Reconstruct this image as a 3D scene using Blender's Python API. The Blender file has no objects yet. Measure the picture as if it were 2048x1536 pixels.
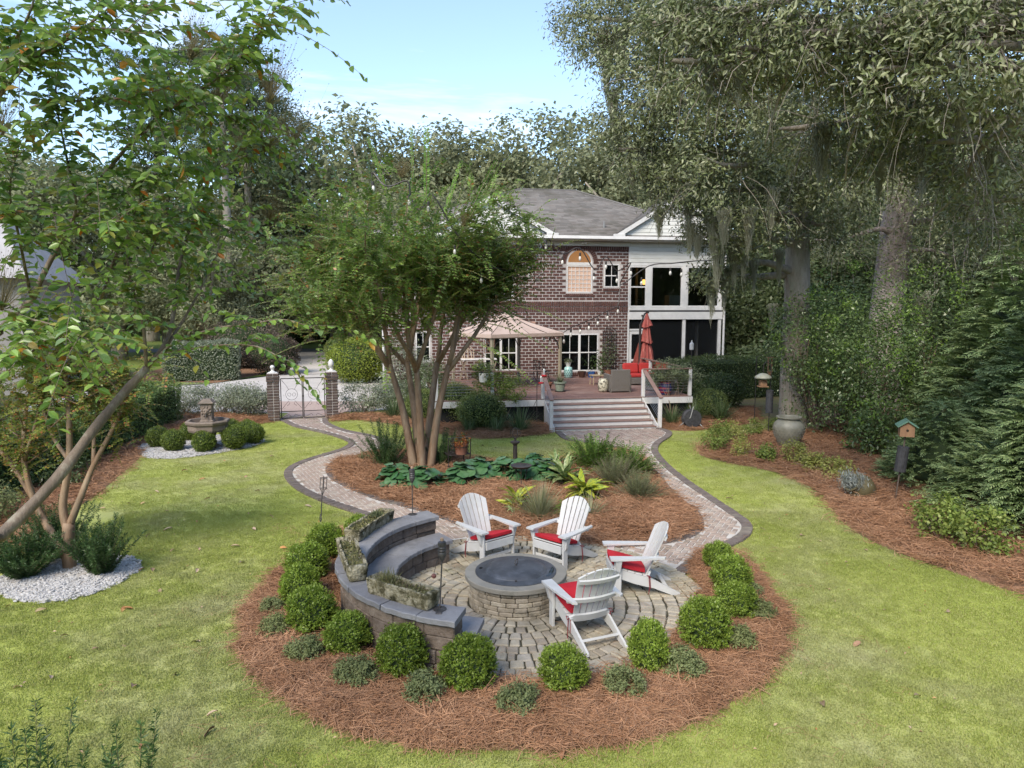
import bpy, math, random
import numpy as np
from mathutils import Vector, Matrix, Euler

# ------------------------------------------------------------------ camera, sky, sun, exposure
S = bpy.context.scene
COL = S.collection
R = math.radians
cam_d = bpy.data.cameras.new('camera')
cam = bpy.data.objects.new('camera', cam_d); COL.objects.link(cam)
cam.location = (0, 0, 4.0); cam.rotation_euler = (R(90 - 6.3), 0, 0)
cam_d.sensor_width = 36; cam_d.lens = 24.96; cam_d.clip_start = .1; cam_d.clip_end = 3000
S.camera = cam
SUN_EL, SUN_AZ = R(43), R(206)          # azimuth clockwise from +Y: behind the camera, to its left
W = bpy.data.worlds.new('World'); S.world = W; W.use_nodes = True
nt = W.node_tree; nt.nodes.clear()
def _n(t, **k):
    n = nt.nodes.new(t)
    for a, b in k.items(): setattr(n, a, b)
    return n
sky = _n('ShaderNodeTexSky', sky_type='NISHITA', sun_disc=False)
sky.sun_elevation = SUN_EL; sky.sun_rotation = SUN_AZ
sky.air_density = 1.0; sky.dust_density = .3; sky.ozone_density = 1.6
tc = _n('ShaderNodeTexCoord'); mp = _n('ShaderNodeMapping')
mp.inputs['Scale'].default_value = (1.0, 1.6, 4.2); mp.inputs['Rotation'].default_value = (R(8), R(-14), R(20))
nz = _n('ShaderNodeTexNoise'); nz.inputs['Scale'].default_value = 2.1; nz.inputs['Detail'].default_value = 9; nz.inputs['Roughness'].default_value = .58; nz.inputs['Distortion'].default_value = .5
rp = _n('ShaderNodeValToRGB'); rp.color_ramp.elements[0].position = .54; rp.color_ramp.elements[1].position = .74
rp.color_ramp.elements[0].color = (.05, .05, .05, 1); rp.color_ramp.elements[1].color = (.7, .7, .7, 1)
mx = _n('ShaderNodeMix', data_type='RGBA'); mx.inputs[7].default_value = (5.2, 5.6, 6.2, 1)
bg = _n('ShaderNodeBackground'); bg.inputs['Strength'].default_value = .092
out = _n('ShaderNodeOutputWorld')
L = nt.links.new
L(tc.outputs['Generated'], mp.inputs['Vector']); L(mp.outputs['Vector'], nz.inputs['Vector']); L(nz.outputs['Fac'], rp.inputs['Fac'])
L(rp.outputs['Color'], mx.inputs[0]); L(sky.outputs['Color'], mx.inputs[6]); L(mx.outputs[2], bg.inputs['Color']); L(bg.outputs[0], out.inputs[0])
sun_d = bpy.data.lights.new('sun', 'SUN'); sun_d.energy = 1.5; sun_d.angle = R(28); sun_d.color = (1, .9, .75)
sun = bpy.data.objects.new('sun', sun_d); COL.objects.link(sun)
sdir = Vector((math.sin(SUN_AZ) * math.cos(SUN_EL), math.cos(SUN_AZ) * math.cos(SUN_EL), math.sin(SUN_EL)))
sun.rotation_euler = sdir.to_track_quat('Z', 'Y').to_euler()
S.view_settings.view_transform = 'Standard'; S.view_settings.look = 'None'
S.view_settings.exposure = 1.78; S.view_settings.gamma = 1; S.view_settings.use_curve_mapping = False
S.render.engine = 'CYCLES'
S.cycles.max_bounces = 8; S.cycles.diffuse_bounces = 6; S.cycles.glossy_bounces = 2; S.cycles.transmission_bounces = 4
S.cycles.transparent_max_bounces = 6; S.cycles.caustics_reflective = False; S.cycles.caustics_refractive = False
S.cycles.use_denoising = True

# ------------------------------------------------------------------ helpers
def link(o, parent=None):
    COL.objects.link(o)
    if parent is not None: o.parent = parent
    return o
def tag(o, label=None, cat=None, group=None, kind=None):
    if label: o['label'] = label
    if cat: o['category'] = cat
    if group: o['group'] = group
    if kind: o['kind'] = kind
    return o
def thing(name, label, cat, loc=(0, 0, 0), rz=0, group=None):
    o = bpy.data.objects.new(name, None); link(o); o.empty_display_size = .2
    o.location = loc; o.rotation_euler = (0, 0, rz)
    return tag(o, label, cat, group)
def copy_tree(o, parent=None):
    c = o.copy(); COL.objects.link(c)
    if parent is not None: c.parent = parent
    for ch in o.children: copy_tree(ch, c)
    return c
def npmesh(name, V, F, mat, parent=None, smooth=False, kind=None):
    me = bpy.data.meshes.new(name)
    V = np.asarray(V, dtype=np.float32); F = np.asarray(F, dtype=np.int32)
    k = F.shape[1]
    me.vertices.add(len(V)); me.vertices.foreach_set('co', V.ravel())
    me.loops.add(F.size); me.loops.foreach_set('vertex_index', F.ravel())
    me.polygons.add(len(F)); me.polygons.foreach_set('loop_start', np.arange(0, F.size, k, dtype=np.int32))
    if smooth: me.polygons.foreach_set('use_smooth', np.ones(len(F), dtype=bool))
    me.update(calc_edges=True)
    me.materials.append(mat)
    o = bpy.data.objects.new(name, me); link(o, parent)
    if kind: o['kind'] = kind
    return o
def nrm(a): return a / np.maximum(np.linalg.norm(a, axis=-1, keepdims=True), 1e-9)

class MB:
    """collects faces, then links them as one mesh object"""
    def __init__(s): s.v = []; s.f = []; s.M = None
    def add(s, vs, fs):
        b = len(s.v); s.v += [tuple(v) for v in vs]; s.f += [tuple(i + b for i in f) for f in fs]; return s
    def hexa(s, c, ch=0.0):
        """c: 8 corners, bottom ring ccw then top ring ccw; chamfered on every edge when ch > 0"""
        Q = [(3, 2, 1, 0), (4, 5, 6, 7), (0, 1, 5, 4), (1, 2, 6, 5), (2, 3, 7, 6), (3, 0, 4, 7)]
        if ch <= 0: return s.add(c, Q)
        c = [Vector(p) for p in c]; fv = {}; vs = []; fs = []
        for fi, q in enumerate(Q):
            ids = []
            for k, i in enumerate(q):
                p, a, b = c[i], c[q[k - 1]], c[q[(k + 1) % 4]]
                da, db = (a - p), (b - p)
                vs.append(p + da.normalized() * min(ch, da.length * .45) + db.normalized() * min(ch, db.length * .45)); fv[(fi, i)] = len(vs) - 1; ids.append(len(vs) - 1)
            fs.append(tuple(ids))
        ed = {}
        for fi, q in enumerate(Q):
            for k in range(4): ed.setdefault(frozenset((q[k], q[(k + 1) % 4])), []).append((fi, q[k], q[(k + 1) % 4]))
        for (a, b) in ed.values():
            fs.append((fv[(a[0], a[2])], fv[(a[0], a[1])], fv[(b[0], a[1])], fv[(b[0], a[2])]))
        for i in range(8):
            fcs = [fi for fi, q in enumerate(Q) if i in q]
            fs.append(tuple(fv[(fi, i)] for fi in fcs))
        return s.add(vs, fs)
    def box(s, c, d, ch=0.0, rot=None):
        x, y, z = [k / 2 for k in d]
        p = [Vector(q) for q in [(-x, -y, -z), (x, -y, -z), (x, y, -z), (-x, y, -z), (-x, -y, z), (x, -y, z), (x, y, z), (-x, y, z)]]
        if rot is not None:
            m = Euler(rot).to_matrix(); p = [m @ q for q in p]
        return s.hexa([q + Vector(c) for q in p], ch)
    def prism(s, quad, z0, z1, ch=0.0):
        return s.hexa([(x, y, z0) for x, y in quad] + [(x, y, z1) for x, y in quad], ch)
    def plank(s, a, b, w, t, up=(0, 0, 1), ch=0.0):
        """board from a to b, width w across, thickness t along up"""
        a, b, up = Vector(a), Vector(b), Vector(up); d = (b - a).normalized()
        sx = d.cross(up).normalized() * (w / 2); sz = sx.cross(d).normalized() * (t / 2)
        return s.hexa([a - sx - sz, a + sx - sz, b + sx - sz, b - sx - sz, a - sx + sz, a + sx + sz, b + sx + sz, b - sx + sz], ch)
    def extrude(s, prof, axis, t0, t1):
        """closed polygon profile (2d) pushed along axis 'x','y' or 'z' from t0 to t1"""
        n = len(prof)
        f = {'x': lambda p, t: (t, p[0], p[1]), 'y': lambda p, t: (p[0], t, p[1]), 'z': lambda p, t: (p[0], p[1], t)}[axis]
        return s.add([f(p, t0) for p in prof] + [f(p, t1) for p in prof],
                     [tuple(range(n - 1, -1, -1)), tuple(range(n, 2 * n))] + [(i, (i + 1) % n, n + (i + 1) % n, n + i) for i in range(n)])
    def tube(s, pts, rad, n=6, cap=True):
        pts = [Vector(p) for p in pts]; m = len(pts)
        rad = [rad] * m if not hasattr(rad, '__len__') else rad
        vs = []; prev = None
        for i, p in enumerate(pts):
            d = (pts[min(i + 1, m - 1)] - pts[max(i - 1, 0)]).normalized()
            if prev is None: prev = Vector((1, 0, 0)) if abs(d.x) < .8 else Vector((0, 1, 0))
            x = (prev - d * prev.dot(d)).normalized(); y = d.cross(x); prev = x
            for k in range(n):
                a = 2 * math.pi * k / n; vs.append(p + (x * math.cos(a) + y * math.sin(a)) * rad[i])
        fs = [(i * n + k, i * n + (k + 1) % n, (i + 1) * n + (k + 1) % n, (i + 1) * n + k) for i in range(m - 1) for k in range(n)]
        if cap: fs += [tuple(range(n - 1, -1, -1)), tuple(range((m - 1) * n, m * n))]
        return s.add(vs, fs)
    def lathe(s, prof, n=20, c=(0, 0, 0), ph=0.0, M=None):
        vs = []; m = len(prof)
        for r, z in prof:
            for k in range(n):
                a = 2 * math.pi * k / n + ph; v = Vector((r * math.cos(a), r * math.sin(a), z))
                if M is not None: v = M @ v
                vs.append(v + Vector(c))
        fs = [(i * n + k, i * n + (k + 1) % n, (i + 1) * n + (k + 1) % n, (i + 1) * n + k) for i in range(m - 1) for k in range(n)]
        fs += [tuple(range(n - 1, -1, -1)), tuple(range((m - 1) * n, m * n))]
        return s.add(vs, fs)
    def ball(s, c, r, n=8, m=5):
        r = (r, r, r) if not hasattr(r, '__len__') else r
        vs = []
        for i in range(m + 1):
            t = math.pi * i / m
            for k in range(n):
                a = 2 * math.pi * k / n
                vs.append((c[0] + r[0] * math.sin(t) * math.cos(a), c[1] + r[1] * math.sin(t) * math.sin(a), c[2] + r[2] * math.cos(t)))
        return s.add(vs, [(i * n + k, (i + 1) * n + k, (i + 1) * n + (k + 1) % n, i * n + (k + 1) % n) for i in range(m) for k in range(n)])
    def build(s, name, mat, parent=None, smooth=False, kind=None, angle=None):
        me = bpy.data.meshes.new(name); me.from_pydata(s.v, [], s.f); me.materials.append(mat)
        if smooth:
            me.polygons.foreach_set('use_smooth', [True] * len(me.polygons))
            if angle: me.set_sharp_from_angle(angle=angle)
        me.update()
        o = bpy.data.objects.new(name, me); link(o, parent)
        if kind: o['kind'] = kind
        return o

def cr(pts, n=8, closed=False):
    """Catmull-Rom through pts"""
    P = np.array(pts, float); m = len(P); out = []
    rng_ = range(m if closed else m - 1)
    for i in rng_:
        p0 = P[(i - 1) % m] if closed or i > 0 else 2 * P[0] - P[1]
        p1, p2 = P[i], P[(i + 1) % m]
        p3 = P[(i + 2) % m] if closed or i + 2 < m else 2 * P[-1] - P[-2]
        for k in range(n):
            t = k / n
            out.append(.5 * ((2 * p1) + (-p0 + p2) * t + (2 * p0 - 5 * p1 + 4 * p2 - p3) * t * t + (-p0 + 3 * p1 - 3 * p2 + p3) * t ** 3))
    if not closed: out.append(P[-1])
    return np.array(out)
def inside(poly, P):
    poly = np.asarray(poly)[:, :2]; P = np.asarray(P); x, y = P[:, 0], P[:, 1]; r = np.zeros(len(P), bool)
    a = poly; b = np.roll(poly, -1, 0)
    for (x1, y1), (x2, y2) in zip(a, b):
        if y1 == y2: continue
        c = ((y1 > y) != (y2 > y)) & (x < (x2 - x1) * (y - y1) / (y2 - y1) + x1); r ^= c
    return r
def edge_dist(poly, P, closed=True):
    """distance and nearest point to a polyline"""
    poly = np.asarray(poly)[:, :2]; P = np.asarray(P)[:, :2]; best = np.full(len(P), 1e9); near = np.zeros((len(P), 2))
    a = poly if closed else poly[:-1]; b = np.roll(poly, -1, 0) if closed else poly[1:]
    for p, q in zip(a, b):
        d = q - p; L2 = max(float(d @ d), 1e-12); t = np.clip(((P - p) @ d) / L2, 0, 1); c = p + t[:, None] * d
        e = np.hypot(*(P - c).T); m = e < best; best[m] = e[m]; near[m] = c[m]
    return best, near

# ------------------------------------------------------------------ materials
def M(name, c1, c2=None, rough=.6, scale=6., detail=6, bump=0., bscale=None, rnd=None, isl=None, transl=0., metal=0., spec=.5,
      stain=None, sscale=1.5, spos=(.5, .68), coat=0., lo=.35, hi=.65, stretch=None, bdist=.02, emis=None):
    """procedural material. rnd / isl: colours picked per object / per loose piece; stain: colour laid over in noise-shaped patches"""
    m = bpy.data.materials.new(name); m.use_nodes = True; t = m.node_tree; t.nodes.clear(); N = t.nodes.new; K = t.links.new
    o = N('ShaderNodeOutputMaterial'); b = N('ShaderNodeBsdfPrincipled')
    b.inputs['Roughness'].default_value = rough; b.inputs['Metallic'].default_value = metal; b.inputs['Specular IOR Level'].default_value = spec
    b.inputs['Coat Weight'].default_value = coat
    g = N('ShaderNodeNewGeometry'); vec = g.outputs['Position']
    if stretch:
        mp_ = N('ShaderNodeMapping'); mp_.inputs['Scale'].default_value = stretch; K(vec, mp_.inputs['Vector']); vec = mp_.outputs['Vector']
    def noise(sc, det=6, ro=.6):
        n = N('ShaderNodeTexNoise'); n.inputs['Scale'].default_value = sc; n.inputs['Detail'].default_value = det; n.inputs['Roughness'].default_value = ro; K(vec, n.inputs['Vector']); return n.outputs['Fac']
    def mixc(f, a, c):
        x = N('ShaderNodeMix'); x.data_type = 'RGBA'
        for sock, v in ((0, f), (6, a), (7, c)):
            if hasattr(v, 'links') or hasattr(v, 'is_linked'): K(v, x.inputs[sock])
            elif sock == 0: x.inputs[0].default_value = v
            else: x.inputs[sock].default_value = (*v, 1)
        return x.outputs[2]
    def ramp(f, cols, interp='LINEAR', pos=None):
        r = N('ShaderNodeValToRGB'); r.color_ramp.interpolation = interp; e = r.color_ramp.elements
        while len(e) < len(cols): e.new(.5)
        for i, c in enumerate(cols):
            e[i].position = pos[i] if pos else i / max(len(cols) - 1, 1)
        for i, c in enumerate(cols): e[i].color = (*c, 1) if len(c) == 3 else c
        K(f, r.inputs['Fac']); return r.outputs['Color']
    def rg(f, a, c):
        r = N('ShaderNodeMapRange'); r.inputs[1].default_value = a; r.inputs[2].default_value = c; K(f, r.inputs[0]); return r.outputs[0]
    col = None
    if isl: col = ramp(g.outputs['Random Per Island'], isl)
    if rnd:
        oi = N('ShaderNodeObjectInfo'); c = ramp(oi.outputs['Random'], rnd); col = c if col is None else mixc(.45, col, c)
    nf = noise(scale, detail)
    if col is None: col = mixc(rg(nf, lo, hi), c1, c2) if c2 else None
    elif c2:
        x = N('ShaderNodeMix'); x.data_type = 'RGBA'; x.blend_type = 'MULTIPLY'; x.inputs[0].default_value = 1
        K(col, x.inputs[6]); K(mixc(rg(nf, lo, hi), c1, c2), x.inputs[7]); col = x.outputs[2]
    if stain:
        for st, sc, (s0, s1) in (stain if isinstance(stain, list) else [(stain, sscale, spos)]):
            base = col if col is not None else c1
            col = mixc(rg(noise(sc, 8, .65), s0, s1), base, st)
    if col is None: b.inputs['Base Color'].default_value = (*c1, 1)
    else: K(col, b.inputs['Base Color'])
    if bump:
        bn = N('ShaderNodeBump'); bn.inputs['Strength'].default_value = bump; bn.inputs['Distance'].default_value = bdist
        K(noise(bscale or scale * 3, 8), bn.inputs['Height']); K(bn.outputs[0], b.inputs['Normal'])
    if emis:
        b.inputs['Emission Color'].default_value = (*emis[0], 1); b.inputs['Emission Strength'].default_value = emis[1]
    sh = b.outputs[0]
    if transl:
        tr = N('ShaderNodeBsdfTranslucent'); x = N('ShaderNodeMixShader'); x.inputs[0].default_value = transl
        if col is None: tr.inputs[0].default_value = (*c1, 1)
        else: K(col, tr.inputs[0])
        K(sh, x.inputs[1]); K(tr.outputs[0], x.inputs[2]); sh = x.outputs[0]
    K(sh, o.inputs[0]); return m
def leafmat(name, cols, rough=.42, transl=.4, spec=.4, rnd=None):
    return M(name, (1, 1, 1), (.74, .74, .7), rough=rough, isl=cols, transl=transl, scale=.9, detail=3, spec=spec, rnd=rnd, lo=.4, hi=.62)
WHITE = M('white_paint', (.66, .65, .635), (.58, .57, .555), rough=.5, scale=3)
CHAIR = M('white_resin', (.55, .55, .54), (.49, .49, .475), rough=.42, scale=5, stain=(.62, .64, .58), sscale=2.2, spos=(.55, .8))
IRON = M('black_iron', (.02, .02, .02), (.045, .035, .03), rough=.5, scale=9)

# ------------------------------------------------------------------ leaves
def leaves(P, Dv, Nv, Ln, Wd, fold=.25, six=False):
    """blades lying from P along Dv with face normal Nv"""
    P, Dv, Nv = np.asarray(P, float), nrm(np.asarray(Dv, float)), np.asarray(Nv, float)
    S_ = nrm(np.cross(Dv, Nv)); Nn = np.cross(S_, Dv); n = len(P)
    Ln = np.broadcast_to(np.asarray(Ln, float), (n,))[:, None]; Wd = np.broadcast_to(np.asarray(Wd, float), (n,))[:, None]
    up = Nn * (Wd * fold)
    if not six:
        V = np.stack([P, P + Dv * Ln * .45 + S_ * Wd * .5 + up, P + Dv * Ln, P + Dv * Ln * .45 - S_ * Wd * .5 + up], 1).reshape(-1, 3)
        F = (np.arange(n) * 4)[:, None] + np.array([0, 1, 2, 3])
        return V, F
    tip = P + Dv * Ln - Nn * Ln * .1
    V = np.stack([P, P + Dv * Ln * .28 + S_ * Wd * .46 + up, P + Dv * Ln * .66 + S_ * Wd * .42 + up * .7, tip, P + Dv * Ln * .66 - S_ * Wd * .42 + up * .7, P + Dv * Ln * .28 - S_ * Wd * .46 + up], 1).reshape(-1, 3)
    F = ((np.arange(n) * 6)[:, None, None] + np.array([[0, 1, 2, 3], [0, 3, 4, 5]])).reshape(-1, 4)
    return V, F
def join(parts):
    Vs, Fs, b = [], [], 0
    for V, F in parts: Vs.append(V); Fs.append(F + b); b += len(V)
    return np.concatenate(Vs), np.concatenate(Fs)
def cloud(rng, clumps, n, ln, wd, spread=.2, sub=40, out=.5, up=.5, jit=.8, shell=.55, flat=1.0, six=False):
    """leaf clumps through a set of ellipsoids [(centre, radii)]"""
    vol = np.array([r[0] * r[1] + r[1] * r[2] + r[0] * r[2] for c, r in clumps]); cnt = (n * vol / vol.sum()).astype(int); parts = []
    for (c, r), k in zip(clumps, cnt):
        if k < 4: continue
        r = np.array(r, float); m = max(6, sub)
        d = nrm(rng.normal(size=(m, 3))); f = shell + (1 - shell) * np.sqrt(rng.random((m, 1)))
        cen = d * f
        i = rng.integers(0, m, k); off = rng.normal(size=(k, 3)) * spread; off[:, 2] *= flat
        q = cen[i] + off; p = np.array(c) + q * r
        nv = nrm(nrm(q) * out + np.array([0, 0, up]) + rng.normal(size=(k, 3)) * jit * .6)
        dv = nrm(np.cross(nv, rng.normal(size=(k, 3))) + nrm(q) * .3 - np.array([0, 0, .25]))
        s = rng.uniform(.65, 1.25, k)
        parts.append(leaves(p, dv, nv, ln * s, wd * s, six=six))
    return join(parts)
def sprays(rng, start, dirs, length, nl, ln, wd, droop=.5, pair=True, six=False, twig=.004):
    """leafy shoots with leaves in two ranks; returns leaf arrays and the list of shoot paths"""
    start, dirs = np.asarray(start, float), nrm(np.asarray(dirs, float)); n = len(start)
    length = np.broadcast_to(np.asarray(length, float), (n,))
    t = np.linspace(.06, 1, nl)[None, :, None]
    base = start[:, None] + dirs[:, None] * (length[:, None, None] * t) + np.array([0, 0, -1.]) * (droop * length[:, None, None] * t * t * .6)
    tan = nrm(dirs[:, None] + np.array([0, 0, -1.]) * (droop * 1.2 * t))
    side = nrm(np.cross(tan, np.array([0, 0, 1.]) + rng.normal(size=(n, 1, 3)) * .25)); nv = np.cross(side, tan)
    parts = []
    for sgn in (1, -1):
        dv = nrm(side * sgn + tan * .45 + rng.normal(size=base.shape) * .16); nn = nrm(nv + rng.normal(size=base.shape) * .22)
        sc = (1.05 - .45 * np.abs(t[..., 0] - .45) * 1.4) * rng.uniform(.8, 1.15, base.shape[:2])
        b = base + rng.normal(size=base.shape) * .002
        parts.append(leaves(b.reshape(-1, 3), dv.reshape(-1, 3), nn.reshape(-1, 3), (sc * ln).ravel(), (sc * wd).ravel(), six=six))
    return join(parts), base
def strips(paths, w):
    """thin crossed ribbons for many twigs at once: paths (n, m, 3)"""
    paths = np.asarray(paths); n, m, _ = paths.shape
    d = nrm(paths[:, -1] - paths[:, 0])[:, None]; s = nrm(np.cross(d, np.array([.3, .5, .8]))); q = np.cross(d, s)
    ww = (np.linspace(1, .35, m) * w)[None, :, None]; out = []
    V = np.stack([paths + s * ww, paths + (-s * .5 + q * .87) * ww, paths + (-s * .5 - q * .87) * ww], 2).reshape(-1, 3)
    base = (np.arange(n) * m * 3)[:, None, None, None] + (np.arange(m - 1) * 3)[None, :, None, None]
    tri = np.array([[0, 1, 4, 3], [1, 2, 5, 4], [2, 0, 3, 5]])[None, None]
    return V, (base + tri).reshape(-1, 4)
def limb(rng, p0, d, length, r0, r1, wob=.12, n=7, up=0.):
    p = Vector(p0); d = Vector(d).normalized(); pts = [p.copy()]
    for i in range(n - 1):
        d = (d + Vector(rng.normal(size=3)) * wob + Vector((0, 0, up))).normalized(); p = p + d * (length / (n - 1)); pts.append(p.copy())
    return pts, list(np.linspace(r0, r1, n)), d

# ------------------------------------------------------------------ scattering (geometry nodes, only for stuff)
def scatter(name, P, rot, scl, proto, parent=None, label=None):
    me = bpy.data.meshes.new(name); P = np.asarray(P, np.float32); n = len(P)
    me.vertices.add(n); me.vertices.foreach_set('co', P.ravel())
    a = me.attributes.new('rot', 'FLOAT_VECTOR', 'POINT'); a.data.foreach_set('vector', np.asarray(rot, np.float32).ravel())
    a = me.attributes.new('scl', 'FLOAT', 'POINT'); a.data.foreach_set('value', np.asarray(scl, np.float32).ravel())
    o = bpy.data.objects.new(name, me); link(o, parent)
    g = bpy.data.node_groups.new(name, 'GeometryNodeTree')
    g.interface.new_socket('Geometry', in_out='INPUT', socket_type='NodeSocketGeometry'); g.interface.new_socket('Geometry', in_out='OUTPUT', socket_type='NodeSocketGeometry')
    i, u = g.nodes.new('NodeGroupInput'), g.nodes.new('NodeGroupOutput'); ip = g.nodes.new('GeometryNodeInstanceOnPoints'); oi = g.nodes.new('GeometryNodeObjectInfo')
    oi.inputs[0].default_value = proto
    ra, sa = g.nodes.new('GeometryNodeInputNamedAttribute'), g.nodes.new('GeometryNodeInputNamedAttribute')
    ra.data_type = 'FLOAT_VECTOR'; ra.inputs[0].default_value = 'rot'; sa.data_type = 'FLOAT'; sa.inputs[0].default_value = 'scl'
    k = g.links.new
    k(i.outputs[0], ip.inputs['Points']); k(oi.outputs['Geometry'], ip.inputs['Instance']); k(ra.outputs[0], ip.inputs['Rotation']); k(sa.outputs[0], ip.inputs['Scale']); k(ip.outputs[0], u.inputs[0])
    md = o.modifiers.new('scatter', 'NODES'); md.node_group = g
    o['kind'] = 'stuff'
    return o
def proto_mesh(name, V, F, mat):
    me = bpy.data.meshes.new(name); me.from_pydata([tuple(v) for v in V], [], [tuple(int(i) for i in f) for f in F]); me.materials.append(mat)
    return bpy.data.objects.new(name, me)          # never linked: only the scattered stuff uses it

# ------------------------------------------------------------------ ground
LAWN_M = M('lawn_turf', (.345, .39, .09), (.41, .43, .14), rough=.9, scale=.35, detail=5, spec=.1, bump=.5, bscale=60, bdist=.03, lo=.38, hi=.6,
           stain=[((.4, .39, .21), .4, (.48, .72)), ((.25, .3, .08), 14, (.55, .78))])
FLOOR_M = M('woodland_floor', (.09, .075, .045), (.06, .08, .03), rough=.95, scale=.5, spec=.1, bump=.4, bscale=8)
STRAW_M = M('straw_bed', (.2, .115, .07), (.3, .175, .11), rough=.95, scale=7, spec=.1, bump=.9, bscale=45, bdist=.03)
CONC_M = M('concrete', (.46, .43, .41), (.54, .51, .48), rough=.9, scale=.6, stain=(.3, .28, .26), sscale=3, spos=(.55, .8))
MORTAR_M = M('pale_mortar', (.56, .53, .49), (.44, .41, .37), rough=.95, scale=5, spec=.2, bump=.3)
SAND_M = M('joint_sand', (.035, .03, .022), (.08, .075, .05), rough=.95, scale=9, spec=.1)

def sheet(name, poly, z, mat, parent=None, kind='structure'):
    m = MB(); m.add([(x, y, z) for x, y in poly], [tuple(range(len(poly)))]); o = m.build(name, mat, parent)
    bpy_fix(o); o['kind'] = kind; return o
def bpy_fix(o):
    import bmesh
    b = bmesh.new(); b.from_mesh(o.data); bmesh.ops.triangulate(b, faces=b.faces[:], ngon_method='EAR_CLIP')
    for f in b.faces:
        if f.normal.z < 0: f.normal_flip()
    b.to_mesh(o.data); b.free()
def mound(name, poly, h, mat, step=.14, fall=.35, rough=.02, seed=1):
    """a bed of loose mulch: highest away from its edge"""
    poly = np.asarray(poly); x0, y0 = poly.min(0) - step; x1, y1 = poly.max(0) + step
    xs, ys = np.arange(x0, x1 + step, step), np.arange(y0, y1 + step, step); X, Y = np.meshgrid(xs, ys); P = np.stack([X.ravel(), Y.ravel()], 1)
    ins = inside(poly, P); dist, near = edge_dist(poly, P); nx, ny = len(xs), len(ys); I = ins.reshape(ny, nx)
    cell = I[:-1, :-1] | I[1:, :-1] | I[:-1, 1:] | I[1:, 1:]
    rng = np.random.default_rng(seed); Z = np.where(ins, h * np.clip(dist / fall, 0, 1) ** .7 + .012 + rng.normal(size=len(P)) * rough * np.clip(dist / .15, 0, 1), .006)
    Q = np.where(ins[:, None], P, near); V = np.concatenate([Q, Z[:, None]], 1)
    j, i = np.nonzero(cell); a = j * nx + i; F = np.stack([a, a + 1, a + nx + 1, a + nx], 1)
    u, inv = np.unique(F, return_inverse=True)
    o = npmesh(name, V[u], inv.reshape(F.shape), mat, smooth=True, kind='structure'); return o

g_ = MB(); g_.add([(-900, -900, -.01), (900, -900, -.01), (900, 900, -.01), (-900, 900, -.01)], [(0, 1, 2, 3)])
tag(g_.build('ground', FLOOR_M), kind='structure')
sheet('lawn', [(-16, -6), (12, -6), (12, 27), (-16, 27)], 0, LAWN_M)

PIT = (.05, 9.22); PATIO = (.03, 9.3); PATIO_R = 2.62
CW = (-.05, 9.35)
bed_outer = cr([(3.05, 11.2), (3.5, 11.15), (3.65, 10.43), (3.57, 9.49), (3.52, 8.85), (3.3, 8.16), (2.92, 7.56), (2.49, 7.04), (1.95, 6.58), (1.29, 6.21), (.71, 6.06), (0, 6.01), (-.65, 6.05), (-1.32, 6.21), (-1.99, 6.58), (-2.57, 7.14), (-3.08, 7.79), (-3.31, 8.29), (-3.45, 8.7), (-3.51, 9.32), (-3.47, 10.23), (-3.35, 11.4), (-2.95, 12.3), (-2.45, 12.75)], 4)
bed_inner = cr([(-2.0, 12.3), (-1.6, 11.5), (-2.1, 10.6), (-2.2, 9.3), (-1.9, 8.2), (-1.2, 7.45), (-.4, 7.15), (0.03, 7.1), (0.51, 7.08), (1.0, 7.22), (1.56, 7.65), (1.95, 8.09), (2.35, 8.85), (2.6, 9.49), (2.7, 10.03), (2.72, 10.4)], 4)
BED = np.concatenate([bed_outer, bed_inner])
mound('mulch_bed', BED, .085, STRAW_M, seed=2)
pathL_out = cr([(-8.0, 24.35), (-7.14, 23.1), (-6.07, 22.12), (-5.19, 21.11), (-4.75, 20.33), (-4.79, 19.47), (-5.14, 18.67), (-5.44, 17.88), (-5.53, 17.15), (-5.42, 16.53), (-5.11, 15.81), (-4.57, 14.94), (-3.79, 14.05), (-3.15, 13.45), (-2.45, 12.75), (-1.95, 12.1), (-1.6, 11.3)], 4)
pathL_in = cr([(-6.55, 24.95), (-6.2, 23.84), (-5.36, 22.55), (-4.38, 21.65), (-3.8, 20.95), (-3.49, 20.18), (-3.54, 19.47), (-3.87, 18.67), (-4.33, 18.06), (-4.4, 17.32), (-4.29, 16.78), (-3.97, 16.04), (-3.32, 15.15), (-2.63, 14.35), (-1.93, 13.8), (-1.38, 13.29), (-.96, 12.81), (-.6, 12.4), (.0, 12.0), (.45, 11.75)], 4)
pathR_l = cr([(1.36, 22.2), (1.6, 20.9), (2.35, 20.2), (2.95, 19.5), (3.2, 18.8), (3.3, 17.88), (3.28, 16.53), (3.29, 14.94), (3.33, 14.16), (3.41, 13.62), (3.39, 12.97), (3.22, 12.37), (2.92, 11.96), (2.51, 11.72), (2.1, 11.6), (1.6, 11.5)], 4)
pathR_r = cr([(4.85, 22.85), (5.05, 22.2), (4.85, 21.4), (4.4, 20.5), (4.12, 19.7), (3.98, 18.8), (3.95, 17.32), (4.05, 15.81), (4.22, 14.35), (4.35, 13.29), (4.38, 12.66), (4.25, 12.2), (4.0, 11.8), (3.63, 11.42), (3.16, 10.97), (2.8, 10.5), (2.5, 10.1)], 4)
PATHL = np.concatenate([pathL_out, pathL_in[::-1]]); PATHR = np.concatenate([pathR_l, pathR_r[::-1]])
island_top = cr([(-4.33, 18.06), (-3.83, 18.55), (-3.04, 18.93), (-2.02, 18.4), (-.82, 17.88), (-.17, 17.36), (.96, 17.6), (1.9, 18.5), (2.7, 19.0), (3.2, 18.8)], 5)
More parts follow.
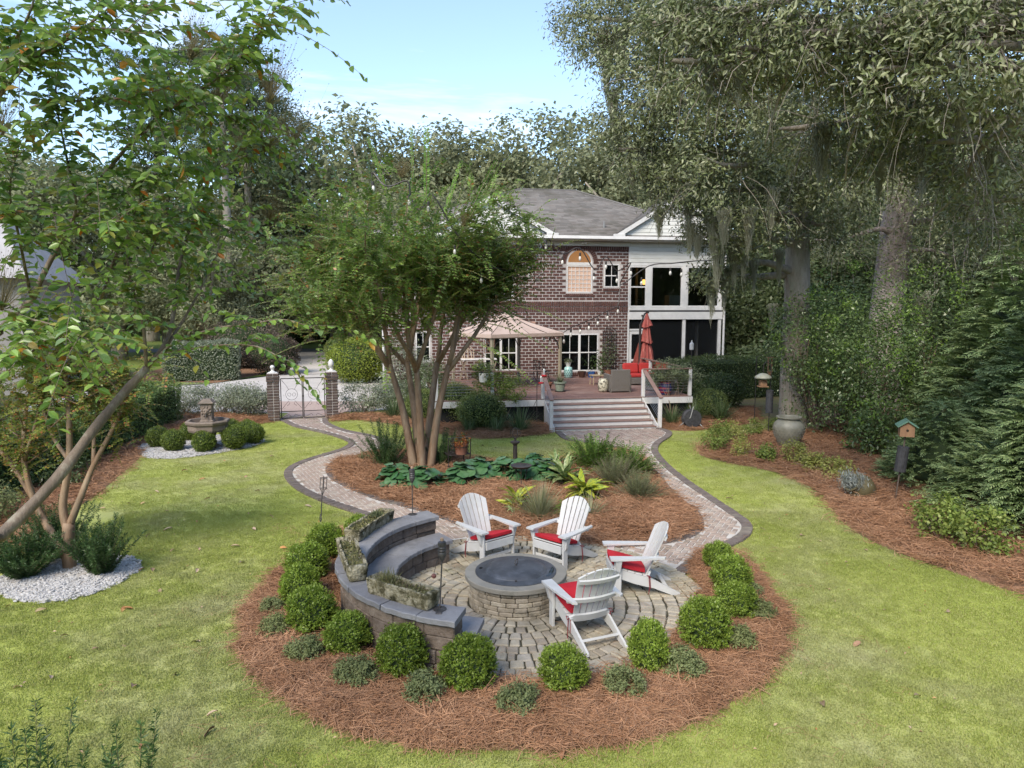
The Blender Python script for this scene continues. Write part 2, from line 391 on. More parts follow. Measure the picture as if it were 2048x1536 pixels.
ia = [k for k in range(len(pathR_l)) if pathR_l[k][1] <= 18.8]; ib = [k for k in range(len(pathL_in)) if pathL_in[k][1] < 18.06]
arc = [(PATIO[0] + 2.6 * math.cos(a), PATIO[1] + 2.6 * math.sin(a)) for a in np.linspace(R(60), R(80), 4)]
ISLAND = np.concatenate([island_top[:-1], pathR_l[ia], np.array(arc), pathL_in[ib][::-1]])
mound('mulch_bed', ISLAND, .09, STRAW_M, seed=3)
right_edge = cr([(5.2, 19.3), (5.06, 18.7), (5.46, 17.88), (6.11, 17.15), (6.51, 16.28), (6.61, 15.15), (6.42, 13.98), (6.16, 12.97), (6.11, 12.09), (6.22, 11.32), (6.47, 10.75), (6.69, 10.23), (7.12, 9.49), (8.2, 8.2)], 4)
RIGHT = np.concatenate([right_edge, np.array([(16, 6), (19, 22), (17, 30), (11.5, 29), (9.6, 25), (8.6, 22.6), (7.3, 21.5), (6.6, 21.6), (5.93, 20.85), (5.3, 19.7)])])
mound('mulch_bed', RIGHT, .07, STRAW_M, step=.2, seed=4)
left_edge = cr([(-8.6, 8.2), (-8.2, 9.6), (-8.1, 10.86), (-8.02, 11.09), (-8.19, 11.69), (-8.59, 13.29), (-8.67, 13.98), (-8.87, 14.94), (-9.31, 16.53), (-9.67, 17.88), (-9.95, 18.7), (-10.5, 19.6), (-10.6, 20.9), (-10.1, 22.4), (-9.1, 23.4), (-8.25, 24.2)], 4)
LEFT = np.concatenate([left_edge, np.array([(-8.5, 25.4), (-14.5, 27), (-17, 20), (-15, 8), (-9.6, 7.4)])])
mound('mulch_bed', LEFT, .06, STRAW_M, step=.2, seed=5)
deck_edge = cr([(-6.3, 24.35), (-5.67, 24.6), (-5.1, 24.5), (-3.53, 23.4), (-2.54, 22.15), (-1.21, 21.25), (-.2, 21.22), (.8, 21.8), (1.33, 22.2)], 4)
DECKBED = np.concatenate([deck_edge, np.array([(1.4, 23.2), (-.5, 24.5), (-4.5, 25.6), (-6.4, 25.6)])])
mound('mulch_bed', DECKBED, .06, STRAW_M, step=.16, seed=6)
STEPBED = np.concatenate([cr([(4.95, 22.75), (5.4, 22.45), (6.3, 22.65), (7.3, 23.3), (8.5, 24.2)], 4), np.array([(9.5, 27.5), (7, 28), (5.1, 25)])])
mound('mulch_bed', STEPBED, .05, STRAW_M, step=.16, seed=7)
def ell(c, a, b, n=40, ph=0): return np.array([(c[0] + a * math.cos(t + ph), c[1] + b * math.sin(t + ph)) for t in np.linspace(0, 2 * math.pi, n, endpoint=False)])
GRAV1 = cr([(-7.5, 9.9), (-7.0, 9.45), (-6.5, 9.25), (-6.0, 9.37), (-5.74, 9.76), (-5.68, 10.33), (-5.81, 10.64), (-6.18, 10.97), (-6.82, 11.0), (-7.34, 10.6)], 4, True)
GRAV2 = cr([(-10.1, 18.95), (-9.53, 18.36), (-8.87, 18.3), (-8.19, 18.8), (-7.63, 19.5), (-7.3, 20.33), (-7.55, 21.1), (-8.5, 21.6), (-9.7, 21.5), (-10.5, 20.6), (-10.6, 19.6)], 4, True)
STONE_M = M('marble_chips', (1, 1, 1), (.8, .8, .8), rough=.7, isl=[(.58, .57, .56), (.44, .43, .43), (.64, .63, .61), (.3, .29, .28), (.54, .52, .5)], scale=14)
GBASE_M = M('gravel_dust', (.55, .53, .51), (.25, .22, .2), rough=.95, scale=18, spec=.1, bump=.6)
mound('gravel_bed', GRAV1, .03, GBASE_M, step=.12, seed=8); mound('gravel_bed', GRAV2, .03, GBASE_M, step=.14, seed=9)

# driveway, road and verges beyond the gate
sheet('driveway', [(-19, 26.6), (-8.2, 26.2), (-6.2, 26.6), (-4.2, 27.2), (-5.2, 33), (-8.6, 40), (-11.6, 47), (-13.6, 55), (-15.8, 61), (-20.5, 61), (-18, 54.5), (-14.6, 47.5), (-13.4, 41), (-15.5, 36), (-20, 32.5)], .02, CONC_M)
APRON_M = M('brick_apron', (.34, .25, .22), (.42, .33, .29), rough=.9, scale=12)
sheet('driveway', [(-10.6, 26.3), (-5.2, 26.55), (-5.6, 29.4), (-10.6, 29.4)], .028, APRON_M)
sheet('driveway', [(-8.15, 24.35), (-6.45, 24.9), (-6.3, 26.7), (-8.4, 26.7)], .024, APRON_M)
sheet('road', [(-90, 61), (60, 61), (60, 66), (-90, 66)], .015, M('asphalt', (.13, .13, .135), (.18, .18, .18), rough=.9, scale=2))
FAR_LAWN = M('far_turf', (.17, .23, .05), (.22, .26, .08), rough=.95, scale=.4, spec=.1)
sheet('verge', [(-22, 33.5), (-16, 36.3), (-13.9, 41), (-15, 47), (-18.3, 54), (-21, 61), (-40, 61), (-40, 33.5)], .008, FAR_LAWN)
sheet('verge', [(-4.5, 36), (-8.4, 41), (-11.2, 47.5), (-13.2, 55), (-15.4, 60.8), (0, 60.8), (0, 38)], .008, FAR_LAWN)
sheet('far_lawn', [(-60, 66.2), (40, 66.2), (40, 110), (-60, 110)], .006, FAR_LAWN)
sheet('mulch_bed', [(-21, 38), (-15.4, 36.6), (-14.6, 41), (-15.6, 46), (-18.7, 53), (-24, 53)], .014, STRAW_M)
sheet('side_lawn', [(6.6, 21.7), (7.3, 21.6), (8.5, 22.8), (9.4, 25), (11.3, 29), (13, 36), (7, 31), (7.5, 25), (6.9, 22.8)], .006, M('mossy_ground', (.16, .16, .06), (.2, .15, .09), rough=.95, scale=1.5, spec=.1))

# ------------------------------------------------------------------ paving: herringbone brick paths, ringed pavers
BRICK_M = M('path_brick', (1, 1, 1), (.7, .7, .7), rough=.85, isl=[(.35, .26, .22), (.41, .32, .27), (.31, .23, .2), (.45, .37, .31), (.38, .3, .25), (.4, .32, .28)], rnd=[(.32, .23, .19), (.39, .29, .24), (.28, .21, .18), (.43, .35, .29)], scale=9, bump=.35, bscale=60, spec=.25,
            stain=[((.42, .38, .33), 3, (.5, .75)), ((.14, .13, .08), 1.1, (.58, .75))])
EDGE_M = M('edging_brick', (1, 1, 1), (.7, .7, .7), rough=.85, isl=[(.16, .13, .12), (.22, .18, .165), (.13, .11, .1), (.26, .215, .19)], rnd=[(.14, .115, .105), (.25, .205, .18)], scale=9, bump=.4, bscale=60, spec=.25, stain=(.24, .22, .17), sscale=1.2, spos=(.55, .75))
PAVER_M = M('tumbled_paver', (1, 1, 1), (.74, .73, .7), rough=.8, isl=[(.43, .38, .28), (.5, .44, .33), (.36, .32, .25), (.45, .42, .36), (.29, .24, .18), (.53, .47, .35), (.41, .37, .29)],
            rnd=[(.42, .37, .28), (.55, .49, .37), (.33, .29, .22), (.46, .43, .38), (.25, .2, .15), (.52, .46, .34)], scale=7, bump=.5, bscale=45, spec=.3,
            stain=[((.16, .14, .09), .9, (.52, .74)), ((.15, .16, .07), 2.4, (.6, .78))])
rng = np.random.default_rng(11)
def herringbone(poly, ang, l=.2, w=.1):
    """centres and headings of bricks in a 2:1 herringbone"""
    lo, hi = poly.min(0), poly.max(0); ctr = (lo + hi) / 2; n = int(np.linalg.norm(hi - lo) / (2 * w)) + 6; out = []
    for k in range(-2 * n, 2 * n):
        for m in range(-n // 2 - 2, n // 2 + 2):
            # step k moves one brick width along the diagonal, m one full period (four widths) across
            bx, by = k * w + m * 4 * w, k * w
            out.append((bx + l / 2, by + w / 2, 0)); out.append((bx + 2 * w + w / 2, by - w + l / 2 + 0, 1))
    A = np.array(out); c, s = math.cos(ang), math.sin(ang)
    q = A[:, :2] - np.array([0, 0]); P = np.stack([q[:, 0] * c - q[:, 1] * s, q[:, 0] * s + q[:, 1] * c], 1) + ctr
    return P, A[:, 2] * (math.pi / 2) + ang
def brick_box(m, x, y, a, l, w, z0, z1, ch, tilt=(0, 0)):
    m.box((x, y, (z0 + z1) / 2), (l, w, z1 - z0), ch, (tilt[0], tilt[1], a))
def lay(parent, name, items, mat, limit, ch):
    """items: (centre, builder). nearest ones become parts, the rest one joined part"""
    items.sort(key=lambda t: t[0][0] ** 2 + t[0][1] ** 2 + (t[0][2] - 4) ** 2)
    for c, fn in items[:limit]:
        m = MB(); fn(m, ch); m.v = [(v[0] - c[0], v[1] - c[1], v[2] - c[2]) for v in m.v]
        o = m.build(name, mat, parent); o.location = c
    if len(items) > limit:
        m = MB()
        for c, fn in items[limit:]: fn(m, ch * .8)
        m.build(name, mat, parent, kind='stuff')
def make_path(poly, eL, eR, ang, seed):
    r_ = np.random.default_rng(seed)
    p = sheet('path', [tuple(q) for q in poly], .028, MORTAR_M)
    P, A = herringbone(poly, ang); ok = inside(poly, P); d, _ = edge_dist(poly, P)
    dE = np.minimum(edge_dist(eL, P, False)[0], edge_dist(eR, P, False)[0]); rr = np.hypot(P[:, 0] - PATIO[0], P[:, 1] - PATIO[1])
    ok &= (dE > .235) & (d > .02) & (rr > PATIO_R + .09)
    items = []
    for (x, y), a in zip(P[ok], A[ok]):
        t = tuple(r_.normal(size=2) * .012); dz = r_.normal() * .002; da = r_.normal() * .02; l_, w_ = .179 + r_.normal() * .003, .08 + r_.normal() * .002
        items.append(((x, y, .036), lambda m, ch, x=x, y=y, a=a + da, t=t, dz=dz, l_=l_, w_=w_: brick_box(m, x, y, a, l_, w_, .0, .042 + dz, ch, t)))
    lay(p, 'brick', items, BRICK_M, 300, .006)
    items = []
    for E_ in (eL, eR):
        seg = np.diff(E_, axis=0); ln = np.hypot(*seg.T); cum = np.concatenate([[0], np.cumsum(ln)])
        mid = np.concatenate([eL, eR]).mean(0)
        for s_ in np.arange(.05, cum[-1] - .03, .08):
            k = min(np.searchsorted(cum, s_) - 1, len(seg) - 1); f = (s_ - cum[k]) / ln[k]; q = E_[k] + seg[k] * f; tg = seg[k] / ln[k]; nv = np.array([-tg[1], tg[0]])
            if not inside(poly, [q + nv * .1])[0]: nv = -nv
            c = q + nv * .096
            if math.hypot(c[0] - PATIO[0], c[1] - PATIO[1]) < PATIO_R + .02: continue
            a = math.atan2(nv[1], nv[0]) + r_.normal() * .03; dz = r_.normal() * .003
            items.append(((c[0], c[1], .04), lambda m, ch, c=c, a=a, dz=dz: brick_box(m, c[0], c[1], a, .19, .068, 0, .05 + dz, ch)))
    lay(p, 'edging_brick', items, EDGE_M, 240, .005)
    return p
make_path(PATHL, pathL_out, pathL_in, R(28), 21)
make_path(PATHR, pathR_l, pathR_r, R(62), 22)

def wedge(c, r0, r1, a0, a1): return [(c[0] + r * math.cos(a), c[1] + r * math.sin(a)) for r, a in ((r0, a0), (r1, a0), (r1, a1), (r0, a1))]
patio = sheet('patio', [tuple(q) for q in ell(PATIO, PATIO_R + .02, PATIO_R + .02, 72)], .032, SAND_M)
items = []; r0 = .64; ring = 0
while r0 < PATIO_R + .3:
    wd = .168 + rng.normal() * .004; a = rng.random() * 6
    end = a + 2 * math.pi
    while a < end - .02:
        ln = rng.choice([.11, .14, .175], p=[.35, .4, .25]); da = min(ln / (r0 + wd / 2), end - a)
        if (end - a - da) * r0 < .09: da = end - a
        am = a + da / 2; x, y = PIT[0] + (r0 + wd / 2) * math.cos(am), PIT[1] + (r0 + wd / 2) * math.sin(am)
        rc = math.hypot(x - CW[0], y - CW[1]); ac = math.degrees(math.atan2(y - CW[1], x - CW[0])) % 360
        if math.hypot(x - PATIO[0], y - PATIO[1]) < PATIO_R - .02 and not (rc > 1.62 and 127 < ac < 255):
            g = .0085; t = rng.normal() * .005; j = rng.normal(size=8) * .006
            q = wedge(PIT, r0 + g, r0 + wd - g, a + g / r0, a + da - g / r0); q = [(p[0] + j[2 * i], p[1] + j[2 * i + 1]) for i, p in enumerate(q)]
            items.append(((x, y, .045), lambda m, ch, q=q, t=t: m.prism(q, .0, .055 + t, ch)))
        a += da
    r0 += wd
lay(patio, 'paver', items, PAVER_M, 300, .012)

# ------------------------------------------------------------------ brick house
TH = R(9.5); HO = (2.81, 31.51)
def hw(u, v, z=0.): return (HO[0] + u * math.cos(TH) - v * math.sin(TH), HO[1] + u * math.sin(TH) + v * math.cos(TH), z)
HB_M = M('house_brick', (1, 1, 1), (.72, .72, .72), rough=.85, isl=[(.085, .042, .036), (.13, .06, .05), (.065, .035, .033), (.16, .085, .07), (.1, .052, .045)], rnd=[(.075, .04, .036), (.15, .075, .06), (.11, .055, .047)], scale=10, spec=.25)
HM_M = M('house_mortar', (.48, .44, .42), (.39, .355, .34), rough=.95, scale=3, spec=.1)
SHING_M = M('roof_shingle', (1, 1, 1), (.75, .74, .72), rough=.95, isl=[(.18, .17, .162), (.23, .215, .205), (.15, .142, .136), (.21, .19, .178)], scale=.5, spec=.15, stain=(.1, .095, .08), sscale=.5, spos=(.5, .75))
SIDE_M = M('white_siding', (.66, .66, .63), (.58, .58, .55), rough=.6, scale=1.2, stain=(.5, .5, .45), sscale=1, spos=(.55, .8))
GLASS = bpy.data.materials.new('window_glass'); GLASS.use_nodes = True
t_ = GLASS.node_tree; t_.nodes.clear(); o_ = t_.nodes.new('ShaderNodeOutputMaterial'); m_ = t_.nodes.new('ShaderNodeMixShader'); f_ = t_.nodes.new('ShaderNodeFresnel'); f_.inputs[0].default_value = 1.5
a_ = t_.nodes.new('ShaderNodeBsdfTransparent'); a_.inputs[0].default_value = (.72, .75, .75, 1); b_ = t_.nodes.new('ShaderNodeBsdfGlossy'); b_.inputs['Roughness'].default_value = .03
t_.links.new(f_.outputs[0], m_.inputs[0]); t_.links.new(a_.outputs[0], m_.inputs[1]); t_.links.new(b_.outputs[0], m_.inputs[2]); t_.links.new(m_.outputs[0], o_.inputs[0])
SCREEN = bpy.data.materials.new('insect_screen'); SCREEN.use_nodes = True
t_ = SCREEN.node_tree; t_.nodes.clear(); o_ = t_.nodes.new('ShaderNodeOutputMaterial'); m_ = t_.nodes.new('ShaderNodeMixShader'); m_.inputs[0].default_value = .34
a_ = t_.nodes.new('ShaderNodeBsdfTransparent'); b_ = t_.nodes.new('ShaderNodeBsdfDiffuse'); b_.inputs[0].default_value = (.02, .022, .024, 1)
t_.links.new(a_.outputs[0], m_.inputs[1]); t_.links.new(b_.outputs[0], m_.inputs[2]); t_.links.new(m_.outputs[0], o_.inputs[0])
BLIND_M = M('window_blind', (.14, .14, .145), (.2, .2, .2), rough=.6, scale=4)
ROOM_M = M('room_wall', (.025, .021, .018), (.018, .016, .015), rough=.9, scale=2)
ROOMTRIM = M('room_trim', (.42, .39, .35), rough=.7)
WARM_M = M('lit_room', (.5, .3, .17), (.42, .25, .14), rough=.9, scale=1.3, emis=((.9, .42, .16), .16))  # warm glow put into a panel in place of a lamplit room

house = thing('brick_house', 'two storey dark red brick house with white screened porch and hipped grey roof', 'house', (HO[0], HO[1], 0), TH)
U0, U1, UP = -8.3, 2.4, 6.85
wall = MB()
wins = [(-.42, .74, 4.56, 6.5), (1.28, 1.98, 4.8, 5.83), (-4.2, -2.82, 4.22, 5.83), (-.68, 1.06, 1.09, 2.76), (-4.05, -2.63, 1.17, 2.71), (-7.02, -6.4, 1.6, 2.88), (-7.0, -5.9, 4.22, 5.83)]
# brick shell as boxes between the openings
us = sorted({U0, U1, *[w for q in wins for w in q[:2]]}); zs = sorted({0., 6.6, *[w for q in wins for w in q[2:]]})
for i in range(len(us) - 1):
    for j in range(len(zs) - 1):
        uc, zc = (us[i] + us[i + 1]) / 2, (zs[j] + zs[j + 1]) / 2
        if any(q[0] < uc < q[1] and q[2] < zc < q[3] for q in wins): continue
        wall.add([(us[i], 0, zs[j]), (us[i + 1], 0, zs[j]), (us[i + 1], 0, zs[j + 1]), (us[i], 0, zs[j + 1])], [(0, 1, 2, 3)])
for q in wins:   # reveals
    a, b, c, d = q
    wall.add([(a, 0, c), (b, 0, c), (b, 0, d), (a, 0, d), (a, .14, c), (b, .14, c), (b, .14, d), (a, .14, d)], [(0, 4, 5, 1), (1, 5, 6, 2), (2, 6, 7, 3), (3, 7, 4, 0)])
wall.add([(U0, 0, 0), (U0, 10, 0), (U0, 10, 6.6), (U0, 0, 6.6), (UP, 10, 0), (UP, 10, 6.6), (UP, 4.2, 0), (UP, 4.2, 6.6)], [(0, 3, 2, 1), (1, 2, 5, 4), (4, 5, 7, 6)])
wo = wall.build('wall', HM_M, house)
# bricks laid on the front wall
items = []; CR_, BL = .1312, .302; row = 0; z = .3
def hid(u0, u1, z0, z1):
    if any(u1 > q[0] - .05 and u0 < q[1] + .05 and z1 > q[2] - .02 and z0 < q[3] + .02 for q in wins if q[3] != 6.5): return True
    if u1 > -.47 and u0 < .79 and z1 > 4.54 and z0 < 5.92: return True
    uc, zc = (u0 + u1) / 2, (z0 + z1) / 2
    return zc > 5.9 and math.hypot(uc - .16, zc - 5.9) < .84
while z < 6.35:
    if not (3.68 < z + CR_ / 2 < 4.2):
        u = U0 - (BL / 2 if row % 2 else 0)
        while u < U1:
            a, b = max(u, U0) + .022, min(u + BL, U1) - .022
            # clip against openings
            spans = [(a, b)]
            for q in wins:
                if z + .1 < q[2] - .04 or z > q[3] + .04 or q[3] == 6.5: continue
                ns = []
                for s0, s1 in spans:
                    if s1 <= q[0] - .06 or s0 >= q[1] + .06: ns.append((s0, s1))
                    else:
                        if s0 < q[0] - .06: ns.append((s0, q[0] - .07))
                        if s1 > q[1] + .06: ns.append((q[1] + .07, s1))
                spans = ns
            for s0, s1 in spans:
                if s1 - s0 > .07 and not hid(s0 + .02, s1 - .02, z, z + CR_):
                    pr = .016 + rng.random() * .008
                    items.append((hw((s0 + s1) / 2, 0, z), (s0, s1, z + .021, z + CR_ - .024, pr)))
            u += BL
    z += CR_; row += 1
def rowlock(u0, u1, z0, z1, pr=.03, w=.085):
    n = max(1, int((u1 - u0) / w)); w = (u1 - u0) / n
    for k in range(n): items.append((hw(u0 + (k + .5) * w, 0, z0), (u0 + k * w + .012, u0 + (k + 1) * w - .012, z0 + .01, z1 - .01, pr + rng.random() * .006)))
rowlock(U0, U1, 3.72, 3.95, .03, .1); rowlock(U0, U1, 3.96, 4.19, .034, .1); rowlock(U0, U1, 6.38, 6.59, .03, .1)
for q in wins: rowlock(q[0] - .05, q[1] + .05, q[2] - .17, q[2] - .03, .04)
n_single = 0
items.sort(key=lambda t: (t[0][0] - .8) ** 2 + (t[0][2] - 3.4) ** 2)
def bk(m, q): m.add([(q[0], .004, q[2]), (q[1], .004, q[2]), (q[1], .004, q[3]), (q[0], .004, q[3]), (q[0], -q[4], q[2]), (q[1], -q[4], q[2]), (q[1], -q[4], q[3]), (q[0], -q[4], q[3])], [(4, 5, 6, 7), (0, 1, 5, 4), (1, 2, 6, 5), (2, 3, 7, 6), (3, 0, 4, 7)])
for c, q in items[:300]:
    m = MB(); u, z_ = (q[0] + q[1]) / 2, (q[2] + q[3]) / 2; bk(m, (q[0] - u, q[1] - u, q[2] - z_, q[3] - z_, q[4])); o = m.build('brick', HB_M, wo); o.location = (u, 0, z_)
m = MB()
for c, q in items[300:]: bk(m, q)
for k in range(26):   # rowlock arch over the round headed window
    a = math.pi * (k + .5) / 26; da = math.pi / 26 * .4
    p = [(.16 + r * math.cos(a + s * da), 5.88 + r * math.sin(a + s * da)) for r, s in ((.63, -1), (.82, -1), (.82, 1), (.63, 1))]
    m.add([(x, .004, y) for x, y in p] + [(x, -.035, y) for x, y in p], [(7, 6, 5, 4), (0, 1, 5, 4), (1, 2, 6, 5), (2, 3, 7, 6), (3, 0, 4, 7)])
m.build('brick', HB_M, wo, kind='stuff')
arch_fill = MB()   # brick spandrels above the round head
pts = [(.16 + .6 * math.cos(a), 5.88 + .6 * math.sin(a)) for a in np.linspace(0, math.pi, 17)]
for k in range(16):
    (x0, y0), (x1, y1) = pts[k], pts[k + 1]
    arch_fill.add([(x0, .001, y0), (x0, .001, 6.5), (x1, .001, 6.5), (x1, .001, y1)], [(0, 1, 2, 3)])
arch_fill.build('spandrel', HM_M, house)

def window(parent, u0, u1, z0, z1, cols=1, rows=2, lights=(2, 1), blind=True, fw=.055, v=.0, pane_mat=None, double=False, name='window'):
    f = MB(); d = .06; vv = v + .02
    def bar(a, b, c, e, t=.05, vo=0): f.box(((a + b) / 2, vv + vo, (c + e) / 2), (b - a, t, e - c), .006)
    bar(u0, u1, z0, z0 + fw); bar(u0, u1, z1 - fw, z1); bar(u0, u0 + fw, z0 + fw, z1 - fw); bar(u1 - fw, u1, z0 + fw, z1 - fw)
    fo = f.build(name, WHITE, parent)
    units = [(u0 + fw, u1 - fw)] if not double else [(u0 + fw, (u0 + u1) / 2 - .05), ((u0 + u1) / 2 + .05, u1 - fw)]
    if double: q = MB(); q.box(((u0 + u1) / 2, vv - .002, (z0 + z1) / 2), (.1, .056, z1 - z0 - 2 * fw), .006); q.build('mullion', WHITE, fo)
    for a, b in units:
        zm = (z0 + z1) / 2
        if rows == 2: q = MB(); q.box(((a + b) / 2, vv + .01, zm), (b - a, .04, .05), .005); q.build('sash_rail', WHITE, fo)
        mu = MB(); nx, nz = lights
        for k in range(1, nx): mu.box((a + (b - a) * k / nx, vv + .022, (z0 + z1) / 2), (.024, .02, z1 - z0 - 2 * fw))
        for k in range(1, nz): mu.box(((a + b) / 2, vv + .024, z0 + fw + (z1 - z0 - 2 * fw) * k / nz), (b - a, .02, .024))
        if mu.v: mu.build('muntin', WHITE, fo)
        q = MB(); q.box(((a + b) / 2, vv + .04, (z0 + z1) / 2), (b - a, .008, z1 - z0 - 2 * fw)); q.build('pane', pane_mat or GLASS, fo)
        if blind:
            bl = MB(); n = int((z1 - z0) / .06)
            for k in range(n): bl.box(((a + b) / 2, vv + .11, z0 + .06 + k * .06), (b - a - .02, .05, .005), 0, (R(-50), 0, 0))
            bl.build('blind', BLIND_M, fo, kind='stuff')
            q = MB(); q.box(((a + b) / 2, vv + .3, (z0 + z1) / 2), (b - a + .1, .01, z1 - z0)); q.build('room_dark_panel', ROOM_M, fo)  # near-black panel behind the blind stands in for the dim room
    return fo
window(house, 1.28, 1.98, 4.8, 5.83, rows=2)
window(house, -4.2, -2.82, 4.22, 5.83, double=True)
window(house, -7.0, -5.9, 4.22, 5.83)
window(house, -.68, 1.06, 1.09, 2.76, double=True)
window(house, -4.05, -2.63, 1.17, 2.71, double=True)
window(house, -7.02, -6.4, 1.6, 2.88)
aw = window(house, -.42, .74, 4.56, 5.75, rows=1, lights=(6, 6), blind=False, pane_mat=M('glass_block', (.46, .36, .3), (.36, .3, .26), rough=.15, scale=5, emis=((.75, .36, .18), .1)), name='arched_window')  # pane itself glows faintly, the warm room light put into its material
q = MB(); q.box((.16, .018, 5.82), (1.16, .06, .13), .006); q.build('transom', WHITE, aw)
q = MB(); n = 18; pa = [(.16 + .58 * math.cos(a), 5.885 + .58 * math.sin(a)) for a in np.linspace(0, math.pi, n)]; pb = [(.16 + .52 * math.cos(a), 5.885 + .52 * math.sin(a)) for a in np.linspace(0, math.pi, n)]
for k in range(n - 1): q.hexa([(pb[k][0], -.005, pb[k][1]), (pa[k][0], -.005, pa[k][1]), (pa[k][0], .045, pa[k][1]), (pb[k][0], .045, pb[k][1]), (pb[k + 1][0], -.005, pb[k + 1][1]), (pa[k + 1][0], -.005, pa[k + 1][1]), (pa[k + 1][0], .045, pa[k + 1][1]), (pb[k + 1][0], .045, pb[k + 1][1])])
q.build('arch_trim', WHITE, aw)
q = MB(); q.add([(x, .05, y) for x, y in pb], [tuple(range(n))]); q.build('fanlight_pane', GLASS, aw)
q = MB(); q.box((.16, .5, 5.6), (1.6, .02, 2.2)); q.build('lit_room', WARM_M, aw)

# white porch, two bays high
def boards(parent, name, specs, mat=WHITE, ch=.006):
    for (a, b, v0, v1, c, d) in specs:
        m = MB(); m.hexa([(a, v0, c), (b, v0, c), (b, v1, c), (a, v1, c), (a, v0, d), (b, v0, d), (b, v1, d), (a, v1, d)], ch); m.build(name, mat, parent)
boards(house, 'porch_post', [(2.4, 2.47, -.03, .1, .88, 6.6), (6.72, 6.86, -.03, .12, .88, 5.78), (3.28, 3.42, -.028, .1, .88, 3.4), (5.0, 5.14, -.028, .1, .88, 3.4), (3.26, 3.46, -.03, .1, 3.9, 5.76), (4.94, 5.17, -.03, .1, 3.9, 5.76)])
boards(house, 'porch_beam', [(2.47, 6.9, -.06, .12, 3.38, 3.72), (2.47, 6.9, -.05, .12, 3.79, 3.93), (2.47, 6.86, -.02, .12, 5.76, 5.9), (2.47, 6.72, -.02, .1, .7, .95)])
q = MB(); q.box((4.68, -.01, 3.755), (4.36, .1, .066)); q.build('gap_strip', M('dark_gap', (.03, .03, .03)), house)  # near-black strip fills the gap between the two porch beams
boards(house, 'siding_board', [(2.47, 6.86, -.034 + .0, .05, 5.905 + k * .17, 5.905 + k * .17 + .166) for k in range(5)], SIDE_M, .01)
for a, b in ((2.47, 3.26), (3.46, 4.94), (5.17, 6.72)):
    f = MB()
    for x0, x1, c, d in ((a, a + .06, 3.935, 5.755), (b - .06, b, 3.935, 5.755), (a + .06, b - .06, 3.935, 4.0), (a + .06, b - .06, 5.69, 5.755)): f.box(((x0 + x1) / 2, .02, (c + d) / 2), (x1 - x0, .06, d - c), .005)
    if a == 2.47: f.box(((a + b) / 2, .022, 4.83), (b - a - .12, .05, .06))
    fo = f.build('porch_window', WHITE, house); g = MB(); g.box(((a + b) / 2, .04, 4.845), (b - a - .1, .006, 1.72)); g.build('pane', GLASS, fo)
for a, b in ((2.47, 3.28), (3.42, 5.0), (5.14, 6.72)):
    g = MB(); g.box(((a + b) / 2, .05, 2.165), (b - a, .004, 2.43)); g.build('insect_screen', SCREEN, house)
sd = MB()   # screen door frame
for x0, x1, c, d in ((2.5, 2.6, .95, 2.85), (3.15, 3.25, .95, 2.85), (2.6, 3.15, 2.72, 2.85), (2.6, 3.15, 1.5, 1.6), (2.6, 3.15, .95, 1.1), (2.47, 3.28, 2.88, 2.96)): sd.box(((x0 + x1) / 2, .02, (c + d) / 2), (x1 - x0, .05, d - c), .005)
sd.build('screen_door', WHITE, house)
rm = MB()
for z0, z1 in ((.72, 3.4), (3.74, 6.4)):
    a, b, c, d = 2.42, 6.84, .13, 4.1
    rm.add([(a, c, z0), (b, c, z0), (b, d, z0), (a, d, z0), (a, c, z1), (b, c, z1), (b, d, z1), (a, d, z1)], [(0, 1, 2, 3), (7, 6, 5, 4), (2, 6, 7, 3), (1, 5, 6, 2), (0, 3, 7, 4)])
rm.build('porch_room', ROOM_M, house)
boards(house, 'room_trim', [(4.0, 4.12, 3.6, 4.05, 3.75, 6.2), (4.5, 4.6, 3.6, 4.05, 3.75, 6.2), (4.12, 4.5, 3.9, 4.05, 4.9, 4.96), (5.6, 5.72, 1.2, 1.35, .9, 3.3), (6.2, 6.32, 1.2, 1.35, .9, 3.3), (3.7, 3.8, 3.6, 4.0, .9, 2.6), (4.6, 4.75, 3.6, 4.0, .9, 2.6), (3.8, 4.6, 3.6, 4.0, 2.5, 2.6), (5.3, 6.3, 2.4, 3.0, 3.8, 4.5)], ROOMTRIM)
LAMP_M = M('lamp_glow', (.9, .5, .15), emis=((1, .45, .1), 1.6))
lp = thing('table_lamp', 'small lit lamp with an orange shade behind the upper porch window', 'lamp', hw(4.05, 2.6, 4.3), TH)
q = MB(); q.lathe([(.17, .72), (.1, .95)], 14); q.build('lamp_shade', LAMP_M, lp)
q = MB(); q.lathe([(.09, 0), (.03, .06), (.02, .3), (.05, .5), (.012, .72)], 10); q.build('stem', IRON, lp)
q = MB(); q.lathe([(.02, -.56), (.02, -.02), (.3, -.02), (.3, 0), (.02, 0)], 14); q.build('stand', ROOMTRIM, lp)
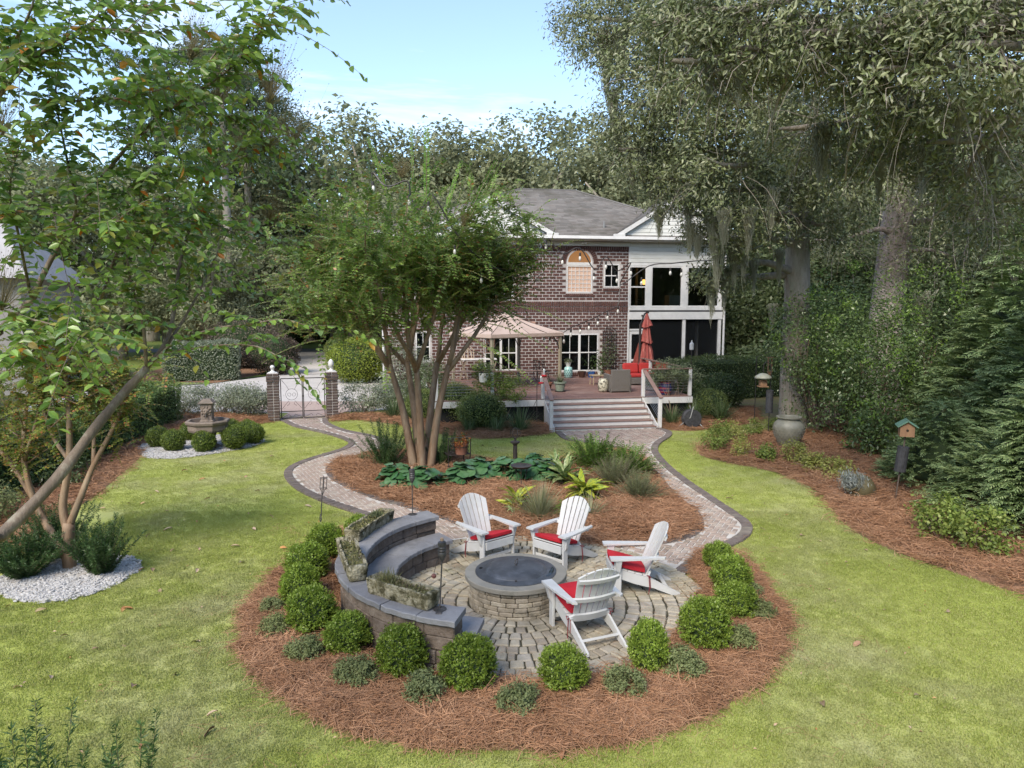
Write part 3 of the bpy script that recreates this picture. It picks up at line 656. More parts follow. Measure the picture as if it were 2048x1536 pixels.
# eaves and roof
EZ = 6.86
boards(house, 'frieze_board', [(U0 - .1, 2.44, -.05, .02, 6.6, 6.78), (2.44, 6.95, -.06, .02, 6.76, 6.8)], SIDE_M)
boards(house, 'soffit', [(U0 - .5, 7.35, -.5, 0, 6.8, 6.83)], WHITE)
g = MB(); g.extrude([(-.62, 6.86), (-.6, 6.985), (-.52, 6.985), (-.5, 6.83), (-.58, 6.83)], 'x', U0 - .55, 7.4); g.build('gutter', WHITE, house)
def roof_plane(parent, name, e0, e1, r1, r0, rows, seed, tab=.33):
    """courses of shingle tabs from the eave line e0-e1 up to the ridge line r0-r1"""
    r_ = np.random.default_rng(seed); e0, e1, r0, r1 = map(np.array, (e0, e1, r0, r1)); n = nrm(np.cross(e1 - e0, r0 - e0)); V = []; F = []
    for k in range(rows):
        t0, t1 = k / rows, (k + 1) / rows; a0, b0, a1, b1 = e0 + (r0 - e0) * t0, e1 + (r1 - e1) * t0, e0 + (r0 - e0) * t1, e1 + (r1 - e1) * t1
        ln = np.linalg.norm(b0 - a0); m = max(1, int(ln / tab)); cut = np.sort(np.clip((np.arange(m + 1) + (r_.random(m + 1) - .5) * .5 + .25 * (k % 2)) / m, 0, 1)); cut[0] = 0; cut[-1] = 1
        for i in range(m):
            if cut[i + 1] - cut[i] < 1e-4: continue
            h = n * (.02 + r_.random() * .012); b = len(V)
            q = [a0 + (b0 - a0) * cut[i] + h, a0 + (b0 - a0) * cut[i + 1] + h, a1 + (b1 - a1) * cut[i + 1] + n * .004, a1 + (b1 - a1) * cut[i] + n * .004]
            V += q + [a0 + (b0 - a0) * cut[i], a0 + (b0 - a0) * cut[i + 1]]; F += [(b, b + 1, b + 2, b + 3), (b + 4, b + 5, b + 1, b)]
    o = npmesh(name, V, F, SHING_M, parent, kind='stuff'); return o
RZ, RV = 9.66, 4.5; A0, A1 = (U0 - .55, -.55, EZ + .08), (7.4, -.55, EZ + .08); B0, B1 = (U0 - .55, 10, EZ + .08), (7.4, 10, EZ + .08); R0, R1 = (-1.75, RV, RZ), (1.1, RV, RZ)
roof = MB(); roof.add([A0, A1, B1, B0, R0, R1], [(0, 1, 5, 4), (1, 2, 5), (2, 3, 4, 5), (3, 0, 4)]); ro = roof.build('roof', M('roof_deck', (.12, .1, .09), rough=.9), house)
roof_plane(ro, 'shingles', A0, A1, R1, R0, 34, 31); roof_plane(ro, 'shingles', A1, B1, R1, R1, 34, 32); roof_plane(ro, 'shingles', B0, A0, R0, R0, 34, 33)
m = MB(); m.tube([A1, R1], .07, 5); m.tube([A0, R0], .07, 5); m.tube([R0, R1], .08, 5); m.build('ridge_cap', SHING_M, ro)
def gable(uc, hwid, z0, pk, seed):
    fv = -.32; b = MB()
    back = 2.6
    face = MB(); face.add([(uc - hwid, fv, z0), (uc + hwid, fv, z0), (uc, fv, pk)], [(0, 1, 2)]); fo = face.build('gable', SIDE_M, house)
    n = int((pk - z0) / .17)
    for k in range(n):
        za, zb = z0 + k * .17, z0 + k * .17 + .166; wa, wb = hwid * (pk - za) / (pk - z0) - .08, hwid * (pk - zb) / (pk - z0) - .08
        if wb < .05: break
        q = MB(); q.hexa([(uc - wa, fv - .03, za), (uc + wa, fv - .03, za), (uc + wa, fv + .02, za), (uc - wa, fv + .02, za), (uc - wb, fv - .012, zb), (uc + wb, fv - .012, zb), (uc + wb, fv + .02, zb), (uc - wb, fv + .02, zb)]); q.build('siding_board', SIDE_M, fo)
    for s in (-1, 1):
        q = MB(); e = .28; sl = (pk - z0) / hwid
        P_ = [(uc + s * (hwid + e), z0 - sl * e), (uc, pk), (uc, pk + .2), (uc + s * (hwid + e), z0 - sl * e + .2)]
        q.extrude(P_ if s > 0 else P_[::-1], 'y', fv - .2, fv - .15); q.build('rake_board', WHITE, house)
        P0, P1 = (uc + s * (hwid + e), fv - .2, z0 - sl * e + .2), (uc, fv - .2, pk + .2); P2, P3 = (uc, back, pk + .2), (uc + s * (hwid + e), back, z0 - sl * e + .2)
        if s > 0: roof_plane(ro, 'shingles', P0, P3, P2, P1, 18, seed)
        else: roof_plane(ro, 'shingles', P3, P0, P1, P2, 18, seed + 1)
        q = MB(); dn = .02; q.add([(p[0], p[1], p[2] - dn) for p in (P0, P1, P2, P3)], [(0, 1, 2, 3)]); q.build('gable_roof', ro.data.materials[0], house)
        q = MB(); q.box((uc + s * (hwid + .12), fv - .2, z0 + .0), (.5, .16, .12), .01); q.build('eave_return', WHITE, house)
gable(-3.8, 2.5, 7.02, 8.4, 41); gable(4.5, 2.6, 7.02, 8.62, 43)
m = MB()
m.tube([(1.35, .35, 7.4), (1.35, .35, 7.72)], .05, 8); m.build('vent_pipe', M('vent_grey', (.2, .2, .2)), house)
m = MB(); m.tube([(6.95, -.2, 6.8), (6.95, -.06, 6.55), (6.95, -.06, 3.8), (6.95, -.1, 3.7), (6.95, -.1, .1)], .05, 8); m.build('downspout', WHITE, house)
m = MB(); m.tube([(-8.38, -.55, 6.8), (-8.38, -.07, 6.5), (-8.38, -.07, .1)], .05, 8); m.build('downspout', WHITE, house)
fl = MB(); fl.box((.3, -.1, 6.72), (.1, .1, .08)); fl.ball((.2, -.18, 6.7), .055); fl.ball((.4, -.18, 6.7), .055); fl.build('floodlight', WHITE, house)
cmr = MB(); cmr.box((3.05, -.1, 3.56), (.07, .09, .07), .01); cmr.ball((3.05, -.15, 3.53), .04); cmr.build('security_camera', IRON, house)
ir = MB()   # iron arch trellis on the wall
for w_ in (.3, .2, .1):
    ir.tube([(1.55 - w_, -.06, .9)] + [(1.55 + w_ * math.cos(a), -.06, 2.75 + w_ * 1.1 * math.sin(a)) for a in np.linspace(math.pi, 0, 9)] + [(1.55 + w_, -.06, .9)], .014, 5)
for k in range(9): ir.tube([(1.25, -.065, 1.0 + k * .22), (1.85, -.065, 1.0 + k * .22)], .012, 5)
for k in range(8):
    ir.tube([(1.55 + .16 * math.cos(a) * (1 - a / 14), -.075, 1.2 + k * .2 + .1 * math.sin(a)) for a in np.linspace(0, 9, 12)], .012, 4)
tr = thing('wall_trellis', 'black iron arched trellis fixed to the brick wall beside the double window', 'trellis', hw(0, 0), TH); ir.build('frame', IRON, tr)

# ------------------------------------------------------------------ deck and stairs
DK_M = M('deck_board', (1, 1, 1), (.75, .75, .75), rough=.7, isl=[(.2, .115, .095), (.24, .14, .115), (.18, .105, .09)], scale=3, spec=.35, stain=(.28, .2, .17), sscale=.8, spos=(.52, .75))
RAIL_M = M('brown_rail', (.2, .125, .1), (.27, .17, .14), rough=.55, scale=5)
DZ = .88
deck = thing('deck', 'raised brown deck with white fascia and wide white steps behind the brick house', 'deck', (HO[0], HO[1], 0), TH)
m = MB(); v = -7.42
while v < -.02: m.box((-2.2, v + .068, DZ - .013), (8.9, .136, .026), 0); v += .1415
m.build('deck_boards', DK_M, deck, kind='stuff')
boards(deck, 'fascia', [(-6.65, -3.0, -7.47, -7.43, .64, .85), (.45, 2.25, -7.47, -7.43, .64, .85), (2.25, 2.29, -7.47, 0, .64, .85), (-6.69, -6.65, -7.47, 0, .64, .85)])
boards(deck, 'skirt', [(-6.6, -3.0, -7.3, -7.25, 0, .63), (.45, 2.2, -7.3, -7.25, 0, .63)], M('under_deck_dark', (.015, .015, .014), rough=.9))  # near-black boards stand in for the darkness under the deck
T0, T1, VS, RUN = -2.95, .42, -7.43, .28
for k in range(6):
    zt = DZ - k * .155; vr = VS - k * RUN; zb = max(0., zt - .155)
    boards(deck, 'riser', [(T0, T1, vr - .02, vr, zb + (0 if k == 5 else .001), zt - .03)])
    if k: boards(deck, 'tread', [(T0 - .01, T1 + .01, vr - .05, vr + RUN - .021, zt - .03, zt)], RAIL_M)
    else: boards(deck, 'tread', [(T0 - .01, T1 + .01, vr - .05, vr + .01, zt - .0285, zt + .0015)], RAIL_M)
for s in (T0 - .05, T1 + .02):
    m = MB(); m.extrude([(VS, .0), (VS, .86), (VS - 5 * RUN - .08, .16), (VS - 5 * RUN - .08, 0)], 'x', s, s + .03); m.build('stringer', WHITE, deck)
def post(u, v, z0, z1, w=.11): m = MB(); m.box((u, v, (z0 + z1) / 2), (w, w, z1 - z0), .008); return m.build('post', WHITE, deck)
RT = 1.83
for u in (-6.6, -4.75, -3.03, .5, 2.2): post(u, -7.38, DZ, RT - .02)
for u in (-3.07, .55): post(u, -8.86, 0, 1.02)
for v in (-5.5, -3.5): post(2.2, v, DZ, RT - .02)
CAB = M('steel_cable', (.5, .5, .5), rough=.35, metal=.8)
def rail(a, b, n=8):
    m = MB(); m.plank(a, b, .14, .035, (0, 0, 1), .006); m.build('handrail', RAIL_M, deck)
    m = MB()
    for k in range(n):
        dz = -(.12 + k * .095); m.tube([(a[0], a[1], a[2] + dz), (b[0], b[1], b[2] + dz)], .004, 4)
    m.build('cable', CAB, deck)
rail((-6.65, -7.38, RT), (-3.03, -7.38, RT)); rail((.5, -7.38, RT), (2.25, -7.38, RT)); rail((2.2, -7.3, RT), (2.2, -2.5, RT))
rail((-3.05, -7.35, RT), (-3.07, -8.95, 1.03)); rail((.52, -7.35, RT), (.55, -8.95, 1.03))

# ------------------------------------------------------------------ gazebo, umbrella and furniture on the deck
TAN_M = M('tan_canvas', (.5, .38, .32), (.56, .44, .38), rough=.9, scale=2, transl=.12); POLE_M = M('khaki_post', (.24, .21, .15), (.3, .26, .19), rough=.6)
gz = thing('gazebo', 'tan canvas two tier gazebo on slim posts over the left side of the deck', 'gazebo')
Fp, Rp, Lp, Bp = np.array((-.71, 25.3)), np.array((1.84, 27.2)), np.array((-2.27, 27.4)), np.array((.28, 29.3)); gc = (Fp + Rp + Lp + Bp) / 4
for p in (Fp, Rp, Lp, Bp):
    m = MB(); m.box((p[0], p[1], (DZ + 2.86) / 2), (.1, .1, 2.86 - DZ), .006, (0, 0, R(36))); m.build('post', POLE_M, gz)
ring = [Fp, Rp, Bp, Lp]
for i in range(4):
    a, b = ring[i], ring[(i + 1) % 4]; m = MB(); m.plank((*a, 2.86), (*b, 2.86), .06, .09); m.build('beam', POLE_M, gz)
    for p, q in ((a, b), (b, a)):
        d = (q - p) / np.linalg.norm(q - p); m = MB(); m.tube([(*(p + d * .05), 2.35), (*(p + d * .16), 2.62), (*(p + d * .42), 2.8)], .018, 5); m.build('brace', IRON, gz)
def canopy(name, sc0, z0, sc1, z1, sag=.05):
    m = MB(); n = 8
    for i in range(4):
        a, b = (ring[i] - gc), (ring[(i + 1) % 4] - gc)
        for k in range(n):
            for j in range(4):
                q = []
                for kk, jj in ((k, j), (k + 1, j), (k + 1, j + 1), (k, j + 1)):
                    e = a + (b - a) * kk / n; t = jj / 4; s_ = sc0 + (sc1 - sc0) * t; z = z0 + (z1 - z0) * t - sag * math.sin(math.pi * t) * (1 if kk % 4 else .3)
                    q.append((gc[0] + e[0] * s_, gc[1] + e[1] * s_, z))
                m.add(q, [(0, 1, 2, 3)])
        for k in range(n): # valance
            e0, e1 = a + (b - a) * k / n, a + (b - a) * (k + 1) / n
            m.add([(gc[0] + e[0] * sc0, gc[1] + e[1] * sc0, z) for e, z in ((e0, z0), (e1, z0), (e1, z0 - .13), (e0, z0 - .13))], [(0, 1, 2, 3)])
    return m.build(name, TAN_M, gz, smooth=True, angle=R(25))
canopy('canopy', 1.07, 2.98, .24, 3.5); canopy('canopy', .3, 3.48, .012, 3.74, .02)
for i in range(4):
    for f in (0, .25, .5, .75):
        e = (ring[i] - gc) * (1 - f) + (ring[(i + 1) % 4] - gc) * f; m = MB(); m.tube([(gc[0] + e[0] * 1.07, gc[1] + e[1] * 1.07, 2.985), (gc[0] + e[0] * .65, gc[1] + e[1] * .65, 3.215 + (.0 if f else .01)), (gc[0] + e[0] * .24, gc[1] + e[1] * .24, 3.505)], .011, 4); m.build('rib', IRON, gz)
RED_U = M('faded_red_canvas', (.42, .1, .075), (.3, .06, .05), rough=.85, scale=4, stretch=(3, 3, .6), stain=(.52, .22, .17), sscale=5, spos=(.5, .75))
um = thing('patio_umbrella', 'closed faded red cantilever umbrella standing by the corner of the white porch', 'umbrella', hw(2.45, -2.3, DZ), TH)
m = MB(); m.tube([(-.28, 0, 0), (-.28, 0, 2.35)], .05, 8); m.tube([(-.28, 0, 2.3), (-.1, 0, 2.78), (.02, 0, 2.85)], .035, 6); m.build('pole', IRON, um)
m = MB(); m.lathe([(.3, 0), (.3, .06), (.07, .1), (.06, .3)], 14, (-.28, 0, 0)); m.build('base', IRON, um)
m = MB(); n = 20; prof = [(.03, 2.82), (.09, 2.6), (.15, 2.38), (.19, 2.26), (.1, 2.25), (.14, 2.0), (.19, 1.72), (.22, 1.6), (.12, 1.58), (.2, 1.2), (.25, .8), (.27, .55), (.1, .54)]
vs = []
for j, (r, z) in enumerate(prof):
    for k in range(n):
        a = 2 * math.pi * k / n; rr = r * (1 + .28 * (k % 2) * min(1, j / 2) + .08 * math.sin(3 * a + j)); vs.append((rr * math.cos(a), rr * math.sin(a), z + .05 * math.sin(2 * a + j) * min(1, j / 3)))
m.add(vs, [(j * n + k, j * n + (k + 1) % n, (j + 1) * n + (k + 1) % n, (j + 1) * n + k) for j in range(len(prof) - 1) for k in range(n)]); m.build('canopy', RED_U, um, smooth=True, angle=R(40))
m = MB()
m.add([(-.3, .1, 1.6), (-.62, .12, .5), (-.2, .2, .5)], [(0, 1, 2)]); m.build('canopy_flap', RED_U, um)
m = MB(); m.box((.02, 0, 2.86), (.12, .09, .12), .01); m.build('cap', IRON, um)

WICK = M('grey_wicker', (.1, .09, .08), (.16, .145, .13), rough=.7, scale=45, bump=.5, bscale=70, stretch=(1, 1, 3)); REDC = M('red_cushion', (.42, .03, .025), (.36, .026, .022), rough=.85, scale=6)
def cushion_shape(m, c, d, ch=.05): return m.box(c, d, ch)
so = thing('wicker_sofa', 'grey wicker sofa with red cushions facing the steps from the back of the deck', 'sofa', hw(2.1, -3.6, DZ), TH)
m = MB(); m.box((0, 0, .17), (2.2, .8, .26), .02); m.build('seat_base', WICK, so)
m = MB(); m.box((0, .36, .42), (2.2, .1, .72), .02); m.build('backrest', WICK, so)
for s in (-1.05, 1.05): m = MB(); m.box((s, 0, .32), (.1, .78, .56), .02); m.build('arm', WICK, so)
for i, x in enumerate((-.68, 0, .68)):
    m = MB(); m.box((x, -.05, .37), (.66, .68, .14), .04); m.build('seat_cushion', REDC, so)
    m = MB(); m.box((x, .26, .62), (.66, .16, .42), .06, (R(-12), 0, 0)); m.build('back_cushion', REDC, so)
ac = thing('wicker_armchair', 'grey wicker armchair seen from behind at the top of the steps', 'armchair', hw(.1, -5.75, DZ), TH)
m = MB(); m.box((0, -.37, .43), (.72, .09, .8), .02); m.box((0, 0, .24), (.7, .66, .2), .02); m.build('frame', WICK, ac)
for s in (-.36, .36):
    m = MB(); m.box((s, 0, .34), (.09, .8, .6), .02); m.build('arm', WICK, ac)
    for v in (-.36, .36): m = MB(); m.box((s * .98, v, .09), (.08, .08, .18), .008); m.build('leg', WICK, ac)
m = MB(); m.box((0, .05, .4), (.6, .6, .14), .04); m.build('seat_cushion', REDC, ac)
ac2 = copy_tree(ac); ac2.location = hw(1.65, -5.9, DZ); ac2.rotation_euler.z = TH + R(15); ac2['label'] = 'grey wicker armchair behind the right stair rail and the feathery green shrub'
TERRA = M('terracotta', (.22, .09, .055), (.28, .13, .085), rough=.85, scale=9); GLAZE_T = M('turquoise_glaze', (.3, .52, .5), (.38, .58, .55), rough=.25, scale=6); GLAZE_B = M('blue_glaze', (.03, .1, .3), rough=.2)
GREENP = M('green_plastic', (.2, .24, .18), (.25, .28, .22), rough=.6); WPOT = M('white_ceramic', (.62, .62, .6), (.55, .55, .52), rough=.35); DPOT = M('dark_brown_glaze', (.06, .03, .022), rough=.3)
SOIL = M('potting_soil', (.03, .022, .015), rough=.95)
LEAF_SAGE = leafmat('sage_leaf', [(.13, .17, .08), (.19, .22, .12), (.1, .14, .06), (.22, .24, .15)]); LEAF_MID = leafmat('mid_leaf', [(.06, .12, .03), (.09, .16, .04), (.05, .09, .025), (.12, .18, .05)])
def foliage_ball(parent, rng_, r, n, ln, wd, mat, z=0., name='foliage', zs=1., six=False):
    V, F = cloud(rng_, [((0, 0, z), (r, r, r * zs))], n, ln, wd, spread=.25, sub=24, shell=.3); return npmesh(name, V, F, mat, parent)
def blades(rng_, n, ln, wd, mat, parent, tilt=(.2, 1.2), seg=4, droop=1.2, name='foliage', z0=0., r0=.04):
    """arching strap leaves from one crown"""
    a = rng_.random(n) * 2 * math.pi; el = rng_.uniform(*tilt, n); L_ = ln * rng_.uniform(.6, 1.15, n); V = []; F = []
    d = np.stack([np.cos(a) * np.sin(el), np.sin(a) * np.sin(el), np.cos(el)], 1); sd = np.stack([-np.sin(a), np.cos(a), 0 * a], 1)
    p = np.stack([np.cos(a) * r0, np.sin(a) * r0, 0 * a + z0], 1) * rng_.random((n, 1)) ** .5; p[:, 2] = z0; rows = []
    for k in range(seg + 1):
        w = wd * (1 - (k / seg) ** 2 * .92) * (.6 + .4 * min(1, k)); rows.append(np.stack([p - sd * w / 2, p + sd * w / 2], 1)); p = p + d * (L_ / seg)[:, None]; d = nrm(d + np.array([0, 0, -droop / seg]) * (.25 + k / seg))
    Vv = np.stack(rows, 1).reshape(-1, 3); b = (np.arange(n) * (seg + 1) * 2)[:, None, None] + (np.arange(seg) * 2)[None, :, None]
    Ff = (b + np.array([0, 1, 3, 2])).reshape(-1, 4); return npmesh(name, Vv, Ff, mat, parent)
def pot(name, label, cat, loc, prof, mat, plant=None, n=18, saucer=False):
    t = thing(name, label, cat, loc); m = MB(); r_in = prof[-1][0] - .02
    m.lathe(prof + [(r_in, prof[-1][1]), (r_in - .01, prof[-1][1] - .06)], n); m.build('pot', mat, t, smooth=True, angle=R(35))
    m = MB(); m.lathe([(r_in - .005, prof[-1][1] - .07), (r_in - .005, prof[-1][1] - .05)], n); m.build('soil', SOIL, t)
    if saucer: m = MB(); m.lathe([(prof[0][0] + .02, -.0), (prof[0][0] + .06, .03), (prof[0][0] + .05, .035), (.02, .012)], n); m.build('saucer', IRON, t)
    if plant: plant(t, prof[-1][1])
    return t
rg_ = np.random.default_rng(5)
pot('potted_plant', 'sage green planter of wispy grass on a dark saucer at the top of the steps', 'planter', hw(-1.99, -5.5, DZ), [(.15, .03), (.2, .3), (.24, .31), (.24, .36)], GREENP, lambda t, z: blades(rg_, 90, .5, .012, LEAF_SAGE, t, z0=z - .05), saucer=True)
pot('potted_plant', 'terracotta pot tucked beside the left newel post of the steps', 'plant pot', hw(-2.4, -5.15, DZ), [(.13, 0), (.18, .24), (.21, .25), (.21, .31)], TERRA, lambda t, z: blades(rg_, 40, .25, .015, LEAF_MID, t, z0=z - .05))
st = thing('garden_stool', 'turquoise pierced ceramic garden stool below the double window', 'stool', hw(-.5, -.75, DZ)); m = MB(); m.lathe([(.13, 0), (.17, .05), (.19, .24), (.17, .44), (.13, .48)], 20); m.build('body', GLAZE_T, st, smooth=True)
m = MB()
for j in range(4):
    for k in range(14): a = 2 * math.pi * (k + .5 * (j % 2)) / 14; rr = .183 + (.006 if j in (1, 2) else -.002); m.box((rr * math.cos(a), rr * math.sin(a), .12 + j * .075), (.02, .035, .035), 0, (0, 0, a))
m.build('pierced_holes', M('dark_hole', (.02, .06, .06)), st, kind='stuff')
pot('potted_plant', 'small white pot of pale succulents standing on the turquoise stool', 'plant pot', hw(-.5, -.75, DZ + .48), [(.08, 0), (.13, .2), (.14, .22)], WPOT, lambda t, z: foliage_ball(t, rg_, .17, 120, .1, .035, LEAF_SAGE, z + .05, zs=.6))
pot('potted_plant', 'dark brown glazed pot on the deck under the double window', 'plant pot', hw(.14, -.65, DZ), [(.12, 0), (.17, .2), (.19, .27)], DPOT, lambda t, z: blades(rg_, 20, .16, .01, LEAF_MID, t, z0=z - .05))
pot('potted_plant', 'bright blue glazed pot with a thin dark sapling under the window', 'plant pot', hw(.55, -.7, DZ), [(.12, 0), (.16, .2), (.17, .25)], GLAZE_B, lambda t, z: foliage_ball(t, rg_, .3, 90, .12, .03, LEAF_MID, z + .35))
tb = thing('side_table', 'low bamboo side table next to the wicker armchair', 'side table', hw(.0, -3.5, DZ), TH + R(8)); BAM = M('bamboo', (.26, .2, .13), (.33, .26, .17), rough=.6, scale=9)
m = MB(); m.box((0, 0, .37), (.55, .4, .05), .01); m.build('table_top', BAM, tb)
for x in (-.22, .22):
    for y in (-.15, .15): m = MB(); m.tube([(x * 1.08, y * 1.1, 0), (x, y, .35)], .022, 6); m.build('leg', BAM, tb)
pot('potted_plant', 'little white pot with a climbing leafy plant on the bamboo table', 'plant pot', hw(.1, -3.45, DZ + .395), [(.06, 0), (.09, .14)], WPOT, lambda t, z: foliage_ball(t, rg_, .22, 160, .1, .05, LEAF_MID, z + .3, zs=2.0))
dr = thing('drum_stool', 'cream ceramic drum stool with dark floral relief next to the armchair', 'stool', hw(-.47, -5.85, DZ)); DRUM_M = M('cream_ceramic', (.5, .47, .36), (.12, .11, .08), rough=.35, scale=11, lo=.52, hi=.58)
m = MB(); m.lathe([(.13, 0), (.17, .06), (.2, .24), (.17, .42), (.14, .48), (.05, .485)], 20); m.build('body', DRUM_M, dr, smooth=True)
pot('potted_plant', 'red and blue glazed pot on the deck corner beyond the right stair rail', 'plant pot', hw(1.45, -6.95, DZ), [(.16, 0), (.24, .12), (.26, .25), (.2, .42), (.22, .46)], M('red_blue_glaze', (.03, .05, .16), (.34, .03, .05), rough=.25, scale=3.2, stretch=(.3, .3, 3), lo=.48, hi=.52), lambda t, z: blades(rg_, 40, .3, .015, LEAF_MID, t, z0=z - .05))
pt = pot('potted_plant', 'tall leggy climbing plant in a clay pot against the iron wall trellis', 'plant pot', hw(1.35, -.6, DZ), [(.12, 0), (.17, .26), (.19, .3)], TERRA, lambda t, z: foliage_ball(t, rg_, .3, 340, .11, .05, LEAF_SAGE, z + .75, zs=2.4))
ct = thing('console_table', 'white topped console table against the brick wall under the gazebo', 'table', hw(-4.4, -.7, DZ), TH)
m = MB(); m.box((0, 0, .86), (1.5, .4, .06), .008); m.build('table_top', WHITE, ct)
for x in (-.65, .65): m = MB(); m.plank((x - .16, 0, 0), (x + .1, 0, .83), .3, .05, (1, 0, 0)); m.plank((x + .16, 0, 0), (x - .1, 0, .83), .3, .048, (1, 0, 0)); m.build('leg', M('weathered_wood', (.18, .14, .1), (.25, .2, .15), rough=.8), ct)
gf = thing('gothic_frame', 'pale wooden gothic arch frame standing on the console table', 'ornament', hw(-4.85, -.7, DZ + .89), TH); BEIGE = M('bleached_wood', (.42, .33, .24), (.5, .4, .3), rough=.8)
m = MB()
for w_, h_ in ((.24, .62), (.15, .45)):
    m.tube([(-w_, 0, 0), (-w_, 0, h_ * .55), (0, 0, h_), (w_, 0, h_ * .55), (w_, 0, 0), (-w_, 0, 0)], .025, 4)
m.tube([(0, 0, 0), (0, 0, .6)], .02, 4); m.build('frame', BEIGE, gf)
wd_ = thing('wall_ornament', 'rusty openwork panel hanging on the brick wall above the console', 'ornament', hw(-3.85, -.06, 1.95), TH); m = MB()
for k in range(5): m.tube([(-.22 + .11 * k, 0, 0), (-.22 + .11 * k, 0, .8)], .014, 4)
for k in range(7): m.tube([(-.22, -.01, .02 + .125 * k), (.22, -.01, .02 + .125 * k)], .014, 4)
m.build('panel', M('rust', (.2, .1, .07), (.13, .07, .05), rough=.8), wd_)
bx_ = thing('wall_plaque', 'plain terracotta plaque fixed to the brick wall right of the gazebo top', 'plaque', hw(-1.95, -.07, 3.15), TH); m = MB(); m.box((0, 0, 0), (.26, .08, .32), .01); m.build('plaque', M('pink_clay', (.42, .25, .19), rough=.8), bx_)
def iron_seat(name, label, loc, rz, w=.5, back=True):
    t = thing(name, label, 'chair' if back else 'table', loc, rz); m = MB()
    for k in range(7): m.tube([(-w / 2, -w / 2 + k * w / 6, .44), (w / 2, -w / 2 + k * w / 6, .44)], .012, 4)
    m.tube([(-w / 2, -w / 2, .44), (w / 2, -w / 2, .44), (w / 2, w / 2, .44), (-w / 2, w / 2, .44), (-w / 2, -w / 2, .44)], .015, 5); m.build('seat' if back else 'table_top', IRON, t)
    for x in (-1, 1):
        for y in (-1, 1): m = MB(); m.tube([(x * w / 2, y * w / 2, .44), (x * w * .46, y * w * .46, .22), (x * w * .6, y * w * .6, 0)], .014, 5); m.build('leg', IRON, t)
    if back:
        m = MB(); m.tube([(-w / 2, w / 2, .44), (-w / 2, w * .58, .9), (w / 2, w * .58, .9), (w / 2, w / 2, .44)], .015, 5)
        for i in range(3):
            for j in range(4):
                c = (-w / 3 + i * w / 3, w * .52 + .005 * j, .53 + j * .1); m.tube([(c[0] + .06 * (1 - q / 16) * math.cos(q * .9 + i), c[1], c[2] + .05 * (1 - q / 16) * math.sin(q * .9 + i)) for q in range(12)], .009, 4)
        m.build('backrest', IRON, t)
    return t
iron_seat('iron_table', 'low black iron side table on the left part of the deck', hw(-4.45, -4.2, DZ), TH, .5, False)
iron_seat('iron_chair', 'black scrolled iron chair under the gazebo by the window', hw(-2.0, -2.2, DZ), TH + 2.6, .5)
pot('hanging_planter', 'white bucket planter hung on the left deck rail', 'planter', hw(-5.05, -7.5, 1.5), [(.14, 0), (.17, .3)], WPOT, lambda t, z: foliage_ball(t, rg_, .3, 220, .1, .05, LEAF_SAGE, z + .12, zs=.7))
hk = thing('hummingbird_feeder', 'black shepherd hook with two red hummingbird feeders left of the steps', 'bird feeder', hw(-3.3, -7.7, 0), TH); m = MB()
m.tube([(0, 0, 0), (0, 0, 2.0), (.06, 0, 2.12), (.16, 0, 2.1), (.2, 0, 1.98)], .012, 5); m.tube([(0, 0, 1.5), (-.1, 0, 1.68), (-.16, 0, 1.62)], .01, 4); m.tube([(0, 0, .9), (-.1, 0, .7), (-.1, 0, .1)], .008, 4); m.build('pole', IRON, hk)
RED = M('red_plastic', (.55, .02, .03), rough=.25); CLEAR = M('pale_bottle', (.55, .58, .58), rough=.12)
for z, x in ((1.66, .24), (1.42, .14)):
    m = MB(); m.lathe([(.03, 0), (.1, .02), (.1, .05), (.02, .07)], 12, (x, 0, z)); m.build('feeder_dish', RED, hk)
    m = MB(); m.lathe([(.03, .07), (.035, .22), (.01, .27)], 8, (x, 0, z)); m.build('bottle', CLEAR, hk)
ln_ = thing('pole_lantern', 'small white lantern on a thin black pole by the porch hedge', 'lantern', hw(2.75, -6.2, 0), TH); m = MB(); m.tube([(0, 0, 0), (0, 0, 2.4)], .012, 5); m.build('pole', IRON, ln_)
m = MB(); m.lathe([(.07, 2.4), (.08, 2.44), (.08, 2.62), (.03, 2.68), (.02, 2.75)], 10); m.build('lantern', WHITE, ln_)

# ------------------------------------------------------------------ curved seat wall and bench
BLK_M = M('wall_block', (1, 1, 1), (.62, .6, .58), rough=.9, isl=[(.2, .155, .125), (.26, .21, .17), (.15, .12, .1), (.3, .25, .21)], rnd=[(.13, .1, .08), (.23, .18, .145), (.34, .29, .245), (.1, .08, .065), (.27, .22, .18)], scale=9, bump=.8, bscale=28, spec=.2, stain=[((.035, .03, .025), 1.6, (.54, .74)), ((.3, .27, .23), 5, (.64, .8))])
SLATE_M = M('bluestone_slab', (1, 1, 1), (.7, .7, .72), rough=.62, scale=2.6, bump=.55, bscale=22, spec=.45, rnd=[(.2, .2, .212), (.265, .265, .275), (.225, .225, .232)], stain=[((.13, .13, .13), 3, (.58, .78)), ((.27, .26, .25), 9, (.62, .8))])
sw = thing('seat_wall', 'curved retaining seat wall of brown blocks with blue grey stone coping and a lower bench', 'wall')
def arc_blocks(name, r0, r1, z0, z1, a0, a1, lo, hi, mat, ch, rng_, jit=.006, gap=.005):
    a = a0
    while a < a1 - .005:
        da = rng_.uniform(lo, hi) / r1
        if a1 - a - da < lo * .7 / r1: da = a1 - a
        am = a + da / 2; c = (CW[0] + (r0 + r1) / 2 * math.cos(am), CW[1] + (r0 + r1) / 2 * math.sin(am), (z0 + z1) / 2); dr = rng_.normal() * jit
        q = wedge(CW, r0 + dr, r1 + dr, a + gap / r1, a + da - gap / r1); m = MB(); m.prism([(x - c[0], y - c[1]) for x, y in q], z0 - c[2] + .002, z1 - c[2] - .002, ch)
        o = m.build(name, mat, sw); o.location = c; a += da
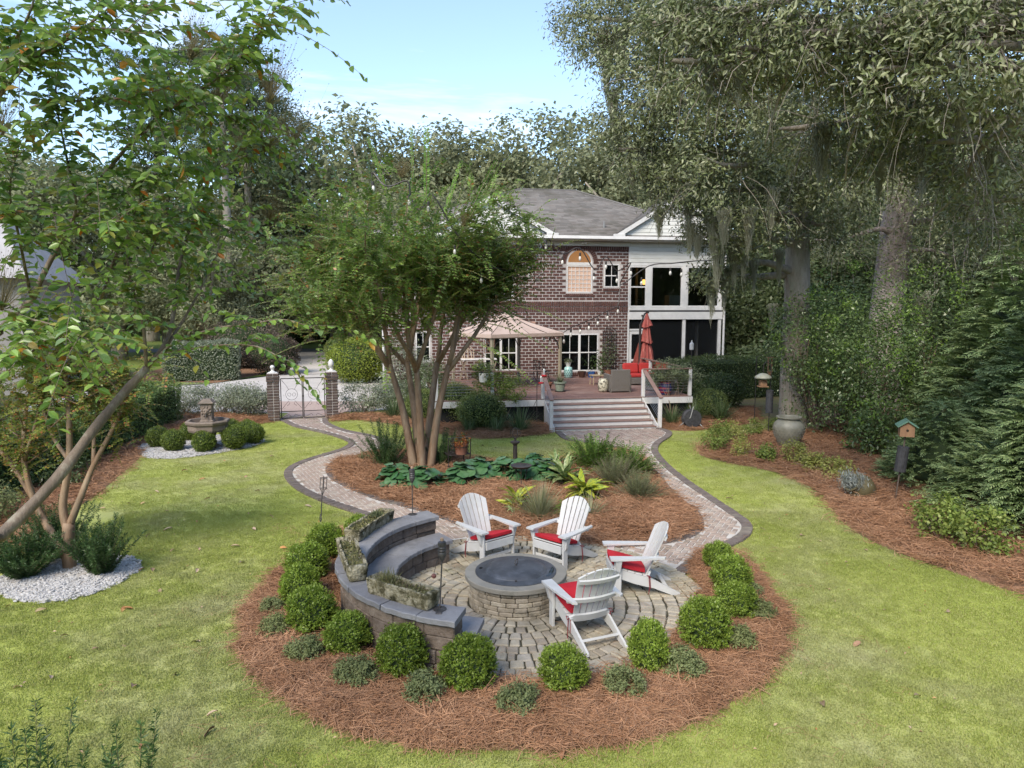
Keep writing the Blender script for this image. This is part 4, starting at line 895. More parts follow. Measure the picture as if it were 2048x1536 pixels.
w_rng = np.random.default_rng(77); A0_, A1_ = R(126), R(255.5)
for k in range(4): arc_blocks('block', 1.95, 2.23, k * .158, (k + 1) * .158, A0_, A1_, .26 if k % 2 else .2, .46, BLK_M, .012, w_rng)
for k in range(2): arc_blocks('block', 1.58, 1.86, k * .178, (k + 1) * .178, R(125), R(258.5), .24, .44, BLK_M, .012, w_rng)
m = MB(); 
for r0, r1, z0, z1, a0, a1 in ((1.98, 2.2, 0, .62, A0_ + .02, A1_ - .02), (1.61, 1.83, 0, .35, R(126), R(257))):
    aa = np.linspace(a0, a1, 25)
    for i in range(24): m.prism(wedge(CW, r0, r1, aa[i], aa[i + 1]), z0, z1)
m.build('core', SOIL, sw)

def arc_slabs(name, r0, r1, z0, z1, a0, a1, lo, hi, mat, rng_, gap=.005, ch=.008, n=6):
    a = a0
    while a < a1 - .005:
        da = rng_.uniform(lo, hi) / r1
        if a1 - a - da < lo * .7 / r1: da = a1 - a
        am = a + da / 2; rc, zc = (r0 + r1) / 2, (z0 + z1) / 2 + rng_.normal() * .002; c = (CW[0] + rc * math.cos(am), CW[1] + rc * math.sin(am), zc); vs = []
        for k in range(n + 1):
            t = a + gap / r1 + (da - 2 * gap / r1) * k / n; j0, j1 = rng_.normal() * .004, rng_.normal() * .006
            for r_, z in ((r0 + j0 + ch, z0), (r1 + j1 - ch, z0), (r1 + j1, z0 + ch), (r1 + j1 - .003, z1 - ch), (r1 + j1 - ch - .003, z1), (r0 + j0 + ch, z1), (r0 + j0, z1 - ch), (r0 + j0, z0 + ch)): vs.append((CW[0] + r_ * math.cos(t) - c[0], CW[1] + r_ * math.sin(t) - c[1], z + (zc - (z0 + z1) / 2) - zc))
        fs = [(k * 8 + j, k * 8 + (j + 1) % 8, k * 8 + 8 + (j + 1) % 8, k * 8 + 8 + j) for k in range(n) for j in range(8)] + [tuple(range(7, -1, -1)), tuple(range(n * 8, n * 8 + 8))]
        m = MB(); m.add(vs, fs); m.build(name, mat, sw).location = c; a += da
arc_slabs('coping_slab', 1.90, 2.285, .633, .7, A0_ - .012, A1_ + .012, .42, .68, SLATE_M, w_rng)
arc_slabs('bench_slab', 1.515, 1.945, .356, .42, R(124.5), R(260), .36, .56, SLATE_M, w_rng)

# stone troughs on the wall
TR_M = M('lichen_stone', (.36, .33, .24), (.2, .18, .11), rough=.95, scale=9, bump=1, bscale=16, spec=.15, bdist=.06, lo=.42, hi=.58, stain=[((.04, .038, .02), 4.5, (.5, .64)), ((.5, .46, .35), 8, (.58, .72))])
MOSS = leafmat('moss_leaf', [(.24, .25, .09), (.3, .28, .12), (.19, .2, .09), (.34, .31, .17), (.16, .18, .06)], rough=.8)
DRY = leafmat('dry_twig', [(.14, .09, .06), (.2, .14, .09), (.25, .19, .12)], rough=.8)
def trough(label, a, b, w, h, z, seed, plants, bend=0.):
    r_ = np.random.default_rng(seed); a, b = np.array(a), np.array(b); L_ = np.linalg.norm(b - a); d = (b - a) / L_; t = thing('stone_trough', label, 'planter', (*(a + b) / 2, z), math.atan2(d[1], d[0]))
    n = max(4, int(L_ / .09)); V = []; m = MB(); hw_ = w / 2
    prof = [(-hw_ * .86, 0), (-hw_ * .9, h * .15), (-hw_ * .96, h * .7), (-hw_ * 1.08, h * .8), (-hw_ * 1.1, h), (-hw_ * .84, h), (-hw_ * .8, h * .72), (hw_ * .8, h * .72), (hw_ * .84, h), (hw_ * 1.1, h), (hw_ * 1.08, h * .8), (hw_ * .96, h * .7), (hw_ * .9, h * .15), (hw_ * .86, 0)]
    k = len(prof); vs = []
    for i in range(n + 1):
        x = -L_ / 2 + L_ * i / n; sc = .93 if i in (0, n) else 1
        for y, z_ in prof: vs.append((x + r_.normal() * .004, y * sc + r_.normal() * .006 + bend * (1 - (2 * i / n - 1) ** 2), z_ + (r_.normal() * .009 if z_ > .01 else 0)))
    fs = [(i * k + j, i * k + (j + 1) % k, (i + 1) * k + (j + 1) % k, (i + 1) * k + j) for i in range(n) for j in range(k)]
    m.add(vs, fs)
    for e in (-1, 1):  # closed ends, full height
        x = e * L_ / 2; m.hexa([(x - .035, -hw_ * .9, 0), (x + .035, -hw_ * .9, 0), (x + .035, hw_ * .9, 0), (x - .035, hw_ * .9, 0), (x - .03, -hw_ * 1.08, h * 1.02), (x + .045 * e + .02, -hw_ * 1.08, h * 1.02), (x + .045 * e + .02, hw_ * 1.08, h * 1.02), (x - .03, hw_ * 1.08, h * 1.02)], .02)
    for q in range(n + 1):
        for e in (-1, 1): x = -L_ / 2 + L_ * q / n; m.ball((x + r_.normal() * .01, e * hw_ * 1.0 + bend * (1 - (2 * q / n - 1) ** 2), h * .97), tuple(r_.uniform(.012, .02, 3)), 6, 4)
    for q in range(n // 2):
        x = -L_ / 2 + L_ * (q + .5) / (n // 2); m.ball((x, -hw_ * .93 + bend * (1 - (2 * (q + .5) / (n // 2) - 1) ** 2), h * .42), (.06, .012, h * .26), 8, 5)
    m.build('trough', TR_M, t, smooth=True, angle=R(50))
    P = np.stack([r_.uniform(-L_ / 2 + .05, L_ / 2 - .05, plants), r_.uniform(-hw_ * .72, hw_ * .72, plants), np.full(plants, h * .74)], 1); P[:, 1] += bend * (1 - (2 * P[:, 0] / L_) ** 2)
    V, F = leaves(P + r_.normal(size=P.shape) * [0, 0, .018], r_.normal(size=P.shape) * [1, 1, .5] + [0, 0, .5], r_.normal(size=P.shape) + [0, 0, 1], .05 * r_.uniform(.5, 1.3, plants), .02); npmesh('moss', V, F, MOSS, t, kind='stuff'); return t
tr1 = trough('long mossy stone trough at the back of the curved wall nearest the brick path', (-2.24, 9.71), (-1.95, 10.7), .24, .17, .7, 1, 900, .02)
tr2 = trough('short square ended mossy stone trough in the middle of the curved wall', (-2.24, 9.26), (-1.86, 8.25), .23, .2, .7, 2, 700)
tr3 = trough('longest carved stone trough with wispy plants nearest the front end of the curved wall', (-1.59, 7.95), (-0.89, 7.48), .22, .19, .7, 3, 700)
r_ = np.random.default_rng(8)
P = np.stack([r_.uniform(-.3, -.1, 130), r_.uniform(-.07, .07, 130), np.full(130, .15)], 1); V, F = leaves(P, r_.normal(size=P.shape) * .5 + [-.1, 0, 1], r_.normal(size=P.shape), .22 * r_.uniform(.3, 1, 130), .008); npmesh('dry_stems', V, F, MOSS, tr3, kind='stuff')
P = np.stack([r_.uniform(-.3, .3, 160), r_.uniform(-.07, .07, 160), np.full(160, .14)], 1); V, F = leaves(P, r_.normal(size=P.shape) + [0, 0, .7], r_.normal(size=P.shape), .1 * r_.uniform(.3, 1, 160), .012); npmesh('dry_stems', V, F, DRY, tr3, kind='stuff')
P = np.stack([r_.uniform(.1, .28, 120), r_.uniform(-.07, .07, 120), np.full(120, .15)], 1); V, F = leaves(P, r_.normal(size=P.shape) + [0, 0, .8], r_.normal(size=P.shape), .13 * r_.uniform(.3, 1, 120), .02); npmesh('leaves', V, F, LEAF_SAGE, tr1, kind='stuff')

# garden torches
LANT = M('torch_metal', (.03, .03, .032), (.07, .065, .065), rough=.45, scale=14)
def torch(label, loc, h, lean=(0, 0), bracket=False):
    t = thing('garden_torch', label, 'torch', loc); top = (lean[0], lean[1], h - .2); m = MB(); m.tube([(0, 0, -.02), top], .008, 6); m.build('pole', LANT, t)
    m = MB(); m.lathe([(.012, -.07), (.045, .0), (.047, .03), (.042, .04), (.047, .06), (.042, .07), (.047, .09), (.042, .1), (.047, .12), (.044, .15), (.02, .165)], 12, top); m.build('lantern', LANT, t, smooth=True, angle=R(30))
    m = MB(); m.lathe([(.018, .165), (.02, .19), (.008, .2)], 8, top); m.build('wick', M('burnt_wick', (.35, .24, .16), rough=.9), t)
    m = MB(); m.lathe([(.075, -.001), (.075, .006), (.02, .012)], 12); m.build('base_plate', LANT, t)
    return t
torch('black ribbed garden torch on the back end of the curved wall', (*(-1.58, 10.99), .7), .78)
t2 = torch('ribbed garden torch with a hanging wooden ball on the wall front end', (*(-0.79, 7.45), .7), .8, (.03, .02))
m = MB(); m.tube([(-.02, 0, .56), (-.06, 0, .4)], .003, 4); m.build('chain', LANT, t2); m = MB(); m.ball((-.06, 0, .375), .028); m.build('snuffer_ball', M('red_wood', (.16, .06, .05), rough=.6), t2)
m = MB(); m.box((0, -.12, -.08), (.07, .02, .16), .003); m.box((0, -.06, .004), (.07, .13, .012), .003); m.build('bracket', LANT, t2)
t3 = thing('torch_holder', 'empty twisted iron torch holder leaning among the box bushes left of the wall', 'torch', (*(-3.11, 11.13), 0), R(20)); m = MB()
m.tube([(0, 0, 0), (.03, 0, .55), (.06, 0, .98)], .008, 6); m.build('pole', LANT, t3); m = MB()
for k in range(4):
    a = k * math.pi / 2; m.tube([(.06, 0, .96)] + [(.06 + .012 * (1 + i / 3.) * 1.0 + .05 * math.cos(a) * min(1, i / 2), .05 * math.sin(a) * min(1, i / 2), 1.0 + i * .045) for i in range(1, 7)], .005, 4)
for z in (1.08, 1.25): m.tube([(.09 + .05 * math.cos(a), .05 * math.sin(a), z) for a in np.linspace(0, 2 * math.pi, 11)], .005, 4)
m.build('lantern_cage', LANT, t3)
m = MB()
for k in range(4): m.tube([(.025 + .02 * math.cos(k * 1.57 + q * .5) * math.sin(q / 8 * math.pi), .02 * math.sin(k * 1.57 + q * .5) * math.sin(q / 8 * math.pi), .52 + q * .018) for q in range(9)], .004, 4)
m.build('twist', LANT, t3)

# ------------------------------------------------------------------ fire pit
PITB = M('pit_stone', (1, 1, 1), (.7, .68, .64), rough=.88, isl=[(.4, .35, .27), (.3, .25, .19), (.48, .43, .34), (.22, .18, .14)], rnd=[(.42, .36, .27), (.24, .19, .15), (.52, .46, .36), (.32, .28, .23), (.15, .12, .09), (.46, .41, .33)], scale=11, bump=.7, bscale=38, spec=.25, stain=[((.05, .042, .03), 1.5, (.55, .72)), ((.16, .14, .1), 6, (.58, .75))])
fp = thing('fire_pit', 'round stone fire pit with grey coping and a domed black metal lid', 'fire pit', (*PIT, 0))
p_rng = np.random.default_rng(9)
for k in range(6):
    a = p_rng.random(); end = a + 2 * math.pi; z0, z1 = .012 + k * .062, .012 + (k + 1) * .062
    while a < end - .01:
        da = p_rng.uniform(.13, .22) / .63
        if end - a - da < .12: da = end - a
        rr = .635 + p_rng.normal() * .006; am = a + da / 2; c = (.56 * math.cos(am), .56 * math.sin(am), (z0 + z1) / 2); q = wedge((0, 0), .5, rr, a + .006, a + da - .006); m = MB(); m.prism([(x - c[0], y - c[1]) for x, y in q], z0 - c[2] + .002, z1 - c[2] - .002, .009); o = m.build('stone', PITB, fp); o.location = c; a += da
m = MB(); m.lathe([(.49, 0), (.61, 0), (.61, .384), (.49, .384)], 32); m.build('core', SOIL, fp)
COPM = M('pit_coping', (.215, .2, .165), (.27, .25, .21), rough=.75, scale=3, bump=.3, bscale=50, stain=(.13, .125, .1), sscale=4, spos=(.55, .8))
m = MB(); m.lathe([(.5, .386), (.672, .386), (.684, .394), (.684, .446), (.676, .455), (.5, .455), (.494, .449), (.494, .392)], 64); m.f = m.f[:-2]; n_ = 64
m.f += [(7 * n_ + k, 7 * n_ + (k + 1) % n_, (k + 1) % n_, k) for k in range(n_)]; m.build('coping', COPM, fp, smooth=True, angle=R(35))
LIDM = M('lid_steel', (.05, .054, .062), (.085, .09, .1), rough=.46, scale=4, metal=.25, bump=.06, bscale=80, stain=(.13, .14, .16), sscale=7, spos=(.5, .75))
m = MB(); m.lathe([(.545, .456), (.545, .464), (.5, .47), (.42, .478), (.412, .488), (.405, .49)] + [(.4 * math.cos(t), .49 + .055 * math.sin(t)) for t in np.linspace(.05, 1.53, 9)], 64); m.build('lid', LIDM, fp, smooth=True, angle=R(40))
m = MB(); m.tube([(.005, -.045 + .0, .545), (-.012, -.03, .56), (.0, .0, .6), (.02, .03, .612), (.03, .03, .59), (.02, .0, .56), (.005, -.045, .545)], .006, 6); m.build('handle', IRON, fp)
m = MB()
for a in range(4): m.lathe([(.02, .4741), (.014, .4755)], 8, (-.47 + .016 * math.cos(a * 1.57), .05 + .022 * math.sin(a * 1.57), 0))
m.build('vent_hole', M('vent_black', (.004, .004, .004), rough=.9), fp)
m = MB(); m.box((0.0, -.425, .482), (.03, .03, .012), .003); m.build('catch', IRON, fp)
pud = MB(); qs = [(.39, -.24), (.43, -.17), (.45, -.06), (.475, .04), (.5, .1), (.515, .02), (.505, -.07), (.47, -.17), (.43, -.24)]
pud.add([(x, y, .4755) for x, y in qs], [tuple(range(len(qs)))]); pud.build('rain_puddle', M('rain_water', (.006, .006, .008), rough=.03, spec=.5), fp)

# ------------------------------------------------------------------ adirondack chairs and their cushions
def adirondack(label):
    t = thing('adirondack_chair', label, 'chair', group='white chairs around the fire pit')
    for s in (-1, 1):
        x = s * .29
        m = MB(); m.box((x, .33, .265), (.032, .1, .53), .004); m.build('leg', CHAIR, t)
        m = MB(); m.hexa([(x + s * .012, .355, .3), (x + s * .045, .355, .36), (x + s * .045, .305, .36), (x + s * .012, .305, .3), (x + s * .012, .375, .53), (x + s * .085, .375, .53), (x + s * .085, .285, .53), (x + s * .012, .285, .53)] if s > 0 else [(x + s * .045, .355, .36), (x + s * .012, .355, .3), (x + s * .012, .305, .3), (x + s * .045, .305, .36), (x + s * .085, .375, .53), (x + s * .012, .375, .53), (x + s * .012, .285, .53), (x + s * .085, .285, .53)]); m.build('arm_bracket', CHAIR, t)
        q = [(x - s * .045, .44), (x + s * .095, .44), (x + s * .1, .36), (x + s * .075, -.05), (x + s * .045, -.3), (x - s * .005, -.33), (x - s * .02, -.05)]
        if s < 0: q = q[::-1]
        m = MB(); m.extrude(q, 'z', .531, .557); m.build('arm', CHAIR, t)
        prof = [(.37, .27), (.385, .375), (.34, .382), (.0, .283), (-.14, .24), (-.54, .03), (-.545, .0), (-.43, .0), (-.18, .1), (-.05, .13), (.1, .17)]
        m = MB(); m.extrude(prof, 'x', s * .252 - .014, s * .252 + .014); m.build('side_rail', CHAIR, t)
    for k in range(5):
        y = .35 - k * .105; z = .395 - k * .03; m = MB(); m.box((0, y, z), (.535, .096, .02), .004, (R(14.5), 0, 0)); m.build('seat_slat', CHAIR, t)
    m = MB(); m.box((0, .39, .32), (.53, .022, .12), .004); m.build('apron', CHAIR, t)
    m = MB(); m.box((0, .33, .13), (.55, .022, .05), .004); m.build('front_stretcher', CHAIR, t)
    m = MB(); m.box((0, -.36, .1), (.48, .05, .03), .004, (R(-25), 0, 0)); m.build('rear_stretcher', CHAIR, t)
    n = 6; LB = .8; sn, cs = math.sin(R(24)), math.cos(R(24))
    def bp(x, l, d=0.): y0 = -.09 + .05 * (x / .27) ** 2; return (x, y0 - l * sn + d * cs, .21 + l * cs + d * sn)
    for k in range(n):
        f0, f1 = (k - n / 2 + .1) / (n / 2), (k + 1 - n / 2 - .1) / (n / 2); b0, b1, t0, t1 = .21 * f0, .21 * f1, .28 * f0, .28 * f1
        def top(f): return LB - .13 * f * f
        L0, L1 = top(f0), top(f1); rows = [0, .3, .6, .85, 1]; vs = []; fs = []
        for r_ in rows:
            for (b, tt, L_) in ((b0, t0, L0), (b1, t1, L1)):
                x = b + (tt - b) * r_
                if r_ == 1: x = x * .985
                for d in (0, .02): vs.append(bp(x, L_ * r_, d))
        for i in range(4): a = i * 4; fs += [(a, a + 2, a + 6, a + 4), (a + 1, a + 5, a + 7, a + 3), (a, a + 4, a + 5, a + 1), (a + 2, a + 3, a + 7, a + 6)]
        fs += [(0, 1, 3, 2), (16, 18, 19, 17)]; m = MB(); m.add(vs, fs); m.build('back_slat', CHAIR, t)
    for l, wd, hh in ((.03, .27, .1), (.33, .34, .055), (.62, .265, .05)):
        m = MB(); vs = []; N_ = 10
        for i in range(N_ + 1):
            x = -wd + 2 * wd * i / N_; e = .6 if (l == .03 and i in (0, N_)) else 1
            for d, dl in ((-.004, 0), (-.034, 0), (-.034, hh * e), (-.004, hh * e)):
                p = bp(max(-.27, min(.27, x)), l + dl, d); vs.append((x, p[1] + (0 if abs(x) <= .27 else .05 * ((x / .27) ** 2 - 1)), p[2]))
        fs = [(i * 4 + j, i * 4 + (j + 1) % 4, i * 4 + 4 + (j + 1) % 4, i * 4 + 4 + j) for i in range(N_) for j in range(4)] + [(0, 1, 2, 3), (N_ * 4 + 3, N_ * 4 + 2, N_ * 4 + 1, N_ * 4)]
        m.add(vs, fs); m.build('back_rail', CHAIR, t)
    m = MB(); m.lathe([(.018, 0), (.018, .004)], 10, (.0, -.128, .262), M=Euler((R(110), 0, 0)).to_matrix() @ Matrix.Diagonal((1.4, .8, 1))); m.build('badge', M('grey_badge', (.2, .2, .2), rough=.4), t)
    return t
CUSH = M('chair_cushion', (.4, .018, .03), (.47, .025, .035), rough=.9, scale=3, bump=.25, bscale=120, spec=.2, stain=(.33, .014, .024), sscale=4, spos=(.5, .75))
def seat_cushion(label):
    t = thing('seat_cushion', label, 'cushion', group='red cushions on the white chairs'); nx, ny = 12, 12; vs = []; fs = []
    def outline(u, v):   # u,v in -1..1 ; wider at the front
        w = .272 - .02 * (1 - v) / 2; x, y = u * w, .165 + v * .245
        k = max(abs(u), abs(v)) ; return x, y
    for lay_ in (0, 1):
        for j in range(ny + 1):
            for i in range(nx + 1):
                u, v = 2 * i / nx - 1, 2 * j / ny - 1; ur, vr = u * math.sqrt(1 - .18 * v * v * abs(u) ** 3), v * math.sqrt(1 - .18 * u * u * abs(v) ** 3); x, y = outline(ur, vr)
                e = (1 - abs(u) ** 8) * (1 - abs(v) ** 8); puff = .012 * (1 - u * u) * (1 - v * v); base = .408 + (y - .35) * .28
                z = base + (.006 if lay_ == 0 else .075 + puff); z += (-.012 if lay_ else .012) * (1 - e); vs.append((x, y, z))
    N_ = (nx + 1) * (ny + 1)
    for j in range(ny):
        for i in range(nx): a = j * (nx + 1) + i; fs.append((N_ + a, N_ + a + 1, N_ + a + nx + 2, N_ + a + nx + 1)); fs.append((a, a + nx + 1, a + nx + 2, a + 1))
    bd = [i for i in range(nx + 1)] + [j * (nx + 1) + nx for j in range(1, ny + 1)] + [ny * (nx + 1) + i for i in range(nx - 1, -1, -1)] + [j * (nx + 1) for j in range(ny - 1, 0, -1)]
    for a, b in zip(bd, bd[1:] + bd[:1]): fs.append((a, b, N_ + b, N_ + a))
    m = MB(); m.add(vs, fs); m.build('pad', CUSH, t, smooth=True, angle=R(50))
    for s in (-1, 1):
        m = MB(); x = s * .235; m.tube([(x, -.06, .28), (x + s * .05, -.1, .27), (x + s * .06, -.11, .12), (x + s * .055, -.1, .03)], .006, 5); m.tube([(x, -.06, .28), (x + s * .03, -.12, .25), (x + s * .04, -.13, .1)], .005, 5); m.tube([(x + s * .02, -.07, .28), (x + s * .07, -.09, .3), (x + s * .075, -.12, .27), (x + s * .03, -.1, .27)], .005, 5); m.build('tie_cord', M('tie_red', (.2, .02, .025), rough=.8), t)
    return t
proto_c = adirondack('white adirondack chair left of the pair behind the fire pit, facing it'); proto_s = seat_cushion('red cushion on the chair left of the pair behind the fire pit')
spots = [((-.44, 10.88), (.46, -.55), None, None), ((.80, 10.70), (-.48, -.52), 'white adirondack chair right of the pair behind the fire pit, mulch bed behind it', 'red cushion on the chair right of the pair behind the fire pit'),
         ((1.76, 9.62), (-1, -.03), 'white adirondack chair in side view on the right of the fire pit', 'red cushion on the chair in side view right of the fire pit'), ((.89, 8.24), (-.38, .92), 'white adirondack chair seen from behind in front of the fire pit', 'red cushion on the chair seen from behind in front of the fire pit')]
for i, (p, f, l1, l2) in enumerate(spots):
    c = proto_c if i == 0 else copy_tree(proto_c); s_ = proto_s if i == 0 else copy_tree(proto_s); rz = math.atan2(f[1], f[0]) - math.pi / 2
    for o in (c, s_): o.location = (*p, .05); o.rotation_euler = (0, 0, rz)
    if l1: c['label'] = l1; s_['label'] = l2

# ------------------------------------------------------------------ gate, pillars, fountain
GB_M = M('pillar_brick', (1, 1, 1), (.7, .7, .7), rough=.85, isl=[(.1, .07, .065), (.14, .1, .09), (.075, .055, .05), (.17, .125, .11)], rnd=[(.08, .06, .055), (.16, .115, .1)], scale=9, spec=.25)
PA, PB = np.array((-8.3, 24.5)), np.array((-6.42, 25.1)); gd = (PB - PA) / np.linalg.norm(PB - PA); ga = math.atan2(gd[1], gd[0])
def pillar(label, p, seed):
    r_ = np.random.default_rng(seed); t = thing('gate_pillar', label, 'gate pillar', (*p, 0), ga, 'brick pillars either side of the iron gate'); w = .4; m = MB(); m.box((0, 0, .84), (w - .03, w - .03, 1.68)); co = m.build('core', HM_M, t)
    for k in range(17):
        z = .01 + k * .098; ww = w + (.04 if k in (14, 15) else 0)
        for side in range(4):
            off = .5 if (k + side) % 2 else 0.; cuts = [-ww / 2, -ww / 2 + .2, ww / 2] if off else [-ww / 2, ww / 2 - .2, ww / 2]
            for a, b in zip(cuts, cuts[1:]):
                q = MB(); q.box((0, 0, 0), (b - a - .022, .045, .076), .004); o = q.build('brick', GB_M, co); ang = side * math.pi / 2; c = ((a + b) / 2, -ww / 2 + .0225 + r_.normal() * .003)
                o.location = (c[0] * math.cos(ang) - c[1] * math.sin(ang), c[0] * math.sin(ang) + c[1] * math.cos(ang), z + .045); o.rotation_euler = (0, 0, ang)
    m = MB(); m.box((0, 0, 1.69), (.3, .3, .03), .006); m.lathe([(.1, 1.7), (.1, 1.72), (.05, 1.76), (.045, 1.8), (.07, 1.83)], 12); m.build('finial_base', WHITE, t); return t
pl = pillar('left brick gate pillar with a white finial base under a dark leafy spray', PA, 1); pr = pillar('right brick gate pillar with a white pineapple finial', PB, 2)
m = MB(); m.lathe([(.05, 1.83), (.09, 1.88), (.1, 1.95), (.085, 2.03), (.05, 2.09), (.01, 2.12)], 12); m.build('finial', WHITE, pr, smooth=True)
m = MB(); m.lathe([(.05, 1.83), (.08, 1.87), (.07, 1.92), (.02, 1.95)], 12); m.build('finial', WHITE, pl, smooth=True)
def gate_leaf(label, x0, x1):
    t = thing('garden_gate', label, 'gate', (*PA, .05), ga, 'pair of iron gate leaves'); m = MB(); fr = [(x0, 0, .02), (x1, 0, .02), (x1, 0, 1.42), (x0, 0, 1.42)]
    for a, b in zip(fr, fr[1:] + fr[:1]): m.plank(a, b, .03, .03, (0, 1, 0))
    m.plank((x0, 0, .26), (x1, 0, .26), .024, .024, (0, 1, 0)); m.build('frame', IRON, t); c = (x0 + x1) / 2; w = (x1 - x0) / 2 - .03; m = MB()
    m.tube([(c + .2 * math.cos(a), 0, .86 + .2 * math.sin(a)) for a in np.linspace(0, 2 * math.pi, 17)], .006, 4)
    for s in (-1, 1):
        m.tube([(c + s * w, 0, 1.38), (c + s * w * .5, 0, 1.16), (c + s * .1, 0, 1.04)], .006, 4); m.tube([(c + s * w, 0, .36), (c + s * w * .6, 0, .52), (c + s * .1, 0, .64), (c + s * .08, 0, .52), (c + s * .16, 0, .46)], .006, 4)
        m.tube([(c + s * (.02 + .09 * (1 - q / 14) * (1 - math.cos(q * .6))), 0, .84 + .09 * math.sin(q * .6) * (1 - q / 16)) for q in range(13)], .005, 4); m.tube([(c + s * w, 0, .05), (c + s * .1, 0, .16), (c + s * .05, 0, .08)], .006, 4)
    m.build('scrollwork', IRON, t); return t
LG = float(np.linalg.norm(PB - PA)); g1 = gate_leaf('left leaf of the scrolled iron garden gate', .25, LG / 2 - .02); g2 = gate_leaf('right leaf of the scrolled iron garden gate', LG / 2 + .02, LG - .25)
m = MB(); m.tube([(LG / 2 - .03, -.03, .72), (LG / 2 - .0, -.05, .8), (LG / 2 + .02, -.04, .84)], .012, 5); m.build('latch', IRON, g1)
m = MB(); m.tube([(.25, 0, 1.55), (LG / 2 - .1, 0, 1.55), (LG / 2, 0, 1.62), (LG / 2 + .1, 0, 1.55), (LG - .25, 0, 1.55)], .008, 4); ov = thing('gate_overthrow', 'thin iron scroll bar spanning above the two gate leaves', 'ironwork', (*PA, .05), ga); m.build('bar', IRON, ov)
FST = M('cast_stone', (.17, .135, .11), (.23, .185, .15), rough=.9, scale=5, bump=.4, bscale=30, stain=[((.09, .08, .065), 2.5, (.52, .72)), ((.3, .25, .21), 7, (.6, .78))])
fo_ = thing('garden_fountain', 'brown cast stone tiered fountain ringed by clipped box balls', 'fountain', (-8.5, 19.6, 0), R(12))
m = MB(); m.lathe([(.34, 0), (.34, .08), (.22, .14), (.18, .3), (.22, .46), (.3, .5)], 8); m.build('pedestal', FST, fo_)
m = MB(); m.lathe([(.2, .47), (.5, .52), (.53, .58), (.53, .7), (.58, .74), (.6, .8), (.58, .83), (.5, .83), (.48, .72), (.1, .7)], 8, ph=R(22.5)); m.build('basin', FST, fo_)
m = MB(); m.box((0, 0, .77), (.36, .36, .14), .02); m.box((0, 0, 1.06), (.3, .3, .48), .02); m.box((0, 0, 1.315), (.4, .4, .05), .015); m.hexa([(-.18, -.18, 1.34), (.18, -.18, 1.34), (.18, .18, 1.34), (-.18, .18, 1.34), (-.1, -.1, 1.42), (.1, -.1, 1.42), (.1, .1, 1.42), (-.1, .1, 1.42)]); m.build('column', FST, fo_)
m = MB(); m.ball((0, -.16, 1.08), (.1, .05, .11)); m.ball((0, -.205, 1.06), (.035, .03, .04)); m.ball((-.04, -.2, 1.11), .022); m.ball((.04, -.2, 1.11), .022)
for k in range(9): a = k * 2 * math.pi / 9; m.ball((.11 * math.cos(a), -.155, 1.08 + .12 * math.sin(a)), .035, 6, 4)
m.build('mask', FST, fo_, smooth=True)
m = MB(); m.tube([(0, -.2, 1.0), (0, -.23, .95), (0, -.24, .9)], .015, 5); m.build('spout', IRON, fo_)

# ------------------------------------------------------------------ garden ornaments
ic = iron_seat('iron_chair', 'ornate black iron chair holding a potted plant beside the crape myrtle', (-1.35, 16.9, .06), R(200), .55); ic.scale = (1, 1, .92)
mum = pot('flower_pot', 'rust orange flowers in a woven pot on the black iron chair', 'plant pot', (-1.22, 16.72, .47), [(.13, 0), (.17, .22), (.19, .24)], TERRA, lambda t, z: foliage_ball(t, rg_, .2, 420, .045, .035, leafmat('orange_flower', [(.4, .12, .03), (.5, .2, .04), (.3, .08, .03), (.2, .16, .05)]), z + .06, 'flowers', .75))
ar = thing('armillary_stand', 'dark iron pedestal with an open armillary top on the lawn edge', 'sundial', (.08, 17.6, 0)); m = MB(); m.lathe([(.12, 0), (.12, .04), (.06, .1), (.05, .5), (.07, .54), (.12, .57), (.12, .6), (.03, .63), (.03, .7)], 12); m.build('pedestal', IRON, ar)
m = MB()
for a in (0, 1.05, 2.1): m.tube([(.13 * math.cos(t) * math.cos(a), .13 * math.cos(t) * math.sin(a), .82 + .13 * math.sin(t)) for t in np.linspace(0, 2 * math.pi, 15)], .007, 4)
m.tube([(.13 * math.cos(t), .13 * math.sin(t), .82) for t in np.linspace(0, 2 * math.pi, 15)], .007, 4); m.build('rings', IRON, ar)
di = thing('bird_bath', 'shallow black metal bird bath dish on thin legs above the round leaves', 'bird bath', (.2, 15.1, .06)); m = MB(); m.lathe([(.02, .44), (.2, .46), (.24, .5), (.235, .505), (.19, .475), (.02, .455)], 20); m.build('dish', IRON, di, smooth=True, angle=R(40))
for k in range(3): a = k * 2.09 + .5; m = MB(); m.tube([(.16 * math.cos(a), .16 * math.sin(a), .46), (.1 * math.cos(a), .1 * math.sin(a), .2), (.17 * math.cos(a), .17 * math.sin(a), 0)], .009, 5); m.build('leg', IRON, di)
URN_M = M('green_glaze_urn', (.2, .19, .14), (.27, .255, .195), rough=.45, scale=5, bump=.2, stain=(.15, .14, .105), sscale=2, spos=(.5, .7))
ur = thing('garden_urn', 'large empty olive stoneware jar with dotted relief by the oak trunk', 'urn', (7.68, 19.45, .05)); m = MB(); m.lathe([(.2, 0), (.27, .1), (.38, .4), (.42, .58), (.4, .7), (.3, .8), (.28, .83), (.34, .87), (.34, .9), (.28, .9), (.26, .82), (.3, .6), (.2, .1)], 28); m.build('jar', URN_M, ur, smooth=True, angle=R(50))
m = MB()
for j in range(5):
    z = .34 + j * .07; rr = [.37, .4, .42, .425, .415][j]
    for k in range(26): a = 2 * math.pi * (k + .5 * (j % 2)) / 26; m.ball((rr * math.cos(a), rr * math.sin(a), z), .013, 5, 3)
m.build('relief_dots', URN_M, ur, kind='stuff')
